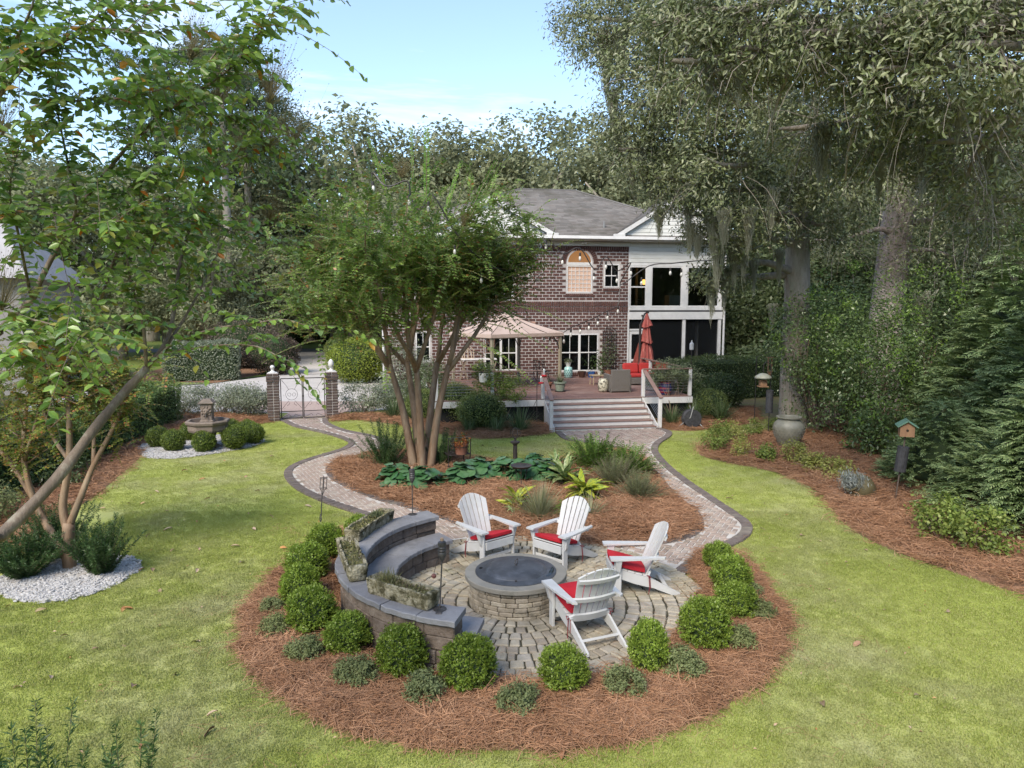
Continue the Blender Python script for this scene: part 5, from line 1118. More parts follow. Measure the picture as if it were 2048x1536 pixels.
tp = thing('tipped_pot', 'brown jar lying tipped over in the pine straw with silver foliage spilling out', 'plant pot', (7.28, 14.5, .22), R(25)); Mx = Euler((0, R(-62), 0)).to_matrix(); m = MB(); m.lathe([(.1, -.32), (.22, -.22), (.28, 0), (.25, .16), (.16, .24), (.15, .27), (.19, .3), (.19, .32), (.15, .32), (.13, .25), (.18, 0)], 20, M=Mx); m.build('jar', M('olive_brown_glaze', (.1, .085, .045), (.15, .13, .07), rough=.35, scale=4), tp, smooth=True, angle=R(50))
SILV = leafmat('silver_leaf', [(.36, .4, .38), (.46, .49, .47), (.28, .32, .3)], rough=.8); r_ = np.random.default_rng(4)
P = r_.normal(size=(1300, 3)) * [.1, .12, .09] + [-.24, 0, .14]; V, F = leaves(P, r_.normal(size=P.shape) * .5 + [-.2, 0, 1], r_.normal(size=P.shape), .09 * r_.uniform(.5, 1.3, 1300), .016); npmesh('foliage', V, F, SILV, tp)
BAFF = M('baffle_black', (.025, .025, .028), (.05, .05, .055), rough=.7, scale=12, bump=.3)
bh = thing('bird_house', 'wooden bird house with a green roof on a baffled pole in the right bed', 'bird house', (7.79, 14.1, .05)); m = MB(); m.tube([(0, 0, -.05), (.12, 0, 1.35)], .016, 6); m.build('pole', M('rusty_pole', (.1, .075, .06), rough=.7), bh); m = MB(); m.tube([(.055, 0, .62), (.1, 0, 1.13)], .11, 14); m.build('baffle', BAFF, bh)
CED = M('cedar', (.3, .17, .09), (.24, .13, .07), rough=.75, scale=14, stretch=(1, 1, .2)); m = MB(); m.extrude([(-.13, 1.35), (.13, 1.35), (.13, 1.55), (0, 1.66), (-.13, 1.55)], 'y', -.13, .13); m.v = [(x + .13, y, z) for x, y, z in m.v]; m.build('box', CED, bh)
GRF = M('green_roof', (.1, .2, .14), (.13, .24, .17), rough=.5)
for s in (-1, 1): m = MB(); m.plank((.13 + s * .085, -.19, 1.615), (.13 + s * .085, .19, 1.615), .24, .02, (s * .55, 0, .83)); m.build('roof_panel', GRF, bh)
m = MB(); m.lathe([(.025, 0), (.025, .006)], 10, (.13, -.131, 1.48), M=Euler((R(90), 0, 0)).to_matrix()); m.build('entrance_hole', SOIL, bh); bh.rotation_euler = (0, 0, R(-20))
bf = thing('bird_feeder', 'domed grey bird feeder hanging from a crook on a baffled pole by the urn', 'bird feeder', (7.9, 21.6, .05)); m = MB(); m.tube([(0, 0, -.05), (.02, 0, 2.0), (-.02, 0, 2.2), (-.14, 0, 2.25), (-.22, 0, 2.15), (-.22, 0, 1.9)], .014, 6); m.build('pole', IRON, bf); m = MB(); m.lathe([(.11, .68), (.11, 1.38)], 14); m.build('baffle', BAFF, bf)
m = MB(); m.lathe([(.03, 1.9), (.12, 1.88), (.24, 1.8), (.26, 1.74), (.24, 1.74), (.02, 1.84)], 18, (-.22, 0, 0)); m.build('dome', M('grey_dome', (.3, .3, .24), rough=.4), bf, smooth=True); m = MB(); m.box((-.22, 0, 1.6), (.2, .2, .18), .01); m.box((-.22, 0, 1.49), (.28, .26, .03), .005); m.build('seed_tray', CED, bf)
hf = thing('hanging_feeder', 'small wooden seed feeder hanging from a bracket beyond the oak trunk', 'bird feeder', (8.6, 23.6, 0)); m = MB(); m.tube([(-.45, 0, 0), (-.45, 0, 2.3), (0, 0, 2.5), (.0, 0, 2.3)], .014, 5); m.build('bracket', IRON, hf); m = MB(); m.box((0, 0, 2.28), (.2, .16, .03), .005); m.box((0, 0, 1.82), (.16, .14, .03), .005)
for x in (-.06, .06): m.box((x, 0, 2.05), (.015, .1, .44))
m.extrude([(-.07, 1.8), (.07, 1.8), (0, 1.62)], 'y', -.05, .05); m.build('feeder', CED, hf)
hr = thing('hose_reel', 'black garden hose reel leaning on pale struts right of the steps', 'hose reel', (5.85, 22.9, .05), R(10)); m = MB(); rr = .26
for k in range(5): m.tube([(rr * math.cos(a), -.06 + k * .03, .3 + rr * math.sin(a)) for a in np.linspace(0, 2 * math.pi, 17)], .028, 5, False)
m.build('hose', BAFF, hr)
for s in (-.12, .12): m = MB(); m.lathe([(.3, 0), (.3, .012), (.02, .02)], 18, (0, s, .3), M=Euler((R(90), 0, 0)).to_matrix()); m.build('reel_disc', BAFF, hr)
for s in (-1, 1): m = MB(); m.tube([(0, s * .14, .7), (s * .1, s * .16, .35), (s * .34, s * -.2, .0)], .016, 5); m.build('strut', M('pale_strut', (.3, .3, .3), rough=.5), hr)

# ------------------------------------------------------------------ clipped box balls and small shrubs
BOXL = leafmat('box_leaf', [(.17, .26, .035), (.25, .36, .05), (.34, .45, .075), (.43, .53, .12), (.11, .18, .025)], rough=.38, rnd=[(.15, .25, .03), (.28, .4, .06)])
BOXC = leafmat('clipped_box_leaf', [(.09, .15, .02), (.14, .21, .03), (.2, .28, .045), (.28, .34, .08), (.06, .11, .016)], rough=.4)
TWIG = M('twig_bark', (.12, .085, .06), (.2, .15, .11), rough=.9, scale=12)
DARKF = M('dark_inner_core', (.015, .03, .008), (.025, .045, .012), rough=.9, scale=9)  # near-black green stands in for the shade inside shrubs
def ball_mesh(rng_, r, n, ln, wd, jag, mat, name='foliage', zs=1.):
    d = nrm(rng_.normal(size=(n, 3))); lump = 1 + jag * np.sin(d[:, 0] * 5 + rng_.random() * 6) * np.sin(d[:, 1] * 6 + 1) + jag * .8 * np.sin(d[:, 2] * 8 + d[:, 0] * 5)
    p = d * (lump * rng_.uniform(.8, 1.03, n))[:, None] * [r, r, r * zs]; nv = nrm(d * .7 + [0, 0, .35] + rng_.normal(size=(n, 3)) * .55); dv = nrm(np.cross(nv, rng_.normal(size=(n, 3))) + d * .55 + [0, 0, .15])
    V, F = leaves(p, dv, nv, ln * rng_.uniform(.7, 1.25, n), wd * rng_.uniform(.7, 1.2, n)); V[:, 2] += r * zs * .98
    return V, F
def core_mesh(r, zs, mat, parent, name='dark_core'):  # solid dark ball in place of the shaded interior
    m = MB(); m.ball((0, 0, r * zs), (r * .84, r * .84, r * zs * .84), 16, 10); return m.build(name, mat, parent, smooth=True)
vr = np.random.default_rng(101); box_protos = []
for i in range(4):
    t = thing('box_bush', 'x', 'shrub'); r = .29; V, F = ball_mesh(vr, r, 4600, .036, .022, .13, BOXL, zs=1.04)
    k = 210; a = vr.normal(size=(k, 3)); a[:, 2] = np.abs(a[:, 2]) - .3; a = nrm(a); V2, F2 = sprays(vr, a * r * .85 + [0, 0, r], a + vr.normal(size=(k, 3)) * .3 + [0, 0, .5], .1, 6, .03, .02, droop=0)[0]
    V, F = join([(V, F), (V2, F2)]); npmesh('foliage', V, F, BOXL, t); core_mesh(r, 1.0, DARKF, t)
    m = MB()
    for q in range(4): m.tube([(0, 0, -.04), (.04 * math.cos(q * 1.6), .04 * math.sin(q * 1.6), .12)], .01, 5)
    m.build('stems', TWIG, t); box_protos.append(t)
box_spots = [((3.07, 10.23), .8, 'box bush nearest the right brick path, at the top of the ring'), ((3.01, 9.4), 1.0, 'second box bush down from the right brick path on the right side of the ring'),
    ((2.83, 8.62), 1.0, 'third box bush down on the right side of the ring beside the lawn'), ((2.22, 7.82), 1.06, 'largest round box bush on the lower right side of the fire pit ring'), ((1.47, 7.3), .92, 'narrow upright box bush right of the chair seen from behind'),
    ((.53, 6.95), 1.0, 'box bush at the front of the ring below the back leg of the nearest chair'), ((-.45, 6.95), 1.0, 'box bush at the front of the ring beside the front end of the bench'), ((-1.18, 7.22), 1.03, 'box bush against the front end of the curved wall'),
    ((-1.87, 7.7), 1.0, 'box bush in front of the outer face of the curved wall'), ((-2.42, 8.22), 1.04, 'box bush left of the middle of the curved wall'), ((-2.8, 9.05), 1.02, 'box bush on the left side of the ring beside the short trough'),
    ((-2.95, 9.85), 1.1, 'spreading box bush on the upper left of the ring behind the wall'), ((-2.9, 10.7), 1.1, 'box bush around the empty torch holder behind the wall'), ((-2.55, 11.5), .9, 'topmost box bush on the left behind the long trough')]
for i, (p, s, lab) in enumerate(box_spots):
    o = box_protos[i] if i < 4 else copy_tree(box_protos[i % 4]); o.location = (*p, .04); o.rotation_euler = (0, 0, i * 1.7); s *= .88 + .05 * math.sin(i * 2.3); o.scale = (s * (.86 if i == 4 else 1.03), s * (.86 if i == 4 else .96), s * (1.18 if i == 4 else 1 + .07 * math.cos(i * 1.9))); o['label'] = lab; o['group'] = 'box bushes around the fire pit circle'
JUN = leafmat('grey_green_leaf', [(.24, .29, .12), (.31, .34, .17), (.18, .23, .1), (.38, .4, .22)], rough=.8, spec=.15, rnd=[(.3, .34, .13), (.22, .28, .14)])
jp = []
for i in range(2):
    t = thing('low_shrub', 'x', 'shrub'); V, F = cloud(vr, [((0, 0, .12), (.2, .2, .15)), ((.08, -.03, .16), (.13, .13, .12)), ((-.08, .05, .13), (.12, .13, .12))], 3200, .032, .016, spread=.13, sub=46, shell=.5, up=.5); npmesh('foliage', V, F, JUN, t)
    k = 40; a = vr.normal(size=(k, 3)); a[:, 2] = np.abs(a[:, 2]); a = nrm(a); V, F = strips(a[:, None] * np.linspace(0, .22, 4)[None, :, None], .003); npmesh('stems', V, F, TWIG, t); jp.append(t)
low_spots = [((-3.1, 8.75), .75, 'small grey green shrub at the far left of the ring by the lawn'), ((-2.85, 8.15), .9, 'small grey green shrub left of the wall, second from the lawn edge'), ((-2.3, 7.55), 1.0, 'grey green shrub on the lower left of the ring, below two box bushes'), ((-1.64, 7.05), 1.05, 'grey green shrub left of the front end of the curved wall'),
    ((-.87, 6.72), 1.05, 'yellowish low shrub between the two front left box bushes'), ((.06, 6.55), 1.0, 'grey green shrub in the middle of the front of the ring'), ((1.12, 6.82), 1.05, 'grey green shrub between the front box bush and the narrow upright one'), ((1.83, 7.2), 1.1, 'grey green shrub right of the narrow upright box bush'),
    ((2.6, 7.8), 1.0, 'grey green shrub on the right of the ring below the round box bush'), ((3.1, 8.6), .95, 'grey green shrub at the right edge of the ring by the lawn'), ((3.25, 9.25), .8, 'uppermost grey green shrub on the right edge of the ring')]
for i, (p, s, lab) in enumerate(low_spots):
    o = jp[i] if i < 2 else copy_tree(jp[i % 2]); o.location = (*p, .06); o.rotation_euler = (0, 0, i * 2.1); o.scale = (s, s, s); o['label'] = lab; o['group'] = 'low grey green shrubs around the fire pit circle'
cb = []
for i in range(2):
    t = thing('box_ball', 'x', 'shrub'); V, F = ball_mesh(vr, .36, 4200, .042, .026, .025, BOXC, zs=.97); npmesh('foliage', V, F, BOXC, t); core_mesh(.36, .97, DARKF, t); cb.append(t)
fb = [((-10.0, 19.75), 'clipped box ball at the far left of the fountain'), ((-9.3, 19.2), 'clipped box ball front left of the fountain'), ((-8.42, 19.1), 'clipped box ball directly in front of the fountain'), ((-7.75, 19.55), 'clipped box ball front right of the fountain'), ((-7.5, 20.3), 'clipped box ball right of the fountain'), ((-7.9, 20.9), 'clipped box ball half hidden at the back right of the fountain'), ((-8.5, 21.1), 'clipped box ball behind the fountain pedestal on its right'), ((-9.5, 20.75), 'clipped box ball behind the fountain on its left')]
for i, (p, lab) in enumerate(fb):
    o = cb[i] if i < 2 else copy_tree(cb[i % 2]); o.location = (*p, .02); o.rotation_euler = (0, 0, i * 1.3); s = .86 if i != 3 else .95; o.scale = (s, s, s); o['label'] = lab; o['group'] = 'clipped box balls around the fountain'

# clipped domes, hedges and shrubs farther off
def dome(label, loc, r, mat, n=6000, ln=.06, wd=.036, zs=.8, jag=.03, name='clipped_shrub', seed=1):
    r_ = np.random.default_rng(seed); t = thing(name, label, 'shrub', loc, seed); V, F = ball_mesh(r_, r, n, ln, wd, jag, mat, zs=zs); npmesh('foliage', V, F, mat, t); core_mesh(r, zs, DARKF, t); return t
DOMEL = leafmat('dome_leaf', [(.14, .19, .05), (.19, .25, .065), (.25, .31, .09), (.31, .36, .13), (.1, .14, .035)], rough=.4)
YELL = leafmat('lime_leaf', [(0.253, 0.322, 0.034), (0.345, 0.414, 0.057), (0.172, 0.253, 0.034), (0.391, 0.437, 0.092)], rough=.45)
DARKL = leafmat('dark_glossy_leaf', [(.06, .1, .03), (.09, .14, .04), (.13, .18, .06), (.18, .22, .1), (.05, .085, .025)], rough=.32)
PURP = leafmat('purple_leaf', [(0.115, 0.081, 0.069), (0.161, 0.115, 0.092), (0.081, 0.063, 0.052), (0.184, 0.161, 0.103)], rough=.5)
SILVER = leafmat('silver_shrub_leaf', [(0.23, 0.276, 0.184), (0.345, 0.38, 0.276), (0.161, 0.207, 0.127), (0.437, 0.46, 0.38), (0.276, 0.322, 0.172)], rough=.5)
dome('rounded clipped shrub left of the pair of domes in front of the deck', (-1.9, 23.9, 0), .78, DOMEL, seed=3, zs=.9); dome('broad clipped dome shrub right of its pair in front of the deck', (-1.0, 22.75, 0), .8, DOMEL, 7000, seed=4, zs=.78)
dome('clipped shrub mostly hidden behind the crape myrtle stems near the deck', (-3.0, 24.4, 0), .7, DOMEL, seed=5)
dome('lime yellow clipped mound beside the driveway behind the right gate pillar', (-8.1, 37.0, 0), 1.55, YELL, 9000, .09, .06, .75, seed=6); dome('dark clipped box mound behind the lime yellow mound', (-9.2, 46, 0), 1.5, DOMEL, 7000, .1, .06, .8, seed=7); dome('small round clipped shrub beside the bend of the driveway', (-11.6, 48, 0), 1.1, DOMEL, 4000, .1, .06, .9, seed=8)
dome('rounded dark green shrub at the right corner of the deck', (8.0, 27.2, 0), .95, DARKL, 6000, .08, .045, .75, seed=9); dome('lower rounded shrub in front of the right deck corner', (7.1, 25.3, 0), .65, DOMEL, 4000, .06, .035, .8, seed=10)
def loose(label, loc, clumps, n, ln, wd, mat, seed, name='shrub', cat='shrub', stems=6, six=False, sub=40, spread=.2, up=.5, shell=.55, stem_r=.02, group=None):
    r_ = np.random.default_rng(seed); t = thing(name, label, cat, loc, 0, group); V, F = cloud(r_, clumps, n, ln, wd, six=six, sub=sub, spread=spread, up=up, shell=shell); npmesh('foliage', V, F, mat, t)
    if stems:
        m = MB()
        for k in range(stems):
            c = clumps[k % len(clumps)][0]; m.tube([(r_.normal() * .06, r_.normal() * .06, -.05), (c[0] * .4 + r_.normal() * .1, c[1] * .4 + r_.normal() * .1, c[2] * .5), (c[0] + r_.normal() * .2, c[1] + r_.normal() * .2, c[2])], [stem_r, stem_r * .75, stem_r * .4], 5)
        m.build('stems', TWIG, t)
    return t
for i, (x, y, w, h, lab) in enumerate([(-12.1, 25.9, 1.35, .62, 'grey green loose shrub at the far left of the gate hedge'), (-10.6, 25.6, 1.2, .64, 'silvery shrub in the middle of the row left of the gate'), (-9.4, 25.2, .9, .62, 'pale silvery shrub against the left gate pillar'), (-5.5, 26.2, 1.0, .6, 'grey green shrub against the right gate pillar'), (-4.4, 26.6, .7, .55, 'loose shrub at the right end of the gate hedge')]):
    loose(lab, (x, y, 0), [((0, 0, h), (w, .6, h * .9)), ((.4 * w, -.1, h * 1.1), (w * .5, .5, h * .6))], 5200, .075, .035, SILVER, 200 + i, stems=12, stem_r=.014, group='loose silvery shrubs beside the gate')
def hedge(label, a, b, w, h, mat, n, ln, wd, seed, name='hedge', round_=.12):
    r_ = np.random.default_rng(seed); a, b = np.array(a), np.array(b); L_ = float(np.linalg.norm(b - a)); t = thing(name, label, 'hedge', (*(a + b) / 2, 0), math.atan2(b[1] - a[1], b[0] - a[0]))
    ar = np.array([L_ * w, L_ * h, L_ * h, w * h, w * h]); f = r_.choice(5, n, p=ar / ar.sum()); u, v = r_.random(n) - .5, r_.random(n); P = np.zeros((n, 3)); N_ = np.zeros((n, 3))
    for i, (pos, nn) in enumerate([(lambda u, v: (u * L_, (v - .5) * w, 0 * u + h), (0, 0, 1)), (lambda u, v: (u * L_, 0 * u - w / 2, v * h), (0, -1, .2)), (lambda u, v: (u * L_, 0 * u + w / 2, v * h), (0, 1, .2)), (lambda u, v: (0 * u - L_ / 2, u * w, v * h), (-1, 0, .2)), (lambda u, v: (0 * u + L_ / 2, u * w, v * h), (1, 0, .2))]):
        k = f == i; P[k] = np.stack(pos(u[k], v[k]), 1); N_[k] = nn
    wob = np.sin(P[:, 0] * 2.3 + seed) * .05 + np.sin(P[:, 0] * 5.1 + P[:, 2] * 4) * .04; P += N_ * (wob + r_.normal(size=n) * .04)[:, None]
    nv = nrm(N_ + r_.normal(size=(n, 3)) * .6 + [0, 0, .2]); dv = nrm(np.cross(nv, r_.normal(size=(n, 3))) + N_ * .4); V, F = leaves(P, dv, nv, ln * r_.uniform(.7, 1.2, n), wd); npmesh('foliage', V, F, mat, t)
    m = MB(); m.box((0, 0, h * .47), (L_ - .16, w - .16, h * .94), .1); m.build('dark_core', DARKF, t); return t  # solid dark box, the hedge's inner shade put into its colour
hedge('clipped dark hedge screening the white porch right of the deck', (7.1, 29.9), (12.6, 32.2), 1.5, 1.75, DARKL, 16000, .07, .04, 61)
hedge('tall clipped grey green hedge block left of the driveway', (-18.6, 38.2), (-15.2, 39.4), 2.6, 2.0, SILVER, 9000, .1, .06, 62); dome('loose dark purple shrub next to the hedge block by the driveway', (-14.0, 41.5, 0), 1.5, PURP, 6000, .1, .06, .8, .1, 'shrub', 63)
dome('pinkish grey mounded shrub behind the hedge block', (-17.5, 46, 0), 2.4, leafmat('pinkish_leaf', [(0.299, 0.23, 0.196), (0.23, 0.196, 0.149), (0.345, 0.276, 0.23), (0.184, 0.172, 0.115)], rough=.7), 7000, .12, .07, .7, .08, 'shrub', 64)
HEDL = leafmat('left_hedge_leaf', [(.1, .17, .04), (.14, .22, .055), (.19, .28, .08), (.24, .33, .12), (.08, .13, .035)], rough=.4)
hedge('long green hedge along the left garden edge behind the fountain', (-12.3, 24.4), (-11.4, 17.5), 1.5, 1.3, HEDL, 20000, .075, .042, 65); hedge('dark green hedge along the left garden edge nearer the lawn', (-11.4, 17.2), (-11.2, 11.3), 1.7, 1.25, HEDL, 20000, .075, .042, 66)
loose('spreading dark shrub in front of the left hedge, at the mulch edge', (-10.1, 15.6, 0), [((0, 0, .35), (.6, .6, .4))], 2200, .07, .04, DARKL, 67); loose('low variegated shrub in the left mulch behind the gravel circle', (-9.6, 12.6, 0), [((0, 0, .35), (.5, .5, .38))], 1800, .06, .04, JUN, 68)
# liriope clumps
LIR = leafmat('strap_leaf', [(0.065, 0.117, 0.039), (0.117, 0.182, 0.065), (0.169, 0.234, 0.104), (0.26, 0.312, 0.169)], rough=.4)
lir = thing('strap_leaf_clump', 'x', 'plant'); blades(np.random.default_rng(71), 190, .75, .02, LIR, lir, tilt=(.1, 1.15), r0=.12)
for i, (x, y, s, lab) in enumerate([(-1.35, 22.0, .8, 'strap leaved clump left of three in front of the dome shrub'), (-.5, 21.9, .9, 'strap leaved clump in the middle of three in front of the deck'), (.25, 22.1, 1.15, 'largest strap leaved clump left of the white steps'), (5.4, 23.7, .9, 'strap leaved clump right against the newel post of the steps'), (6.3, 24.3, 1.1, 'strap leaved clump behind the hose reel'), (7.2, 24.2, 1.15, 'strap leaved clump farthest right below the rounded shrubs'), (-4.2, 24.9, 1.1, 'strap leaved clump beneath the gate hedge, near the stems'), (-3.4, 24.3, 1.0, 'strap leaved clump just left of the crape myrtle stems')]):
    o = lir if i == 0 else copy_tree(lir); o.location = (x, y, .04); o.scale = (s, s, s); o.rotation_euler = (0, 0, i); o['label'] = lab; o['group'] = 'strap leaved clumps in front of the deck'
# feathery nandina shrubs by the deck
NAND = leafmat('nandina_leaf', [(0.184, 0.276, 0.046), (0.276, 0.368, 0.069), (0.115, 0.196, 0.034), (0.345, 0.414, 0.115)], rough=.45); NAND2 = leafmat('pale_nandina_leaf', [(0.184, 0.23, 0.115), (0.276, 0.322, 0.172), (0.138, 0.184, 0.092), (0.345, 0.368, 0.23)], rough=.5)
loose('airy yellow green shrub in front of the left deck rail', (-.35, 23.5, 0), [((-.3, .1, 1.5), (.65, .5, .5)), ((.35, 0, 1.25), (.6, .5, .45)), ((-.7, .1, 1.9), (.3, .3, .3))], 5200, .07, .03, NAND, 72, stems=10, spread=.13, sub=60, shell=.2)
loose('airy pale green shrub in front of the right deck rail', (5.6, 24.4, 0), [((-.2, .3, 1.75), (.7, .5, .4)), ((.5, .5, 1.6), (.6, .5, .4)), ((-.7, .2, 1.45), (.3, .3, .3))], 5200, .075, .028, NAND2, 73, stems=10, spread=.13, sub=60, shell=.2)
loose('large dark camellia left of the gazebo behind the clipped domes', (-3.0, 26.2, 0), [((0, 0, .9), (.8, .8, .9)), ((-.9, .2, .7), (.6, .6, .7))], 6000, .07, .04, DARKL, 74)
loose('upright leafy shrub against the house corner', (-4.6, 29.5, 0), [((0, 0, 1.3), (.9, .8, 1.3)), ((1.2, -.4, .9), (.7, .7, .9))], 6000, .09, .05, SILVER, 75)
# shrubs of the right bed
smL = leafmat('young_shrub_leaf', [(.18, .27, .05), (.26, .35, .075), (.36, .42, .11), (.13, .2, .04)], rough=.45); smY = leafmat('gold_shrub_leaf', [(.42, .44, .1), (.5, .5, .15), (.32, .36, .08), (.56, .54, .22)], rough=.5)
for i, (x, y, r, h, mt, lab) in enumerate([(5.5, 19.1, .32, .62, smL, 'upright young shrub at the tip of the right bed'), (5.95, 20.0, .3, .6, smL, 'dark young shrub behind the tip of the right bed'), (6.0, 18.3, .2, .55, smY, 'narrow yellow green shrub left of the urn'), (6.5, 20.6, .22, .55, smY, 'sparse yellow shrub at the back of the right bed'), (6.45, 17.75, .2, .42, smL, 'small shrub in front of the urn on its left'), (7.05, 17.4, .26, .55, smY, 'yellow green shrub directly in front of the urn'), (7.15, 16.5, .24, .42, smY, 'golden shrub left of the pair near the tipped pot'), (7.45, 16.0, .28, .48, smY, 'golden shrub right of the pair near the tipped pot'), (7.3, 21.3, .24, .45, smL, 'small dark shrub by the pole of the domed feeder'), (8.3, 21.9, .25, .4, smL, 'small shrub at the foot of the oak trunk')]):
    loose(lab, (x, y, .03), [((0, 0, h * .58), (r * 1.15, r * 1.15, h * .56))], 1100, .062, .032, mt, 300 + i, stems=7, sub=22, spread=.22, shell=.3, stem_r=.008, group='young shrubs in the right bed')
for i, (x, y, r, lab) in enumerate([(7.25, 11.75, .42, 'small leafy shrub left of the pair at the foot of the conifers'), (7.55, 11.05, .42, 'pale leafed shrub nearest the lawn at the foot of the conifers')]):
    loose(lab, (x, y, .03), [((0, 0, r), (r, r, r * .9))], 1500, .07, .045, smL, 320 + i, stems=6, spread=.2, shell=.3, sub=30)

# ------------------------------------------------------------------ the island bed
def big_leaf_mesh():
    m = MB(); n = 12; vs = [(0, 0, 0)]; R_ = .15
    for j, rr in enumerate((.5, 1.)):
        for k in range(n): a = 2 * math.pi * k / n; cut = 1 - .35 * math.exp(-((a - math.pi) ** 2) / .06) if j else 1; vs.append((R_ * rr * cut * math.cos(a), R_ * rr * cut * math.sin(a), .012 * rr * (1 if k % 2 else -.4) - .018 * rr * rr))
    fs = [(0, 1 + k, 1 + (k + 1) % n) for k in range(n)] + [(1 + k, 1 + n + k, 1 + n + (k + 1) % n, 1 + (k + 1) % n) for k in range(n)]
    me = bpy.data.meshes.new('leaf'); me.from_pydata(vs, [], fs); me.materials.append(M('round_leaf', (.05, .12, .05), (.1, .18, .09), rough=.3, scale=6, rnd=[(.55, .75, .55), (.9, 1, .9), (1.2, 1.2, 1.1)], transl=.1)); me.polygons.foreach_set('use_smooth', [True] * len(me.polygons)); return me
BLM = big_leaf_mesh(); r_ = np.random.default_rng(81); STK = M('leaf_stalk', (.1, .16, .06), rough=.5)
def leaf_plant(label, loc, n, rad, mesh, h=(.12, .34), tilt=.55, name='round_leaf_plant', sc=(.75, 1.15), group=None, stretch=None):
    t = thing(name, label, 'plant', (*loc, .06), 0, group); m = MB()
    for k in range(n):
        a = r_.random() * 2 * math.pi; q = math.sqrt(r_.random()) * rad; z = h[1] - (h[1] - h[0]) * (q / rad) ** 1.5 + r_.normal() * .03; p = (q * math.cos(a), q * math.sin(a), z); o = bpy.data.objects.new('leaf', mesh); link(o, t); o.location = p; s = r_.uniform(*sc); o.scale = (s, s, s)
        o.rotation_euler = Euler((0, tilt * (q / rad) + r_.normal() * .18, a + r_.normal() * .3)); o.rotation_euler.x += r_.normal() * .2; m.tube([(p[0] * .15, p[1] * .15, -.03), (p[0] * .5, p[1] * .5, z * .7), p], .006, 4)
    m.build('stalks', STK, t, kind='stuff'); return t
for i, (x, y, n, lab) in enumerate([(-2.55, 15.3, 44, 'round leaved plant at the left end of the clump, below the crape myrtle'), (-1.95, 15.1, 44, 'round leaved plant second from the left, by the torch'), (-1.15, 15.35, 38, 'round leaved plant in front of the iron chair'), (-.75, 15.9, 42, 'round leaved plant between the iron chair and the bird bath'), (-.15, 16.0, 40, 'round leaved plant left behind the bird bath dish'), (.3, 15.7, 44, 'round leaved plant beneath the bird bath dish'), (.75, 15.6, 44, 'round leaved plant right of the bird bath'), (.55, 16.2, 38, 'round leaved plant behind the bird bath, highest of the clump')]):
    leaf_plant(lab, (x, y), n, .45, BLM, (.1, .5), group='round leaved plants in the island bed')
def lance_mesh(L_=.38, w=.085, name='leaf', mat=None):
    m = MB(); n = 6; vs = []; fs = []
    for k in range(n + 1):
        t = k / n; ww = w * math.sin(math.pi * min(1, t * .9 + .06)) ** .8 * (1 - t ** 6); z = .35 * t - .55 * t * t
        vs += [(L_ * t, -ww / 2, z * L_ + .012), (L_ * t, 0, z * L_), (L_ * t, ww / 2, z * L_ + .012)]
    fs = [(k * 3 + j, k * 3 + 3 + j, k * 3 + 4 + j, k * 3 + 1 + j) for k in range(n) for j in (0, 1)]
    me = bpy.data.meshes.new('leaf'); me.from_pydata(vs, [], fs); me.materials.append(mat); me.polygons.foreach_set('use_smooth', [True] * len(me.polygons)); return me
GING = lance_mesh(.36, .085, mat=M('ginger_leaf', (.42, .42, .05), (.2, .28, .05), rough=.4, scale=26, rnd=[(1, 1, .9), (.85, .95, .7), (1.1, 1.05, .9), (.6, .75, .6)], transl=.2, lo=.47, hi=.56)); GRNL = lance_mesh(.4, .075, mat=M('variegated_leaf', (.32, .36, .16), (.13, .2, .06), rough=.4, scale=20, rnd=[(1, 1, 1), (.8, .9, .8)], transl=.2, lo=.45, hi=.55))
def lance_plant(label, loc, n, mesh, sc=(.7, 1.2), el=(-.3, .9), name='variegated_plant', z=.1):
    t = thing(name, label, 'plant', (*loc, .05))
    for k in range(n):
        o = bpy.data.objects.new('leaf', mesh); link(o, t); a = r_.random() * 2 * math.pi; s = r_.uniform(*sc); o.scale = (s, s, s); h = r_.random() * .28; o.location = (.05 * math.cos(a), .05 * math.sin(a), z * .3 + h); o.rotation_euler = Euler((r_.normal() * .3, -r_.uniform(*el) - h * .3, a))
    return t
lance_plant('yellow variegated ginger behind the right chair of the back pair', (1.5, 14.1), 60, GING, (1.0, 1.6)); lance_plant('smaller yellow variegated plant between the two back chairs', (.1, 13.35), 34, GING, (.75, 1.2)); lance_plant('green and cream striped plant right of the bird bath', (1.15, 15.2), 44, GRNL, (1.0, 1.6), (.2, 1.2)); lance_plant('striped plant at the upper right of the round leaves', (1.05, 16.2), 22, GRNL, (.7, 1.2), (.4, 1.3)); lance_plant('tiny variegated plant in the straw left of the grass tuft', (.05, 12.9), 12, GRNL, (.4, .6))
VG = leafmat('striped_grass', [(0.345, 0.356, 0.184), (0.437, 0.437, 0.276), (0.253, 0.287, 0.127), (0.506, 0.483, 0.322)], rough=.6)
t = thing('ornamental_grass', 'tuft of pale striped ornamental grass behind the fire pit', 'grass tuft', (.5, 12.75, .05)); blades(np.random.default_rng(82), 380, .78, .013, VG, t, tilt=(.05, 1.1), droop=.9, seg=5)
t = thing('ornamental_grass', 'pale grass tuft behind the back of the right chair of the pair', 'grass tuft', (1.45, 12.9, .05)); blades(np.random.default_rng(83), 170, .55, .012, VG, t, tilt=(.2, 1.2), droop=1.0, seg=5)
t = thing('ornamental_grass', 'small green grass tuft at the left tip of the island bed', 'grass tuft', (-3.75, 17.6, .05)); blades(np.random.default_rng(84), 90, .4, .012, LIR, t)
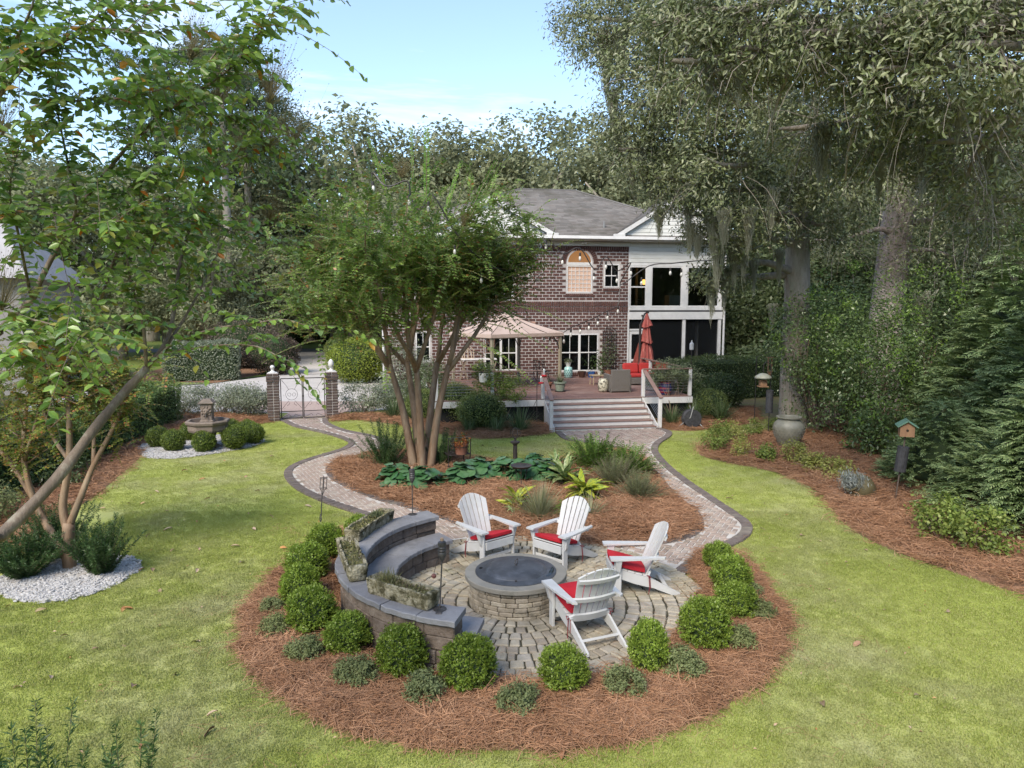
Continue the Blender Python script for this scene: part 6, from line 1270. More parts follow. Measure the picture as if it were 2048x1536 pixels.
def shoots(label, loc, n, ln, nl, leaf, wd, mat, seed, el=(.1, 1.0), droop=.3, name='shrub', rad=.12, group=None, twig=.004, whorl=0):
    r2 = np.random.default_rng(seed); t = thing(name, label, 'shrub', (*loc, .03), 0, group); a = r2.random(n) * 2 * math.pi; e = r2.uniform(*el, n); d = np.stack([np.cos(a) * np.sin(e), np.sin(a) * np.sin(e), np.cos(e)], 1); s0 = np.stack([np.cos(a) * rad * r2.random(n), np.sin(a) * rad * r2.random(n), 0 * a], 1)
    L2 = ln * r2.uniform(.5, 1.1, n); (V, F), pth = sprays(r2, s0, d, L2, nl, leaf, wd, droop=droop); Q = [(V, F)]
    for k in range(whorl):
        t2 = np.linspace(.08, 1, nl)[None, :, None]; b2 = s0[:, None] + d[:, None] * (L2[:, None, None] * t2) + np.array([0, 0, -1.]) * (droop * L2[:, None, None] * t2 * t2 * .6); dd = d[:, None] * .7 + r2.normal(size=b2.shape) * .75; Q.append(leaves(b2.reshape(-1, 3), dd.reshape(-1, 3), r2.normal(size=(n * nl, 3)), leaf * r2.uniform(.7, 1.1, n * nl), wd))
    V, F = join(Q); npmesh('foliage', V, F, mat, t)
    V, F = strips(np.concatenate([s0[:, None], pth], 1), twig); npmesh('stems', V, F, TWIG, t); return t
BUSH = leafmat('bush_leaf', [(.11, .21, .04), (.16, .28, .055), (.22, .34, .075), (.08, .15, .035)], rough=.4); RMARY = leafmat('rosemary_leaf', [(.18, .22, .1), (.25, .28, .14), (.31, .33, .18), (.14, .17, .08)], rough=.8, spec=.15)
shoots('leafy bright green bush at the back right of the island bed', (2.0, 16.8), 190, 1.1, 18, .085, .04, BUSH, 85, (.1, 1.15)); shoots('second leafy bush beside the right path in the island bed', (2.7, 16.2), 150, .95, 16, .085, .04, BUSH, 86, (.1, 1.15))
shoots('grey green feathery bush beneath the leafy bush', (2.25, 15.2), 280, .85, 24, .045, .012, RMARY, 87, (.1, 1.2), .2); shoots('round grey green feathery bush at the path corner of the island bed', (2.6, 14.2), 260, .68, 22, .045, .012, RMARY, 88, (.1, 1.2), .2)
loose('small fresh green mound between the striped grass tufts', (1.0, 12.95, .05), [((0, 0, .16), (.2, .2, .18))], 420, .045, .03, smL, 89, stems=0)
PODO = leafmat('yew_leaf', [(.05, .11, .035), (.07, .14, .045), (.1, .18, .06), (.15, .23, .09)], rough=.38)
def podo(label, loc, n, ln, seed, el=(.05, .9), sc=1.): return shoots(label, loc, n, ln, 34, .068 * sc, .013 * sc, PODO, seed, el, .05, 'yew_shrub', .12, 'dark needle leaved yew shrubs', whorl=3)
podo('dark needle leaved shrub left of the crape myrtle stems in the island bed', (-3.05, 17.0), 60, 1.25, 91, (.05, .75)); podo('dark needle leaved shrub right of the crape myrtle stems', (-1.75, 17.1), 40, 1.0, 92, (.05, .6))
podo('dark needle leaved shrub left of the trunk in the white gravel', (-7.15, 10.05), 80, .72, 93, (.1, 1.0)); podo('dark needle leaved shrub right of the trunk in the white gravel', (-6.12, 10.2), 70, .8, 94, (.05, .8)); podo('dark needle leaved shrub behind the white gravel circle on its left', (-7.2, 10.9), 60, .9, 95)
podo('dark needle leaved shrub cut by the lower left corner', (-3.2, 4.4), 30, 1.22, 96, (.02, .3)); podo('dark needle leaved shrub at the bottom edge right of the corner one', (-2.62, 4.5), 14, 1.12, 97, (.02, .22))

# ------------------------------------------------------------------ crape myrtles
CRL = [(.12, .23, .04), (.18, .31, .055), (.25, .39, .075), (.33, .47, .1), (.2, .3, .12)]
CRAPE = leafmat('crape_leaf', CRL * 3 + [(.3, .28, .05), (.12, .2, .04)], rough=.33, spec=.6); CRAPE_F = leafmat('crape_leaf_bright', [(0.092, 0.184, 0.034), (0.149, 0.276, 0.04), (0.196, 0.345, 0.057), (0.253, 0.391, 0.069)], rough=.35, transl=.35)
CRAPE_M = leafmat('crape_leaf_mixed', CRL + [(.2, .25, .07), (.16, .25, .06), (.2, .31, .07), (.14, .22, .05), (.24, .34, .09), (.18, .28, .06), (.3, .38, .12), (.15, .24, .06), (.42, .2, .06)], rough=.35)
AUT = leafmat('crape_leaf_autumn', [(0.115, 0.184, 0.034), (0.172, 0.23, 0.046), (0.253, 0.276, 0.057), (0.115, 0.207, 0.034), (0.345, 0.299, 0.057), (0.138, 0.218, 0.04), (0.46, 0.172, 0.069)], rough=.4, transl=.35)
BARK = M('crape_bark', (.19, .115, .065), (.31, .22, .145), rough=.7, scale=3, stretch=(3, 3, .7), bump=.3, bscale=14, stain=[((.17, .14, .1), 1.6, (.5, .72)), ((.3, .3, .2), 3, (.6, .8))]); BARK_N = M('crape_bark_grey', (.1, .072, .05), (.2, .155, .115), rough=.75, scale=5, stretch=(2, 2, .8), bump=.4, bscale=22, stain=(.3, .29, .22), sscale=5, spos=(.55, .75))
SEED = M('seed_capsule', (.13, .1, .04), (.2, .17, .07), rough=.7, scale=20)
def seeds(rng_, c, r, n, s, parent):
    p = rng_.normal(size=(n, 3)) * r * [.5, .5, .6] + c; o = np.array([[1, 0, 0], [0, 1, 0], [-1, 0, 0], [0, -1, 0], [0, 0, 1], [0, 0, -1]]) * s; V = (p[:, None] + o[None] * rng_.uniform(.6, 1.2, (n, 1, 1))).reshape(-1, 3)
    F = ((np.arange(n) * 6)[:, None, None] + np.array([[0, 1, 4], [1, 2, 4], [2, 3, 4], [3, 0, 4], [1, 0, 5], [2, 1, 5], [3, 2, 5], [0, 3, 5]])).reshape(-1, 3); c0 = np.array(c) + [-r * .4, 0, -r * 1.1]; Vs, Fs = strips(np.stack([np.broadcast_to(c0, p.shape), (c0 + p) / 2 + rng_.normal(size=p.shape) * r * .12, p], 1), s * .22); npmesh('seed_stalks', Vs, Fs, SEED, parent, kind='stuff'); return npmesh('seed_cluster', V, F, SEED, parent, kind='stuff')
# nearest tree, rooted outside the picture on the left
ct = thing('crape_myrtle', 'nearest crape myrtle leaning in from the left with large green and orange leaves', 'tree'); cr_ = np.random.default_rng(55)
trunk = MB(); tp_ = [(-4.6, 3.0, 0.), (-3.9, 3.5, 1.4), (-3.04, 3.85, 2.61), (-2.97, 4.0, 2.67), (-2.79, 4.25, 2.94), (-2.71, 4.5, 3.18), (-2.63, 4.75, 3.4), (-2.53, 4.9, 3.57)]
tpc = cr(tp_, 3); trunk.tube(tpc, np.linspace(.046, .026, len(tpc)) * (1 + .07 * np.sin(np.arange(len(tpc)) * 2.1)), 10); trunk.build('trunk', BARK_N, ct, smooth=True)
tr_b = MB(); tr_b.tube(cr([(-4.7, 3.1, 0), (-4.5, 3.6, 1.8), (-4.0, 4.2, 3.2), (-3.6, 5.0, 3.83)], 4), np.linspace(.07, .035, 13), 8); tr_b.build('trunk', BARK_N, ct, smooth=True)
tr_c = MB(); tr_c.tube(cr([(-4.8, 3.0, 0), (-4.6, 3.3, 2.4), (-4.2, 3.9, 4.4), (-3.15, 4.4, 5.13)], 4), np.linspace(.07, .03, 13), 8); tr_c.build('trunk', BARK_N, ct, smooth=True)
br = [([(-3.6, 5.0, 3.83), (-3.36, 5.0, 4.04), (-3.29, 5.0, 4.17), (-3.16, 5.0, 4.39), (-2.88, 4.9, 4.71), (-2.8, 4.9, 4.81), (-2.46, 4.8, 5.1), (-2.18, 4.7, 5.25), (-1.77, 4.6, 5.45), (-1.52, 4.5, 5.65), (-1.38, 4.4, 5.76)], .026, 1), ([(-3.15, 4.4, 5.13), (-2.98, 4.3, 5.23), (-2.73, 4.2, 5.38), (-2.43, 4.1, 5.47), (-2.24, 4.0, 5.48), (-2.05, 4.0, 5.46), (-1.82, 3.9, 5.41)], .016, 1),
      ([(-2.53, 4.9, 3.57), (-2.41, 5.0, 3.8), (-2.41, 5.2, 4.26), (-2.38, 5.3, 4.52), (-2.33, 5.4, 4.78), (-2.27, 5.4, 4.99), (-2.15, 5.5, 5.25)], .02, 1), ([(-2.82, 4.9, 4.04), (-2.6, 4.8, 4.4), (-2.45, 4.9, 4.51), (-2.25, 5.0, 4.56), (-2.07, 5.1, 4.56), (-1.85, 5.2, 4.43)], .012, 1), ([(-2.27, 5.4, 4.98), (-2.18, 5.4, 5.0), (-2.02, 5.4, 5.08), (-1.82, 5.4, 5.14), (-1.65, 5.5, 5.19)], .008, 1),
      ([(-3.01, 4.6, 5.23), (-2.83, 4.5, 5.23), (-2.55, 4.5, 5.25), (-2.32, 4.4, 5.23), (-2.09, 4.3, 5.24), (-1.92, 4.2, 5.25)], .008, 1), ([(-2.43, 5.0, 3.72), (-2.35, 5.1, 3.9), (-2.25, 5.2, 4.14), (-2.14, 5.3, 4.44), (-2.03, 5.3, 4.62)], .013, 0), ([(-2.53, 4.9, 3.57), (-2.28, 4.8, 3.75), (-1.96, 4.7, 3.85), (-1.69, 4.6, 3.88), (-1.47, 4.6, 3.91), (-1.24, 4.6, 3.84)], .009, 2),
      ([(-2.4, 4.9, 3.68), (-2.18, 4.8, 3.71), (-1.93, 4.7, 3.74), (-1.67, 4.6, 3.74), (-1.51, 4.6, 3.67), (-1.34, 4.6, 3.59)], .008, 2), ([(-2.53, 4.9, 3.57), (-2.49, 4.8, 3.9), (-2.5, 4.7, 4.17), (-2.45, 4.6, 4.45), (-2.32, 4.6, 4.73)], .014, 1), ([(-3.16, 5.0, 4.39), (-2.89, 4.8, 4.63), (-2.81, 4.6, 4.97), (-2.72, 4.4, 5.28), (-2.55, 4.3, 5.64)], .012, 1), ([(-3.36, 5.0, 4.04), (-3.14, 4.6, 4.42), (-2.97, 4.3, 4.68), (-2.82, 4.2, 4.94)], .012, 1),
      ([(-2.88, 4.9, 4.71), (-2.5, 4.7, 4.74), (-2.19, 4.6, 4.85), (-1.92, 4.5, 4.86)], .008, 1), ([(-3.6, 5.0, 3.83), (-2.98, 4.4, 3.91), (-2.64, 4.2, 3.86), (-2.38, 4.1, 3.77)], .01, 1), ([(-2.46, 4.8, 5.1), (-2.32, 4.9, 5.2), (-2.02, 5.0, 5.29), (-1.68, 5.1, 5.25)], .007, 1), ([(-3.15, 4.4, 5.13), (-2.77, 4.1, 5.4), (-2.58, 4.0, 5.57), (-2.51, 4.0, 5.78)], .012, 1), ([(-3.14, 4.6, 4.42), (-2.75, 4.3, 4.42), (-2.45, 4.2, 4.47), (-2.25, 4.2, 4.49)], .008, 1), ([(-3.38, 4.6, 3.71), (-3.02, 4.3, 3.67), (-2.79, 4.2, 3.77), (-2.57, 4.2, 3.97)], .01, 1),
      ([(-2.18, 4.7, 5.25), (-2.0, 4.9, 5.61), (-1.86, 5.0, 5.84)], .007, 1), ([(-2.43, 4.1, 5.47), (-2.23, 4.1, 5.61), (-2.09, 4.1, 5.77)], .007, 1), ([(-2.41, 5.2, 4.26), (-2.62, 5.2, 4.33), (-2.54, 5.3, 4.62), (-2.47, 5.3, 4.94)], .008, 1)]
Ls = []; paths_ = []
for pts, r0, leafy in br:
    P = cr(pts, 5); b = MB(); b.tube(P, np.linspace(r0, .003, len(P)), 6); b.build('branch', BARK_N, ct, smooth=True)
    seg = np.diff(P, axis=0); ln = np.linalg.norm(seg, axis=1); cum = np.concatenate([[0], np.cumsum(ln)]); T = cum[-1]
    if leafy:
        s_ = np.arange(.25 * T if r0 > .012 else .05, T, .027); k = np.clip(np.searchsorted(cum, s_) - 1, 0, len(seg) - 1); f = (s_ - cum[k]) / ln[k]; q = P[k] + seg[k] * f[:, None]; tg = seg[k] / ln[k][:, None]; sd = nrm(np.cross(tg, [0, 0, 1.])); sg = np.where(np.arange(len(s_)) % 2, 1, -1)[:, None]
        dv = nrm(sd * sg + tg * .4 + [0, 0, -.35] + cr_.normal(size=q.shape) * .25); nv = nrm(np.cross(np.cross(dv, [0, 0, 1.]), dv) + cr_.normal(size=q.shape) * .6); Ls.append((q + dv * .004, dv, nv, cr_.uniform(.06, .086, len(q))))
    m_ = int(T / (.3 if leafy == 2 else .05 if leafy else .12)); ss = cr_.uniform(.3 * T, T, m_); k = np.clip(np.searchsorted(cum, ss) - 1, 0, len(seg) - 1); q = P[k] + seg[k] * ((ss - cum[k]) / ln[k])[:, None]; d = nrm(cr_.normal(size=(m_, 3)) * [1, .8, .7] + seg[k] / ln[k][:, None] * .5 + [0, 0, .15])
    if m_:
        L_ = cr_.uniform(.25, .65, m_); t_ = np.linspace(.08, 1, 14)[None, :, None]; base = q[:, None] + d[:, None] * L_[:, None, None] * t_ + np.array([0, 0, -.35]) * (L_[:, None, None] * t_ ** 2); V, F = strips(np.concatenate([q[:, None], base], 1), .0028); paths_.append((V, F)); tan = nrm(d[:, None] + np.array([0, 0, -.6]) * t_); sd = nrm(np.cross(tan, [0, 0, 1.])); sg = np.where(np.arange(14) % 2, 1, -1)[None, :, None]
        dv = nrm(sd * sg + tan * .5 + [0, 0, -.3] + cr_.normal(size=base.shape) * .2).reshape(-1, 3); nv = nrm(np.cross(np.cross(dv, [0, 0, 1.]), dv) + cr_.normal(size=dv.shape) * .75); Ls.append((base.reshape(-1, 3), dv, nv, cr_.uniform(.05, .076, len(dv))))
V, F = join(paths_); npmesh('twigs', V, F, BARK_N, ct, kind='stuff')
P, dv, nv, ll = [np.concatenate([a[i] for a in Ls]) for i in range(4)]; ok = P[:, 1] > 3.2; P, dv, nv, ll = P[ok], dv[ok], nv[ok], ll[ok]
px = 1024 + 1420 * P[:, 0] / P[:, 1]; size = ll / P[:, 1]; size = np.where(px < -10, 0, size); order = np.argsort(-size)
LV, LF = leaves([[0, 0, 0]], [[1, 0, 0]], [[0, 0, 1]], 1., .55, six=True, fold=.18); LEAF_ONE = bpy.data.meshes.new('leaf'); LEAF_ONE.from_pydata([tuple(v) for v in LV], [], [tuple(int(i) for i in f) for f in LF])
LEAF_OBJ = M('crape_leaf_single', (1, 1, 1), (.7, .75, .7), rough=.33, spec=.6, transl=.25, scale=14, rnd=CRL * 3 + [(.5, .15, .02), (.42, .22, .03), (.3, .3, .06)]); LEAF_ONE.materials.append(LEAF_OBJ)
for i in order[:300]:
    x = Vector(dv[i]); z = Vector(nv[i]); y = z.cross(x).normalized(); z = x.cross(y); o = bpy.data.objects.new('leaf', LEAF_ONE); link(o, ct); o.matrix_local = Matrix.Translation(Vector(P[i])) @ Matrix((x, y, z)).transposed().to_4x4() @ Matrix.Scale(float(ll[i]), 4)
i = order[300:]; V, F = leaves(P[i], dv[i], nv[i], ll[i], ll[i] * .55, six=True, fold=.18); npmesh('leaves', V, F, CRAPE, ct, kind='stuff')
r2 = np.random.default_rng(56); ii = r2.choice(i, 70, replace=False); V, F = leaves(P[ii] + [.0, 0, -.02], dv[ii] + [0, 0, -.5], nv[ii], ll[ii], ll[ii] * .5, six=True); npmesh('leaves', V, F, leafmat('orange_leaf', [(0.575, 0.149, 0.023), (0.517, 0.23, 0.034), (0.46, 0.299, 0.046)], transl=.3), ct, kind='stuff')
for c in ((-2.1, 5.0, 5.84), (-1.65, 5.2, 5.61), (-1.73, 5.3, 5.3), (-2.89, 4.2, 5.12), (-1.93, 5.3, 5.28), (-1.7, 5.3, 5.71), (-3.08, 4.4, 4.16), (-1.81, 5.6, 4.85), (-1.94, 5.0, 5.55), (-1.62, 5.6, 5.41)): seeds(r2, np.array(c), .17, 130, .0055, ct)
# multi stemmed tree in the middle of the island bed
mt = thing('crape_myrtle', 'multi stemmed crape myrtle with a vase shaped crown in the island bed', 'tree', (-2.16, 16.78, 0)); mr = np.random.default_rng(57); ends = []
bases = [(-.22, .05), (.0, -.08), (.2, .02), (.08, .15), (-.08, .14)]
dirs = [(-.24, .05), (-.02, -.16), (.2, -.02), (.1, .22), (-.15, .24)]
for (bx, by), (dx, dy) in zip(bases, dirs):
    m = MB(); P = [(bx * .8, by * .8, -.05), (bx + dx * .3, by + dy * .3, .6), (bx + dx * 1.0, by + dy * 1.0, 1.5), (bx + dx * 2.3, by + dy * 2.3, 2.6)]; C_ = cr(P, 5); m.tube(C_, np.linspace(.118, .066, len(C_)), 10); st = m.build('stem', BARK, mt, smooth=True)
    for k in range(3):
        d = Vector((dx * 1.5 + mr.normal() * .3, dy * 1.5 + mr.normal() * .3, 1.)); pts, rad, dd = limb(mr, C_[-1] - np.array([0, 0, .06 * k]), d, mr.uniform(2.4, 3.3), .062, .026, .09, 7, .07); m = MB(); m.tube(pts, rad, 7)
        for q in range(3):
            p2, r2_, d2 = limb(mr, pts[3 + q], dd + Vector(mr.normal(size=3) * .55), mr.uniform(1.2, 2.1), .024, .007, .12, 6, .07); m.tube(p2, r2_, 5); ends += [np.array(p) for p in p2[1:]]
        ends += [np.array(p) for p in pts[3:]]; m.build('branch', BARK, mt, smooth=True)
ends = np.array(ends); ends = ends[(ends[:, 2] > np.where(ends[:, 0] > .2, 3.9, 3.3)) & (ends[:, 0] < np.where(ends[:, 2] > 4.6, 2.7, 2.1)) & (ends[:, 0] > -3.0)]; n = 3900; wt = mr.random(len(ends)) ** 1.6; i = mr.choice(len(ends), n, p=wt / wt.sum()); s0 = ends[i] + mr.normal(size=(n, 3)) * .28; rad_ = nrm(s0 * [1, 1, 0] + 1e-3); d = nrm(rad_ * .7 + mr.normal(size=(n, 3)) * .55 + [0, 0, .55])
(V, F), pth = sprays(mr, s0, d, mr.uniform(.35, .9, n), 11, .1, .056, droop=.5); npmesh('leaves', V, F, CRAPE_M, mt, kind='stuff'); V, F = strips(pth, .004); npmesh('twigs', V, F, BARK, mt, kind='stuff')
# long arching sprays at the sides and fresh upright shoots on top
al, Ld = [], []
for k in range(46):
    a = mr.random() * 2 * math.pi; e = ends[mr.integers(0, len(ends))]; al.append(e * [1.05, 1.05, 1]); Ld.append([math.cos(a) * 1.0, math.sin(a) * .7, .35])
(V, F), pth = sprays(mr, np.array(al), np.array(Ld), mr.uniform(1.0, 1.9, 46), 32, .085, .042, droop=.75); npmesh('leaves', V, F, CRAPE, mt, kind='stuff'); V, F = strips(pth, .007); npmesh('twigs', V, F, BARK, mt, kind='stuff')
tops = np.array([0, 0, .6]) + np.array([(-1.55, 0, 5.3), (-1.0, .2, 5.5), (-.6, -.2, 5.6), (-.15, .1, 5.9), (.2, -.2, 5.7), (.55, .2, 5.4), (1.0, 0, 5.2), (1.4, -.2, 4.9), (-1.9, .1, 4.7), (.8, -.4, 5.3), (1.15, .3, 5.4), (-1.25, -.3, 5.0)]); td = np.array([(-.3, 0, 1), (-.15, 0, 1), (-.3, 0, 1), (0, 0, 1), (.02, 0, 1), (.3, 0, 1), (.5, 0, 1), (.6, 0, .9), (-.5, 0, 1), (.3, .2, 1), (.55, 0, 1), (-.4, -.1, 1)])
(V, F), pth = sprays(mr, tops, td, mr.uniform(1.3, 1.9, 12), 40, .1, .046, droop=.08); npmesh('leaves', V, F, CRAPE_F, mt, kind='stuff'); V, F = strips(pth, .008); npmesh('twigs', V, F, BARK, mt, kind='stuff')
ls_, ld_ = np.array([(-1.6, 0, 4.6), (1.6, -.2, 4.4), (1.8, -.2, 4.0), (-2.2, 0, 4.0), (-1.9, -.3, 3.5), (1.5, -.4, 3.6), (.9, -.8, 3.4), (1.2, -.7, 3.0), (-2.2, .2, 3.2)]), np.array([(-1, 0, .35), (1, 0, .7), (1, -.1, .05), (-1, 0, .3), (-1, -.2, .1), (1, -.2, -.1), (.7, -.3, -.2), (.8, 0, -.25), (-1, 0, -.05)])
(V, F), pth = sprays(mr, ls_, ld_, mr.uniform(1.3, 2.0, 9), 38, .09, .044, droop=.5); npmesh('leaves', V, F, CRAPE, mt, kind='stuff'); V, F = strips(pth, .009); npmesh('twigs', V, F, BARK, mt, kind='stuff')
for k in range(16): e = ends[mr.integers(0, len(ends))] * [1.15, 1.15, 1] + [0, -.2, .4]; seeds(mr, e, .2, 150, .012, mt)
# small autumn tinted tree in the gravel circle
gt = thing('crape_myrtle', 'small crape myrtle with pale forked stems in the white gravel circle', 'tree', (-6.72, 10.42, 0)); gr = np.random.default_rng(58); m = MB(); C_ = cr([(0, 0, -.05), (.0, 0, .35), (.03, 0, .75)], 4); m.tube(C_, np.linspace(.1, .085, len(C_)), 9); m.ball((0, 0, .02), (.15, .14, .06)); m.build('trunk', BARK, gt, smooth=True); ends = []
forks = [((.02, 0, .6), [(-.04, 0, 1.0), (.1, .0, 1.7), (.12, .05, 2.6), (.05, .1, 3.3)], .07), ((.04, 0, .7), [(.22, 0, 1.1), (.4, .1, 1.6), (.75, .2, 2.3), (1.0, .2, 3.0)], .06), ((-.1, .2, .0), [(-.45, .3, .5), (-.75, .4, 1.0), (-.85, .4, 1.7), (-.8, .5, 2.6)], .075), ((-.75, .4, 1.0), [(-1.1, .5, 1.5), (-1.5, .5, 2.1), (-1.7, .6, 2.9)], .045), ((.1, .0, 1.7), [(-.2, .1, 2.1), (-.35, .1, 2.8), (-.3, .1, 3.4)], .035), ((-.85, .4, 1.6), [(-.5, .2, 2.2), (-.3, .2, 2.9)], .035), ((.4, .1, 1.6), [(.35, .3, 2.2), (.5, .4, 3.0)], .035)]
for p0, rest, r0 in forks:
    C_ = cr([p0] + rest, 5); m = MB(); m.tube(C_, np.linspace(r0, r0 * .35, len(C_)), 8)
    for q in range(4):
        pts, rad, dd = limb(gr, C_[len(C_) * 2 // 3 + q], Vector(gr.normal(size=3)) * .6 + Vector((0, 0, .9)), gr.uniform(.5, 1.0), .016, .005, .12, 5, .03); m.tube(pts, rad, 5); ends += [np.array(p) for p in pts]
    m.build('stem', BARK, gt, smooth=True); ends += list(C_[len(C_) * 2 // 3:])
ends = np.array(ends); n = 1100; i = gr.integers(0, len(ends), n); s0 = ends[i] + gr.normal(size=(n, 3)) * .16; (V, F), pth = sprays(gr, s0, gr.normal(size=(n, 3)) * [1, 1, .6] + [0, 0, .25], gr.uniform(.2, .45, n), 9, .055, .038, droop=.5); npmesh('leaves', V, F, AUT, gt, kind='stuff'); V, F = strips(pth, .003); npmesh('twigs', V, F, BARK, gt, kind='stuff')

# string lights from the crape myrtle to the porch
sl = thing('string_lights', 'black festoon cable with clear bulbs from the crape myrtle past the house to the oak', 'string lights'); BULB = M('clear_bulb', (.62, .6, .54), rough=.12, spec=.7)
def run(pts, bulbs, r=.018):
    P = np.array(pts); m = MB(); m.tube(P, r, 5); m.build('cable', IRON, sl)
    for b in bulbs:
        p = np.array(b[0]); s = b[1] * .55; m = MB(); m.lathe([(.02 * s, 0), (.028 * s, -.02 * s), (.028 * s, -.09 * s), (.02 * s, -.1 * s)], 8, p); so_ = m.build('socket', IRON, sl); m = MB(); m.lathe([(.02 * s, -.1 * s), (.036 * s, -.15 * s), (.036 * s, -.19 * s), (.012 * s, -.23 * s)], 10, p); m.build('bulb', BULB, so_, smooth=True)
A1_, B1_ = [(-2.92, 15.2, 6.35), (-2.91, 15.2, 6.76), (-2.69, 15.1, 6.51), (-2.51, 15.1, 6.47), (-2.17, 15.1, 6.57), (-2.1, 15.1, 6.23), (-1.92, 15.1, 5.98), (-1.73, 15.1, 6.29), (-1.58, 15.1, 6.2), (-1.25, 15.2, 5.63), (-0.9, 15.4, 5.18), (-0.43, 16.0, 4.84)], [((-2.9, 15.2, 6.59), 1.8), ((-2.14, 15.1, 6.29), 1.8), ((-1.74, 15.1, 6.16), 1.8), ((-1.21, 15.2, 5.27), 1.6), ((-0.68, 15.8, 4.69), 1.6)]
run(cr(A1_, 4), B1_)
B2 = [(-0.43, 16.0, 4.84), (0.52, 22.0, 5.08), (1.43, 30.3, 6.78), (2.13, 30.4, 6.17), (2.87, 30.6, 6.43), (3.54, 30.6, 5.51), (4.01, 30.7, 6.08), (4.54, 30.9, 5.48), (5.11, 30.9, 5.84), (4.66, 30.9, 4.88), (5.93, 31.2, 5.71), (6.9, 31.2, 5.82), (7.59, 30.0, 5.85), (7.52, 26.0, 5.67), (7.72, 22.0, 5.84)]
run(cr(B2, 4), [((0.52, 22.0, 5.08), 2.0), ((1.43, 30.3, 6.7), 2.8), ((2.13, 30.4, 6.06), 2.8), ((2.89, 30.6, 6.24), 2.8), ((3.49, 30.6, 5.4), 2.8), ((4.01, 30.7, 5.89), 2.8), ((4.52, 30.9, 5.31), 2.8), ((5.12, 30.9, 5.63), 2.8), ((5.6, 31.0, 5.21), 2.8), ((6.88, 31.2, 5.65), 2.8), ((7.34, 31.1, 5.58), 2.8), ((7.58, 30.0, 5.64), 2.6), ((7.52, 26.0, 5.55), 2.2)], .026)
run(cr([(4.66, 30.9, 4.88), (4.54, 30.6, 4.03), (4.07, 30.4, 3.77), (3.28, 30.0, 3.4), (2.4, 29.0, 3.11), (1.8, 27.3, 2.92), (0.49, 26.6, 2.87), (-0.25, 25.9, 2.97)], 4), [((4.54, 30.6, 3.98), 2.6), ((4.07, 30.4, 3.71), 2.6), ((3.64, 30.2, 3.48), 2.6), ((3.24, 30.0, 3.29), 2.6), ((2.83, 29.6, 3.16), 2.6), ((2.4, 29.0, 3.05), 2.6), ((2.03, 27.8, 2.82), 2.4), ((1.44, 27.0, 2.82), 2.4), ((1.21, 26.8, 2.94), 2.4)], .018)

# ------------------------------------------------------------------ big trees
OAKL = leafmat('oak_leaf', [(.14, .175, .065), (.19, .225, .09), (.25, .275, .13), (.33, .34, .2), (.11, .135, .05), (.42, .42, .3)], rough=.42, spec=.4, transl=.15)
OBARK = M('oak_bark', (.24, .2, .16), (.37, .32, .265), rough=.95, scale=3, stretch=(3, 3, .8), bump=1, bscale=9, bdist=.05, stain=(.3, .3, .22), sscale=2, spos=(.5, .7)); PBARK = M('pine_bark', (.28, .22, .2), (.44, .37, .34), rough=.95, scale=2.5, stretch=(2, 2, .9), bump=1, bscale=7, bdist=.06)
MOSSM = leafmat('spanish_moss_strand', [(.34, .34, .24), (.42, .42, .31), (.27, .27, .19), (.48, .46, .36)], rough=.9, transl=.25)
def moss_mesh(seed, n=150, h=1.3, w=.22):
    r2 = np.random.default_rng(seed); k = 7; x0 = r2.normal(size=(n, 2)) * w * .4; top = r2.uniform(-.15, .1, n); L_ = h * r2.uniform(.25, 1, n) * np.exp(-np.sum(x0 ** 2, 1) / (w * w) * .8); t = np.linspace(0, 1, k)[None]
    ph = r2.random((n, 2)) * 6; P = np.stack([x0[:, :1] * (1 - .55 * t) + .03 * np.sin(t * 9 + ph[:, :1]), x0[:, 1:] * (1 - .55 * t) + .03 * np.cos(t * 8 + ph[:, 1:]), top[:, None] - L_[:, None] * t], 2); V, F = strips(P, .008); me = bpy.data.meshes.new('spanish_moss'); me.from_pydata([tuple(v) for v in V], [], [tuple(int(i) for i in f) for f in F]); me.materials.append(MOSSM); return me
MOSSES = [moss_mesh(i) for i in range(3)]
def hang_moss(parent, pts, seed):
    r2 = np.random.default_rng(seed)
    for p, s in pts: o = bpy.data.objects.new('spanish_moss', MOSSES[int(r2.integers(3))]); link(o, parent); o.location = p; o.rotation_euler = (0, 0, r2.random() * 6); s *= .72; o.scale = (s * 1.1, s * 1.1, s * r2.uniform(.8, 1.2))
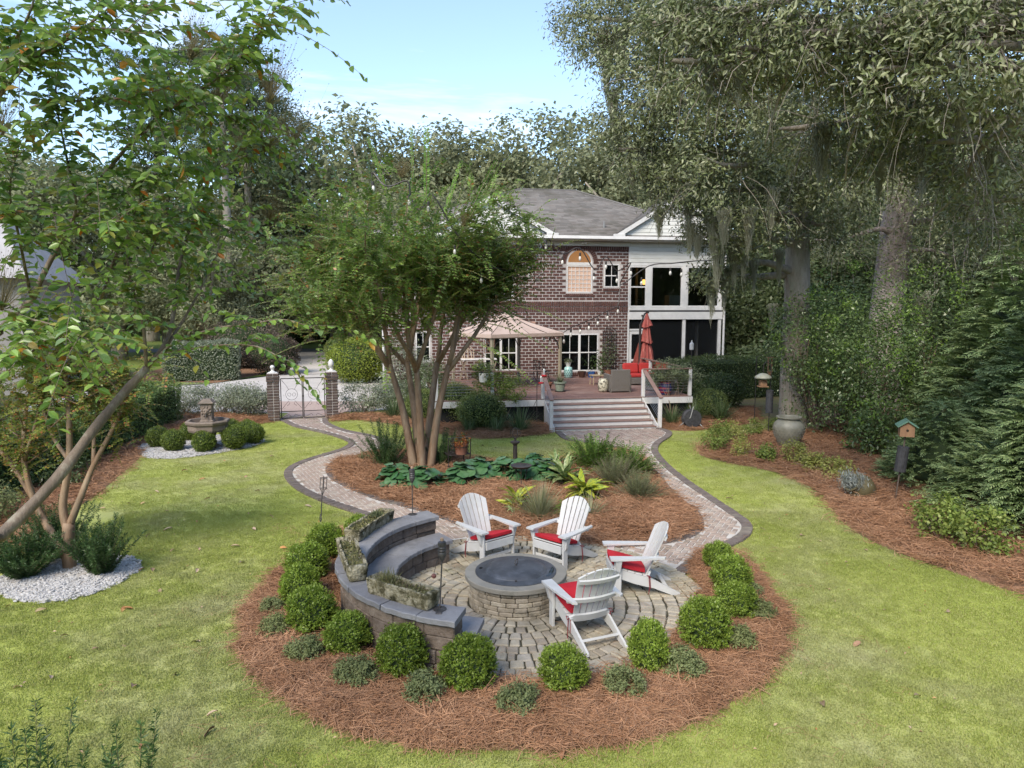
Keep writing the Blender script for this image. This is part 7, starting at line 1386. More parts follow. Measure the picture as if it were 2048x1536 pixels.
def big_tree(label, trunk_pts, radii, clumps, n, ln, wd, mat, bark, seed, name='oak_tree', twigs=260, sub=46, spread=.17, shell=.45, six=False):
    r2 = np.random.default_rng(seed); t = thing(name, label, 'tree', (0, 0, 0)); m = MB(); C_ = cr(trunk_pts, 6); m.tube(C_, np.interp(np.linspace(0, 1, len(C_)), np.linspace(0, 1, len(radii)), radii), 14); m.build('trunk', bark, t, smooth=True); top = C_[len(C_) // 2:]
    for c, r in clumps:
        c = np.array(c); k = np.argmin(np.linalg.norm(top - c, axis=1) + .6 * np.maximum(top[:, 2] - c[2], 0)); a = top[k]; mid = (a + c) / 2 + r2.normal(size=3) * .25 + [0, 0, .25]; b = MB(); Q = cr([a, mid, c, c + (c - a) / (np.linalg.norm(c - a) + .01) * r[0] * .6], 5); b.tube(Q, np.linspace(min(.13, radii[-1]), .025, len(Q)), 7)
        b.build('limb', bark, t, smooth=True)
    V, F = cloud(r2, clumps, n, ln, wd, sub=sub, spread=spread, shell=shell, up=.35, six=six); npmesh('crown', V, F, mat, t, kind='stuff')
    if twigs:
        P = []
        for c, r in clumps:
            k = max(3, twigs // len(clumps)); d = nrm(r2.normal(size=(k, 3)) + [0, 0, -.2]); s_ = np.array(c) + d * np.array(r) * r2.uniform(.1, .5, (k, 1)); tt = np.linspace(0, 1, 6)[None, :, None]; L_ = r2.uniform(.5, 1.0, (k, 1, 1)) * np.mean(r); P.append(s_[:, None] + d[:, None] * tt * L_ + np.array([0, 0, -.45]) * L_ * tt ** 2 + .05 * np.sin(tt * 7 + r2.random((k, 1, 3)) * 6))
        V, F = strips(np.concatenate(P), .012); npmesh('twigs', V, F, bark, t, kind='stuff')
    return t
def cl(px_d, r): return (px_d, r if hasattr(r, '__len__') else (r, r, r * .8))
oakA = big_tree('tall oak with a pale straight trunk at the right bed, hung with grey moss', [(9.15, 22.7, -.1), (9.1, 22.7, .4), (9.0, 22.6, 2.5), (8.95, 22.5, 5), (8.7, 22.3, 7.5), (8.2, 21.8, 9.5), (7.6, 21.5, 12)], [.62, .46, .4, .37, .33, .26, .2],
    [cl((2.98, 21.0, 11.59), 1.5), cl((2.37, 22.0, 12.45), 1.3), cl((3.61, 20.0, 9.42), 1.3), cl((3.36, 20.0, 8.23), 1.0), cl((4.06, 19.0, 9.89), 1.8), cl((4.48, 20.0, 7.43), 1.1), cl((5.32, 20.5, 6.55), .9), cl((6.05, 20.5, 5.85), 1.0), cl((5.4, 18.5, 7.54), 1.7), cl((5.8, 21.0, 4.75), .6), cl((6.84, 20.0, 6.62), 1.3), cl((7.89, 20.0, 7.83), 1.6), cl((6.9, 19.0, 9.52), 2.0), cl((5.72, 20.0, 11.36), 2.0), cl((4.02, 21.0, 12.26), 1.6), cl((5.6, 18.5, 9.01), 1.6), cl((4.86, 19.5, 8.77), 1.3), cl((9.37, 22.0, 6.44), 1.2), cl((6.84, 22.0, 4.93), .8), cl((9.47, 21.0, 7.32), 1.3)], 88000, .13, .042, OAKL, OBARK, 401)
hang_moss(oakA, [(q, s) for q, s in [((2.7, 21.0, 11.19), 1.9), ((3.05, 21.0, 11.73), 1.8), ((2.87, 20.8, 10.04), 1.6), ((3.57, 20.0, 8.23), 1.1), ((3.78, 20.0, 7.83), 1.2), ((3.3, 20.0, 7.83), .9), ((5.54, 20.0, 6.49), 1.6), ((5.72, 20.0, 5.94), 1.7), ((4.92, 20.0, 6.22), 1.2), ((5.14, 20.0, 5.94), 1.0), ((6.34, 20.5, 5.71), 1.5), ((6.55, 20.3, 5.97), 1.3), ((4.08, 20.0, 6.62), 1.1), ((5.87, 21.0, 4.75), 1.3), ((7.09, 21.0, 5.32), 1.0), ((4.87, 20.0, 6.96), 1.4), ((6.24, 19.0, 6.49), 1.3), ((6.81, 19.0, 7.0), 1.2), ((5.58, 19.0, 6.49), 1.4), ((7.81, 21.0, 5.61), 1.1), ((3.01, 20.5, 9.28), 1.3), ((2.66, 21.5, 11.91), 1.4), ((6.23, 21.0, 5.04), 1.3), ((8.21, 19.5, 8.12), 1.5)]], 402)
oakC = big_tree('near oak overhanging the upper right with long mossy limbs, trunk outside the view', [(10.6, 10.6, -.1), (10.4, 10.6, 3), (10.0, 10.5, 6), (9.2, 10.4, 9), (8.5, 10.3, 11.5)], [.5, .42, .36, .3, .22],
    [cl((4.77, 10.5, 7.86), (1.4, 1.2, .8)), cl((3.97, 11.0, 7.84), (1.2, 1.1, .7)), cl((3.07, 11.5, 7.79), (1.0, 1.0, .7)), cl((2.86, 12.0, 8.57), (1.0, 1.0, .6)), cl((5.58, 10.0, 7.16), (1.2, 1.2, .8)), cl((6.11, 9.5, 7.31), (1.1, 1.1, .9)), cl((6.18, 12.0, 6.93), (1.2, 1.2, 1.0)), cl((6.88, 11.0, 6.47), (1.0, 1.0, 1.0)), cl((5.54, 13.0, 7.18), (1.3, 1.2, 1.0)), cl((8.4, 12.5, 5.81), (1.0, 1.0, .9)), cl((3.8, 11.0, 8.4), (1.4, 1.2, .7)), cl((5.86, 10.0, 8.0), (1.6, 1.2, .7))], 36000, .105, .036, OAKL, OBARK, 403, twigs=420, sub=70, spread=.12, six=True)
m = MB(); Q = cr([(10.0, 10.5, 6.3), (7.09, 9.8, 7.54), (6.08, 10.0, 7.74), (5.42, 10.4, 7.75), (4.55, 10.8, 7.87), (3.71, 11.1, 7.76), (3.05, 11.4, 7.53)], 5); m.tube(Q, np.linspace(.16, .02, len(Q)), 8); m.build('limb', OBARK, oakC, smooth=True)
m = MB(); Q = cr([(5.42, 10.4, 7.75), (5.34, 11.0, 7.19), (5.26, 11.4, 6.49), (5.4, 11.8, 6.02)], 5); m.tube(Q, np.linspace(.05, .012, len(Q)), 6); m.build('limb', OBARK, oakC, smooth=True); m = MB(); Q = cr([(7.19, 10.3, 6.65), (7.04, 11.0, 6.33), (7.09, 11.5, 5.82), (6.93, 12.0, 5.41)], 5); m.tube(Q, np.linspace(.05, .012, len(Q)), 6); m.build('limb', OBARK, oakC, smooth=True); m = MB(); Q = cr([(4.23, 10.9, 7.79), (4.07, 11.2, 7.18), (3.94, 11.4, 6.49)], 5); m.tube(Q, np.linspace(.04, .01, len(Q)), 6); m.build('limb', OBARK, oakC, smooth=True)
hang_moss(oakC, [(q, s) for q, s in [((5.08, 12.0, 6.93), 1.3), ((6.27, 12.0, 6.7), 1.0), ((3.39, 11.0, 7.55), .7), ((6.21, 11.0, 6.33), 1.0), ((7.26, 11.0, 6.33), 1.0), ((5.43, 11.5, 7.19), .8), ((6.05, 12.0, 6.3), .8), ((6.08, 10.0, 6.77), .7), ((3.07, 11.5, 7.71), .7)]], 404)
oakB = big_tree('thick rough barked tree trunk rising behind the camellias on the right', [(14.2, 27.3, -.1), (14.2, 27.2, 2), (14.3, 27.1, 5), (14.45, 27, 8), (14.7, 27, 12), (14.9, 27, 16)], [.75, .62, .56, .56, .5, .38],
    [cl((12.58, 25.0, 9.29), 2.2), cl((14.08, 24.0, 8.6), 2.4), cl((11.09, 26.0, 10.36), 2.2), cl((15.13, 23.0, 9.62), 2.4), cl((12.21, 26.0, 12.56), 2.6), cl((14.39, 25.0, 12.88), 2.6), cl((15.82, 25.0, 6.94), 2.0), cl((12.27, 27.0, 6.44), 1.5), cl((15.09, 26.0, 6.0), 1.6), cl((17.1, 24.0, 7.79), 2.2)], 42000, .14, .045, OAKL, PBARK, 405, name='forest_tree')
hang_moss(oakB, [(q, s) for q, s in [((12.62, 22.0, 4.32), 2.2), ((10.97, 25.0, 7.28), 1.6), ((15.09, 24.0, 8.28), 1.7), ((11.12, 24.0, 8.6), 1.8), ((12.65, 18.0, 5.13), 1.6), ((10.08, 26.0, 4.92), 1.5), ((10.21, 28.0, 4.02), 1.4)]], 406)
# evergreen understory on the right
CAML = leafmat('camellia_leaf', [(.08, .14, .045), (.12, .19, .06), (.17, .24, .085), (.23, .3, .13), (.07, .12, .04)], rough=.3, spec=.55)
CAMT = leafmat('camellia_tip', [(0.172, 0.276, 0.046), (0.23, 0.345, 0.069), (0.127, 0.23, 0.046)], rough=.35)
for i, (px_d, r, n, lab) in enumerate([((9.54, 22.0, 2.79), (1.6, 1.4, 1.6), 9000, 'broad camellia with bright tips right of the oak trunk'), ((10.67, 20.5, 2.15), (1.7, 1.5, 2.0), 10000, 'large glossy camellia in the middle of the right hand shrubs'), ((11.38, 24.0, 3.52), (1.8, 1.5, 1.8), 8000, 'tall dark shrub behind the camellias'), ((12.22, 21.0, 2.84), (1.5, 1.4, 2.2), 8000, 'tall evergreen shrub between the camellias and the conifers'), ((9.78, 18.6, 0.58), (.8, .7, .9), 3000, 'low dark glossy shrub at the edge of the straw under the camellias')]):
    c = px_d; t = loose(lab, (c[0], c[1], 0), [((0, 0, c[2]), r), ((.3, -.2, max(c[2] * .5, .6)), (r[0] * .9, r[1] * .9, max(c[2] * .5, .5))), ((-.5 * r[0], -.2, c[2] + .2), (r[0] * .6, r[1] * .7, r[2] * .6))], n, .1, .05, CAML, 410 + i, name='camellia', stems=8, stem_r=.05, sub=60, spread=.15, six=False)
    r2 = np.random.default_rng(430 + i); k = n // 12; d = nrm(r2.normal(size=(40, 3)) + [-.2, -.5, .6]); p = np.array([-.1, -.1, c[2]]) + d[r2.integers(0, 40, k)] * np.array(r) * 1.02 + r2.normal(size=(k, 3)) * .09; V, F = leaves(p, r2.normal(size=(k, 3)) + [0, -.2, .7], r2.normal(size=(k, 3)) + [0, -.4, .6], .1, .045); npmesh('new_growth', V, F, CAMT, t, kind='stuff')
SHADE = leafmat('shade_leaf', [(.09, .13, .05), (.13, .17, .07), (.18, .22, .1), (.07, .1, .04)], rough=.45)
for i, (px_d, r, lab) in enumerate([((12.69, 38.0, 3.24), (3.2, 2, 3.4), 'dark evergreen tree just right of the white porch'), ((13.31, 42.0, 6.65), (3.4, 2, 3.0), 'dark tree rising behind the porch corner'), ((15.46, 36.0, 5.28), (3.4, 2, 4.0), 'dark woodland tree between the two big trunks'), ((12.5, 33.0, 1.01), (2.0, 1.6, 1.4), 'dark shrub behind the hanging feeder'), ((18.45, 34.0, 4.27), (3.6, 2, 4.5), 'dark woodland tree behind the thick rough trunk'), ((21.26, 32.0, 6.02), (3.5, 2, 5), 'dark woodland tree behind the conifers'), ((19.21, 40.0, 9.24), (5, 2.5, 4), 'tall dark woodland tree in the middle distance on the right'), ((23.97, 38.0, 13.29), (5, 2.5, 5), 'tall woodland tree at the upper right behind the oaks'), ((17.26, 44.0, 14.76), (4.5, 2.5, 5), 'tall woodland tree behind the moss hung oak')]):
    c = px_d; t = loose(lab, (c[0], c[1], 0), [((0, 0, c[2]), r), ((r[0] * .6, .5, c[2] - r[2] * .5), (r[0] * .7, r[1], r[2] * .7)), ((-r[0] * .6, .4, max(1.2, c[2] - r[2] * .6)), (r[0] * .7, r[1], r[2] * .6))], 9000, .26, .12, SHADE, 440 + i, name='woodland_tree', cat='tree', stems=3, stem_r=.14, sub=70, spread=.16, shell=.3)
# feathery conifers at the far right
CONL = leafmat('conifer_spray', [(.15, .23, .09), (.21, .3, .12), (.27, .36, .15), (.34, .42, .2), (.11, .18, .07)], rough=.5, transl=.15)
def conifer(label, loc, h, rad, n, seed, fl=.55, skirt=.0):
    r2 = np.random.default_rng(seed); t = thing('conifer', label, 'conifer', loc, 0, 'feathery conifers along the right edge'); z = h * (1 - np.sqrt(r2.random(n))) * .98 + .15; a = r2.random(n) * 2 * math.pi; lob = 1 + .16 * np.sin(a * 3 + z * 1.3 + seed) + .1 * np.sin(a * 7 + z * 3); rr = rad * (1 - (z / h) ** 1.3) * lob * r2.uniform(.55, 1.0, n) ** .5
    p = np.stack([np.cos(a) * rr, np.sin(a) * rr, z], 1); d = np.stack([np.cos(a), np.sin(a), .75 + 0 * a], 1) + r2.normal(size=(n, 3)) * .25; d = nrm(d); L_ = fl * r2.uniform(.6, 1.1, n); k = 11; tt = np.linspace(.1, 1, k)[None, :, None]
    base = p[:, None] + d[:, None] * L_[:, None, None] * tt + np.array([0, 0, -.38]) * L_[:, None, None] * tt ** 2; tan = nrm(d[:, None] + np.array([0, 0, -.75]) * tt); sd = nrm(np.cross(tan, [0, 0, 1.]) + r2.normal(size=(n, 1, 3)) * .2); parts = []
    for s in (1, -1): dv = nrm(sd * s * .8 + tan + r2.normal(size=base.shape) * .15 + [0, 0, -.15]); nv = nrm(np.cross(sd, tan) + r2.normal(size=base.shape) * .2); w = (L_[:, None] * (.3 - .16 * tt[..., 0])); parts.append(leaves(base.reshape(-1, 3), dv.reshape(-1, 3), nv.reshape(-1, 3), w.ravel(), (w * .27).ravel()))
    V, F = join(parts); npmesh('foliage', V, F, CONL, t); m = MB(); m.tube([(0, 0, -.1), (0, 0, h * .5), (0, 0, h * .95)], [.14, .1, .02], 8); m.build('trunk', OBARK, t); m = MB(); m.lathe([(rad * .5, .2), (rad * .6, h * .2), (rad * .35, h * .6), (.03, h * .9)], 10); m.build('dark_inner_core', DARKF, t, smooth=True); return t  # dark lathed core puts shade behind the sprays
conifer('tallest feathery conifer at the right edge, behind the others', (13.2, 17.5, 0), 6.9, 2.6, 3200, 501, .75); conifer('broad feathery conifer at the right edge above the birdhouse', (11.4, 15.0, 0), 4.3, 1.9, 2800, 502, .6); conifer('low bushy conifer at the right edge nearest the camera', (9.9, 12.4, 0), 3.2, 1.8, 2800, 503, .5); conifer('small bushy conifer beside the birdhouse pole', (9.3, 15.2, 0), 1.9, 1.1, 1400, 504, .4)

# background trees
FARL = leafmat('far_oak_leaf', [(.24, .275, .14), (.32, .34, .19), (.39, .4, .25), (.19, .225, .11), (.46, .46, .32)], rough=.6, spec=.3, rnd=[(.17, .2, .09), (.26, .27, .15), (.2, .23, .11)]); FARP = leafmat('pine_needle', [(0.084, 0.126, 0.056), (0.126, 0.168, 0.077), (0.168, 0.21, 0.112)], rough=.5)
def far_proto(seed, kind):
    r2 = np.random.default_rng(seed); t = thing('oak_tree', 'x', 'tree'); m = MB(); clumps = []
    if kind == 'oak':
        m.tube(cr([(0, 0, -.02), (.01, 0, .15), (.03, .01, .32), (.02, .02, .5)], 4), np.linspace(.035, .02, 13), 9)
        for k in range(17):
            a = k * 2.4; rr = r2.uniform(.1, .34); c = np.array([rr * math.cos(a), rr * math.sin(a), r2.uniform(.34, .86) - rr * .3]); q = r2.uniform(.13, .2); clumps.append((c, (q, q, q * .75))); m.tube([(.02, .01, .28 + .01 * k), c * [.5, .5, .75], c], [.014, .009, .003], 5)
        V, F = cloud(r2, clumps, 21000, .02, .011, sub=60, spread=.15, shell=.4)
    else:
        m.tube(cr([(0, 0, -.02), (.006, 0, .4), (0, .01, .95)], 5), np.linspace(.017, .006, 11), 8)
        for k in range(15):
            a = k * 2.4; z = .58 + .41 * k / 15; rr = .14 * (1.05 - (z - .55)) * r2.uniform(.6, 1.2); c = np.array([rr * math.cos(a), rr * math.sin(a), z]); q = r2.uniform(.035, .06); clumps.append((c, (q * 1.3, q * 1.3, q * .6))); m.tube([(0, 0, z - .03), c], [.004, .0015], 4)
        V, F = cloud(r2, clumps, 9000, .02, .004, sub=40, spread=.16, shell=.2)
    npmesh('crown', V, F, FARL if kind == 'oak' else FARP, t); m.build('trunk', OBARK, t, smooth=True); return t
ops = [far_proto(600 + i, 'oak') for i in range(3)]; pp = far_proto(610, 'pine'); used = {}
far = [(0, (-10.27, 58.0, 6.06), 22, 'tallest background oak above the crape myrtle crown'), (1, (-5.36, 62.0, 6.2), 20.5, 'background oak left above the house roof'), (2, (-0.17, 60.0, 6.13), 20.5, 'background oak directly above the house roof'), (0, (4.88, 66.0, 6.34), 22.5, 'background oak right above the house roof'), (1, (8.33, 58.0, 6.06), 19.5, 'background oak between the roof and the moss hung oak'), (2, (-16.29, 66.0, 6.34), 20, 'background oak left of the tallest one'), (0, (-23.22, 75.0, 6.66), 20, 'hazy oak over the neighbouring house'), (1, (-23.52, 62.0, 6.2), 15.5, 'broad oak left of the driveway'), (2, (-25.46, 55.0, 5.95), 15, 'grey green oak behind the hedge block'), (0, (-28.79, 52.0, 5.85), 16, 'oak behind the near crape myrtle, centre left'), (1, (-37.77, 58.0, 6.06), 19, 'oak behind the near crape myrtle, far left'), (2, (-37.79, 50.0, 5.78), 17, 'oak cut by the left border'), (1, (-6.51, 48.0, 4.37), 14, 'smaller oak close behind the left end of the house'), (2, (10.67, 50.0, 5.78), 17, 'oak behind the porch roof'), (0, (-20.28, 48.0, 4.37), 10.5, 'low spreading oak left of the parked car'), (1, (-14.07, 62.0, 3.62), 11, 'low oak right of the neighbouring porch'), (2, (-1.42, 85.0, 7.02), 25, 'farthest pale oak over the ridge of the roof'), (0, (17.74, 60.0, 8.6), 20, 'woodland oak far behind the porch'), (1, (25.2, 58.0, 8.45), 21, 'woodland oak far right of the porch'), (2, (32.68, 55.0, 8.22), 21, 'woodland oak far behind the conifers'), (0, (-40.38, 80.0, 6.84), 20, 'distant oak above the hedge block'), (1, (-32.45, 100.0, 4.78), 15, 'distant oak beyond the parked car')]
for k, p, s, lab in far:
    o = ops[k] if k not in used else copy_tree(ops[k]); used[k] = 1; o.location = (p[0], p[1], 0); o.scale = (s * 1.05, s * 1.05, s); o.rotation_euler = (0, 0, p[0] * 1.3 + p[1]); o['label'] = lab; o['group'] = 'oaks in the background'
for i, (p, s, lab) in enumerate([((-19.84, 50.0, 5.78), 22.5, 'tall pine against the sky left of the tallest oak'), ((-20.99, 58.0, 6.06), 23.5, 'second pine against the sky behind the first'), ((-29.03, 60.0, 6.13), 25, 'pine behind the upper leaves of the near crape myrtle'), ((-22.04, 64.0, 6.27), 21, 'shorter pine right of the pine pair')]):
    o = pp if i == 0 else copy_tree(pp); o.name = 'pine_tree'; o.location = (p[0], p[1], 0); o.scale = (s * 1.15, s * 1.15, s); o.rotation_euler = (0, 0, i * 2.); o['label'] = lab; o['group'] = 'tall pines in the background'
for i, (x, y, r, lab) in enumerate([(-15.5, 68.5, 1.5, 'dark fern mound on the far side of the road'), (-13.2, 68, 1.3, 'dark shrub right of the fern mound across the road'), (-19.5, 75, 1.5, 'clipped dark shrub in front of the neighbouring porch'), (-22.5, 74, 1.2, 'small shrub behind the parked car'), (-8.5, 70, 2.5, 'large shrub at the right end of the neighbouring house'), (-11, 58, 1.6, 'grey green shrub at the mouth of the driveway')]): dome(lab, (x, y, 0), r, [DARKL, DARKL, DARKL, DARKL, SILVER, SILVER][i], 2600, .2, .1, .75, .12, 'far_shrub', 640 + i)
for i, (a, b, h) in enumerate([((-30, 110), (30, 118), 9), ((-90, 70), (-32, 105), 10), ((20, 60), (80, 50), 9), ((-70, 20), (-62, 75), 9), ((30, 20), (45, 58), 9), ((11, 46), (24, 37), 7), ((24, 37), (30, 22), 9), ((-45, -24), (45, -24), 14), ((-34, -22), (-24, 20), 12), ((24, 20), (34, -22), 12)]):  # last three strips: unseen, added beside and behind the camera to darken glass reflections
    r2 = np.random.default_rng(650 + i); n = 9000; u = r2.random(n); P = np.array(a)[None] + (np.array(b) - np.array(a))[None] * u[:, None]; z = h * r2.random(n) * (.75 + .25 * np.sin(u * 40)); q = np.stack([P[:, 0] + r2.normal(size=n) * 2, P[:, 1] + r2.normal(size=n) * 2, z], 1); V, F = leaves(q, r2.normal(size=(n, 3)), r2.normal(size=(n, 3)), 1.1, .6); npmesh('woods', V, F, SHADE, kind='stuff')

# ------------------------------------------------------------------ neighbours and parked car
NW = M('pale_render', (.33, .31, .28), (.28, .26, .24), rough=.8, scale=1); NR = M('grey_roof', (.34, .32, .31), (.4, .38, .37), rough=.9, scale=1.5)
nh = thing('neighbour_house', 'pale house with a grey roof glimpsed through the leaves on the left', 'house', (-28.6, 34, 0), R(15)); m = MB(); m.box((0, 0, 2.6), (12, 8, 5.2)); m.build('wall', NW, nh); m = MB(); m.hexa([(-6.5, -4.6, 5.2), (6.5, -4.6, 5.2), (6.5, 4.6, 5.2), (-6.5, 4.6, 5.2), (-4, -.1, 8.4), (4, -.1, 8.4), (4, .1, 8.4), (-4, .1, 8.4)]); m.build('roof', NR, nh)
for x in (-3.5, 0, 3.5):
    for z in (1.6, 4.0): window(nh, x - .5, x + .5, z - .7, z + .7, blind=False, v=-4.06)
for x in (-3.5, 0, 3.5):
    for z in (1.6, 4.0): q = MB(); q.box((x, -3.995, z), (.95, .02, 1.35)); q.build('dark_window_panel', ROOM_M, nh)  # near-black sheets in place of the unlit rooms behind these windows
n2 = thing('neighbour_house', 'distant house with a white railed porch beyond the road', 'house', (-19.5, 82, 0), R(6)); m = MB(); m.box((0, 4, 3), (16, 8, 6)); m.build('wall', NW, n2); m = MB(); m.box((0, -1.2, .9), (11, 2.6, 1.8)); m.build('porch_base', APRON_M, n2); m = MB(); m.hexa([(-9, -3, 5.6), (9, -3, 5.6), (9, 9, 5.6), (-9, 9, 5.6), (-6, 2.8, 9), (6, 2.8, 9), (6, 3.2, 9), (-6, 3.2, 9)]); m.build('roof', NR, n2)
for k in range(6): m = MB(); m.box((-5.2 + k * 2.1, -2.4, 3.7), (.22, .22, 3.8)); m.build('porch_post', WHITE, n2)
m = MB(); m.box((0, -2.4, 2.85), (10.6, .1, .12)); m.box((0, -2.4, 1.95), (10.6, .1, .1)); m.build('rail', WHITE, n2); m = MB()
for k in range(52): m.box((-5.2 + k * .204, -2.4, 2.4), (.07, .05, .8))
m.build('baluster', WHITE, n2, kind='stuff')
CARP = M('silver_paint', (.42, .44, .46), (.47, .49, .51), rough=.25, metal=.5, coat=.6); TYRE = M('tyre_rubber', (.015, .015, .016), rough=.8); CARG = M('car_glass', (.02, .025, .03), rough=.05)
car = thing('parked_car', 'silver sport utility car parked in a driveway beyond the road', 'car', (-14.6, 81.0, .02), R(20)); m = MB(); w = .92
m.extrude([(-2.3, .42), (-2.36, .75), (-2.3, 1.08), (-2.2, 1.72), (-1.9, 1.8), (.3, 1.78), (.95, 1.15), (2.2, .98), (2.32, .7), (2.28, .4)], 'x', -w, w); m.v = [(x * (1 - .14 * max(0, (z - 1.1) / .7)), y, z) for x, y, z in m.v]; m.build('body', CARP, car)
m = MB(); m.add([(-.68, -2.285, 1.16), (.68, -2.285, 1.16), (.62, -2.225, 1.62), (-.62, -2.225, 1.62)], [(0, 1, 2, 3)]); m.build('rear_window', CARG, car)
for s in (-1, 1):
    m = MB(); m.add([(s * .93, -1.9, 1.18), (s * .93, .55, 1.18), (s * .84, .15, 1.66), (s * .83, -1.8, 1.66)], [(0, 1, 2, 3) if s > 0 else (3, 2, 1, 0)]); m.build('side_window', CARG, car); m = MB(); m.box((s * .76, -2.33, 1.0), (.2, .06, .32), .01); m.build('tail_light', M('tail_red', (.35, .02, .02), rough=.2), car)
    for y in (-1.4, 1.4): m = MB(); m.lathe([(.36, -.11), (.37, 0), (.36, .11)], 16, (s * .84, y, .36), M=Euler((0, R(90), 0)).to_matrix()); wh = m.build('wheel', TYRE, car); m = MB(); m.lathe([(.22, -.12), (.22, .12)], 12, (s * .84, y, .36), M=Euler((0, R(90), 0)).to_matrix()); m.build('rim', CARP, wh)
m = MB(); m.box((0, -2.36, .55), (1.8, .12, .22), .03); m.build('bumper', TYRE, car)

# ------------------------------------------------------------------ ground cover: grass, straw, gravel, fallen leaves
gr_ = np.random.default_rng(700); NOGRASS = [BED, ISLAND, RIGHT, LEFT, DECKBED, STEPBED, PATHL, PATHR, GRAV1, GRAV2]
def free(P):
    ok = np.ones(len(P), bool)
    for q in NOGRASS: ok &= ~inside(q, P)
    return ok & (np.hypot(P[:, 0] - PATIO[0], P[:, 1] - PATIO[1]) > PATIO_R + .03)
GRASS = M('grass_blade', (1, 1, 1), (.75, .78, .7), rough=.7, spec=.2, isl=[(.33, .385, .08), (.38, .43, .11), (.27, .335, .065), (.43, .45, .15), (.48, .45, .23)], transl=.3, scale=.42, detail=4, lo=.38, hi=.62, rnd=[(.33, .385, .08), (.41, .44, .14), (.36, .41, .1)], stain=[((.26, .33, .07), 6, (.58, .85)), ((.4, .39, .21), .4, (.48, .72))])
def tuft(n, w, h, rad, seed):
    r2 = np.random.default_rng(seed); a = r2.random(n) * 6.28; q = np.stack([np.cos(a), np.sin(a), 0 * a], 1) * (rad * np.sqrt(r2.random(n)))[:, None]; d = r2.normal(size=(n, 3)) * .55 + [0, 0, 1]; V, F = leaves(q, d, r2.normal(size=(n, 3)) + [0, 0, .3], h * r2.uniform(.5, 1.1, n), w, fold=0); return V, F
V, F = tuft(26, .008, .034, .085, 1); tuft_near = proto_mesh('grass_tuft', V, F, GRASS); V, F = tuft(30, .012, .03, .15, 2); tuft_far = proto_mesh('grass_tuft', V, F, GRASS)
P = np.stack([gr_.uniform(-7.5, 7.5, 60000), gr_.uniform(4.2, 13.5, 60000)], 1); P = P[free(P) & (np.abs(P[:, 0]) < P[:, 1] * .78 + 1.2)]; n = len(P)
scatter('grass', np.c_[P, np.full(n, .0)], np.c_[gr_.normal(size=(n, 2)) * .12, gr_.random(n) * 6.28], gr_.uniform(.7, 1.25, n), tuft_near)
P = np.stack([gr_.uniform(-11, 9, 42000), gr_.uniform(13.5, 25.5, 42000)], 1); P = P[free(P)]; n = len(P)
scatter('grass', np.c_[P, np.full(n, .0)], np.c_[gr_.normal(size=(n, 2)) * .12, gr_.random(n) * 6.28], gr_.uniform(.6, 1.1, n), tuft_far)
STRAWN = M('pine_straw_needle', (1, 1, 1), (.72, .68, .64), rough=.75, spec=.25, isl=[(.4, .215, .12), (.5, .285, .165), (.3, .155, .085), (.58, .37, .23), (.2, .105, .06), (.45, .25, .145)], rnd=[(.44, .245, .14), (.34, .185, .105), (.53, .32, .19)], scale=1.2)
def straw_clump(n, L_, rad, seed, w=.0035):
    r2 = np.random.default_rng(seed); a = r2.normal() + r2.normal(size=n) * .9; d = np.stack([np.cos(a), np.sin(a), r2.normal(size=n) * .14], 1); s0 = r2.normal(size=(n, 3)) * [rad, rad, .012] + [0, 0, .02]; t = np.linspace(-.5, .5, 4)[None, :, None]; l = L_ * r2.uniform(.6, 1.2, (n, 1, 1)); side = np.stack([-d[:, 1], d[:, 0], 0 * a], 1)[:, None]
    P = s0[:, None] + d[:, None] * t * l + side * (r2.normal(size=(n, 1, 1)) * .12 * l * (t * 2) ** 2) + np.array([0, 0, 1.]) * (.018 - .06 * t ** 2); return strips(P, w)
V, F = straw_clump(34, .2, .09, 1); sc1 = proto_mesh('straw_clump', V, F, STRAWN); V, F = straw_clump(34, .24, .14, 2, .005); sc2 = proto_mesh('straw_clump', V, F, STRAWN)
def straw(name, poly, n, proto, h, seed, smin=.8, smax=1.3, extra=None):
    r2 = np.random.default_rng(seed); lo, hi = poly.min(0), poly.max(0); P = r2.uniform(lo, hi, (n * 4, 2)); P = P[inside(poly, P)][:n]; d, _ = edge_dist(poly, P); P = P[d > .02]; d = d[d > .02]
    if extra is not None: k = extra(P); P, d = P[k], d[k]
    m_ = len(P); scatter(name, np.c_[P, h * np.clip(d / .35, 0, 1) ** .7 + .005], np.c_[r2.normal(size=(m_, 2)) * .16, r2.random(m_) * 6.28], r2.uniform(smin, smax, m_), proto)
straw('pine_straw', BED, 3400, sc1, .085, 1); straw('pine_straw', ISLAND, 4200, sc2, .09, 2, .8, 1.2); straw('pine_straw', RIGHT, 6000, sc2, .07, 3, .8, 1.3, lambda P: (P[:, 0] < 12) & (P[:, 1] < 23)); straw('pine_straw', LEFT, 3000, sc2, .06, 4, .8, 1.3, lambda P: P[:, 0] > -11.2); straw('pine_straw', DECKBED, 900, sc2, .06, 5); straw('pine_straw', STEPBED, 500, sc2, .05, 6)
V, F = [], []; r2 = np.random.default_rng(710); sm = MB()
for k in range(9): c = (r2.normal() * .035, r2.normal() * .035, .008); sm.ball(c, tuple(r2.uniform(.011, .022, 3) * [1.2, 1, .7]), 5, 3)
chips = proto_mesh('chip_cluster', sm.v, [f for f in sm.f], STONE_M)
for nm, poly, n in (('white_gravel', GRAV1, 2600), ('white_gravel', GRAV2, 3200)): straw(nm, poly, n, chips, .03, 20 + n, .8, 1.4)
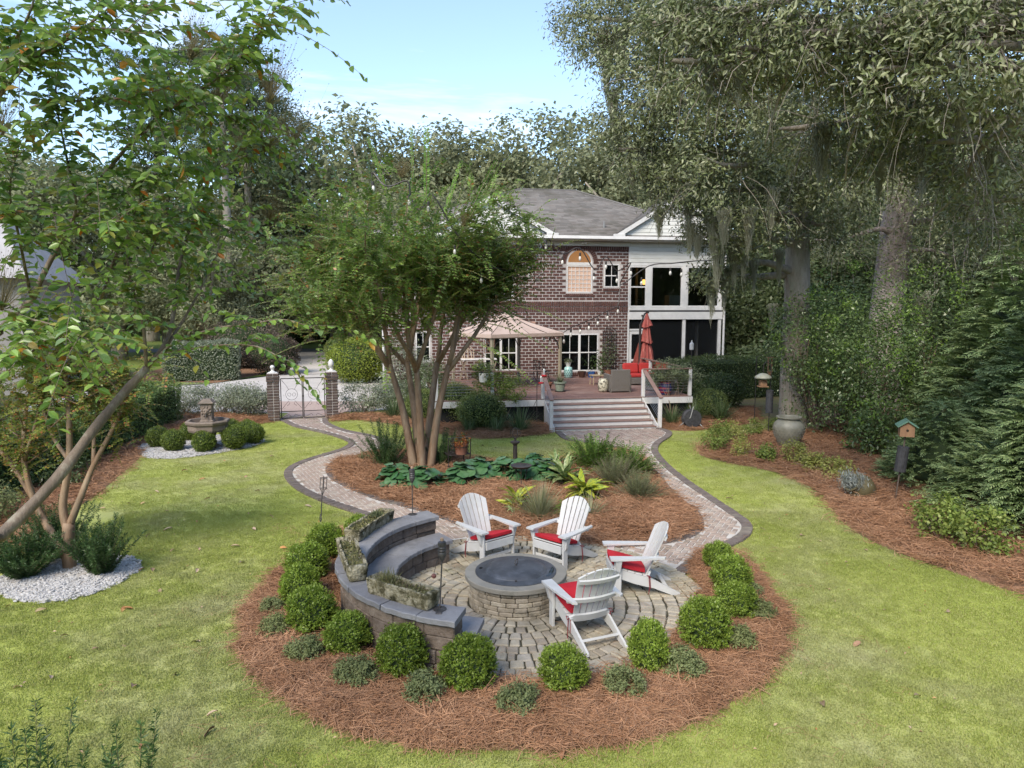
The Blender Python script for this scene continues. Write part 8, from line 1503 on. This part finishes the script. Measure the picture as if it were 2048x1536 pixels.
# dry leaves dropped on the lawn and straw
DL = lance_mesh(.11, .05, mat=M('dry_leaf', (1, 1, 1), (.8, .8, .8), rough=.7, scale=30, rnd=[(.45, .28, .18), (.5, .38, .26), (.3, .15, .08), (.5, .24, .08), (.42, .36, .2), (.2, .12, .07)]))
spots_ = [(-5.44, 8.18), (-3.64, 7.27), (-3.97, 7.02), (-5.13, 7.03), (-2.81, 6.32), (-3.34, 5.99), (-5.15, 11.32), (-4.72, 10.23), (-5.39, 10.27), (-4.95, 9.63), (-5.12, 8.97), (-4.87, 7.85), (-5.13, 9.03), (-3.74, 8.05), (-6.32, 12.04), (-6.09, 12.37), (-5.81, 12.72), (-6.25, 14.35), (-7.44, 14.05), (-6.75, 13.45), (-7.08, 16.04), (-7.95, 16.78), (-7.69, 14.94), (-7.76, 13.98), (-8.01, 13.62), (-7.36, 17.88), (-6.41, 18.48), (-7.94, 17.32), (-5.53, 11.27), (-4.65, 11.39), (-4.65, 12.37), (-4.6, 13.13), (-5.59, 10.43), (-6.68, 9.08), (-6.2, 8.85), (-4.93, 7.19), (-2.96, 6.5), (4.46, 9.58), (5.0, 11.96), (4.45, 12.37), (4.43, 14.35), (3.38, 8.56), (5.79, 11.2), (3.29, 13.98), (0.47, 5.96), (-0.84, 19.96), (-0.48, 19.68), (-3.89, 19.47), (-3.92, 14.16), (-4.13, 13.8), (-3.82, 11.32), (-4.22, 10.64), (-5.43, 14.94), (-6.19, 16.28), (4.13, 8.03), (4.16, 6.85), (3.11, 6.67), (5.7, 8.85)]
r2 = np.random.default_rng(720)
for i, (x, y) in enumerate(spots_):
    o = bpy.data.objects.new('fallen_leaf', DL); link(o); s = r2.uniform(.7, 1.5) * (1.0 if y > 9 else .95); o.location = (x, y, .035); o.scale = (s, s, s); o.rotation_euler = (r2.normal() * .35, r2.normal() * .25 + .1, r2.random() * 6.28); tag(o, 'small dry curled leaf lying on the mown lawn', 'fallen leaf', 'dry leaves dropped on the lawn')

V, F = straw_clump(5, .16, .12, 9, .0022); stray = proto_mesh('stray_needles', V, F, STRAWN)
P = np.concatenate([r2.uniform((-2.4, 6.9), (2.6, 11.8), (150, 2)), r2.uniform((-4.2, 5.2), (4.4, 13), (230, 2))]); k = np.hypot(P[:, 0] - PATIO[0], P[:, 1] - PATIO[1]) < 2.5; P = P[~((np.hypot(P[:, 0] - CW[0], P[:, 1] - CW[1]) > 1.4) & (P[:, 0] < -.5) & (np.hypot(P[:, 0] - CW[0], P[:, 1] - CW[1]) < 2.4)) & (np.hypot(P[:, 0] - PIT[0], P[:, 1] - PIT[1]) > .8)]; n = len(P)
scatter('stray_needles', np.c_[P, np.where(np.hypot(P[:, 0] - PATIO[0], P[:, 1] - PATIO[1]) < 2.62, .05, .03)], np.c_[np.zeros((n, 2)), r2.random(n) * 6.28], r2.uniform(.6, 1.1, n), stray)
V, F = leaves([[0, 0, 0]], [[1, 0, 0.1]], [[0, 0, 1]], .045, .022, fold=.4); bit = proto_mesh('leaf_bits', V, F, DL.materials[0])
P = np.concatenate([r2.uniform((-7, 5.5), (6.5, 14), (420, 2)), r2.uniform((-10, 14), (5, 22), (260, 2))]); P = P[free(P)]; n = len(P); scatter('leaf_litter', np.c_[P, np.full(n, .028)], np.c_[r2.normal(size=(n, 2)) * .3, r2.random(n) * 6.28], r2.uniform(.4, 1.2, n), bit)
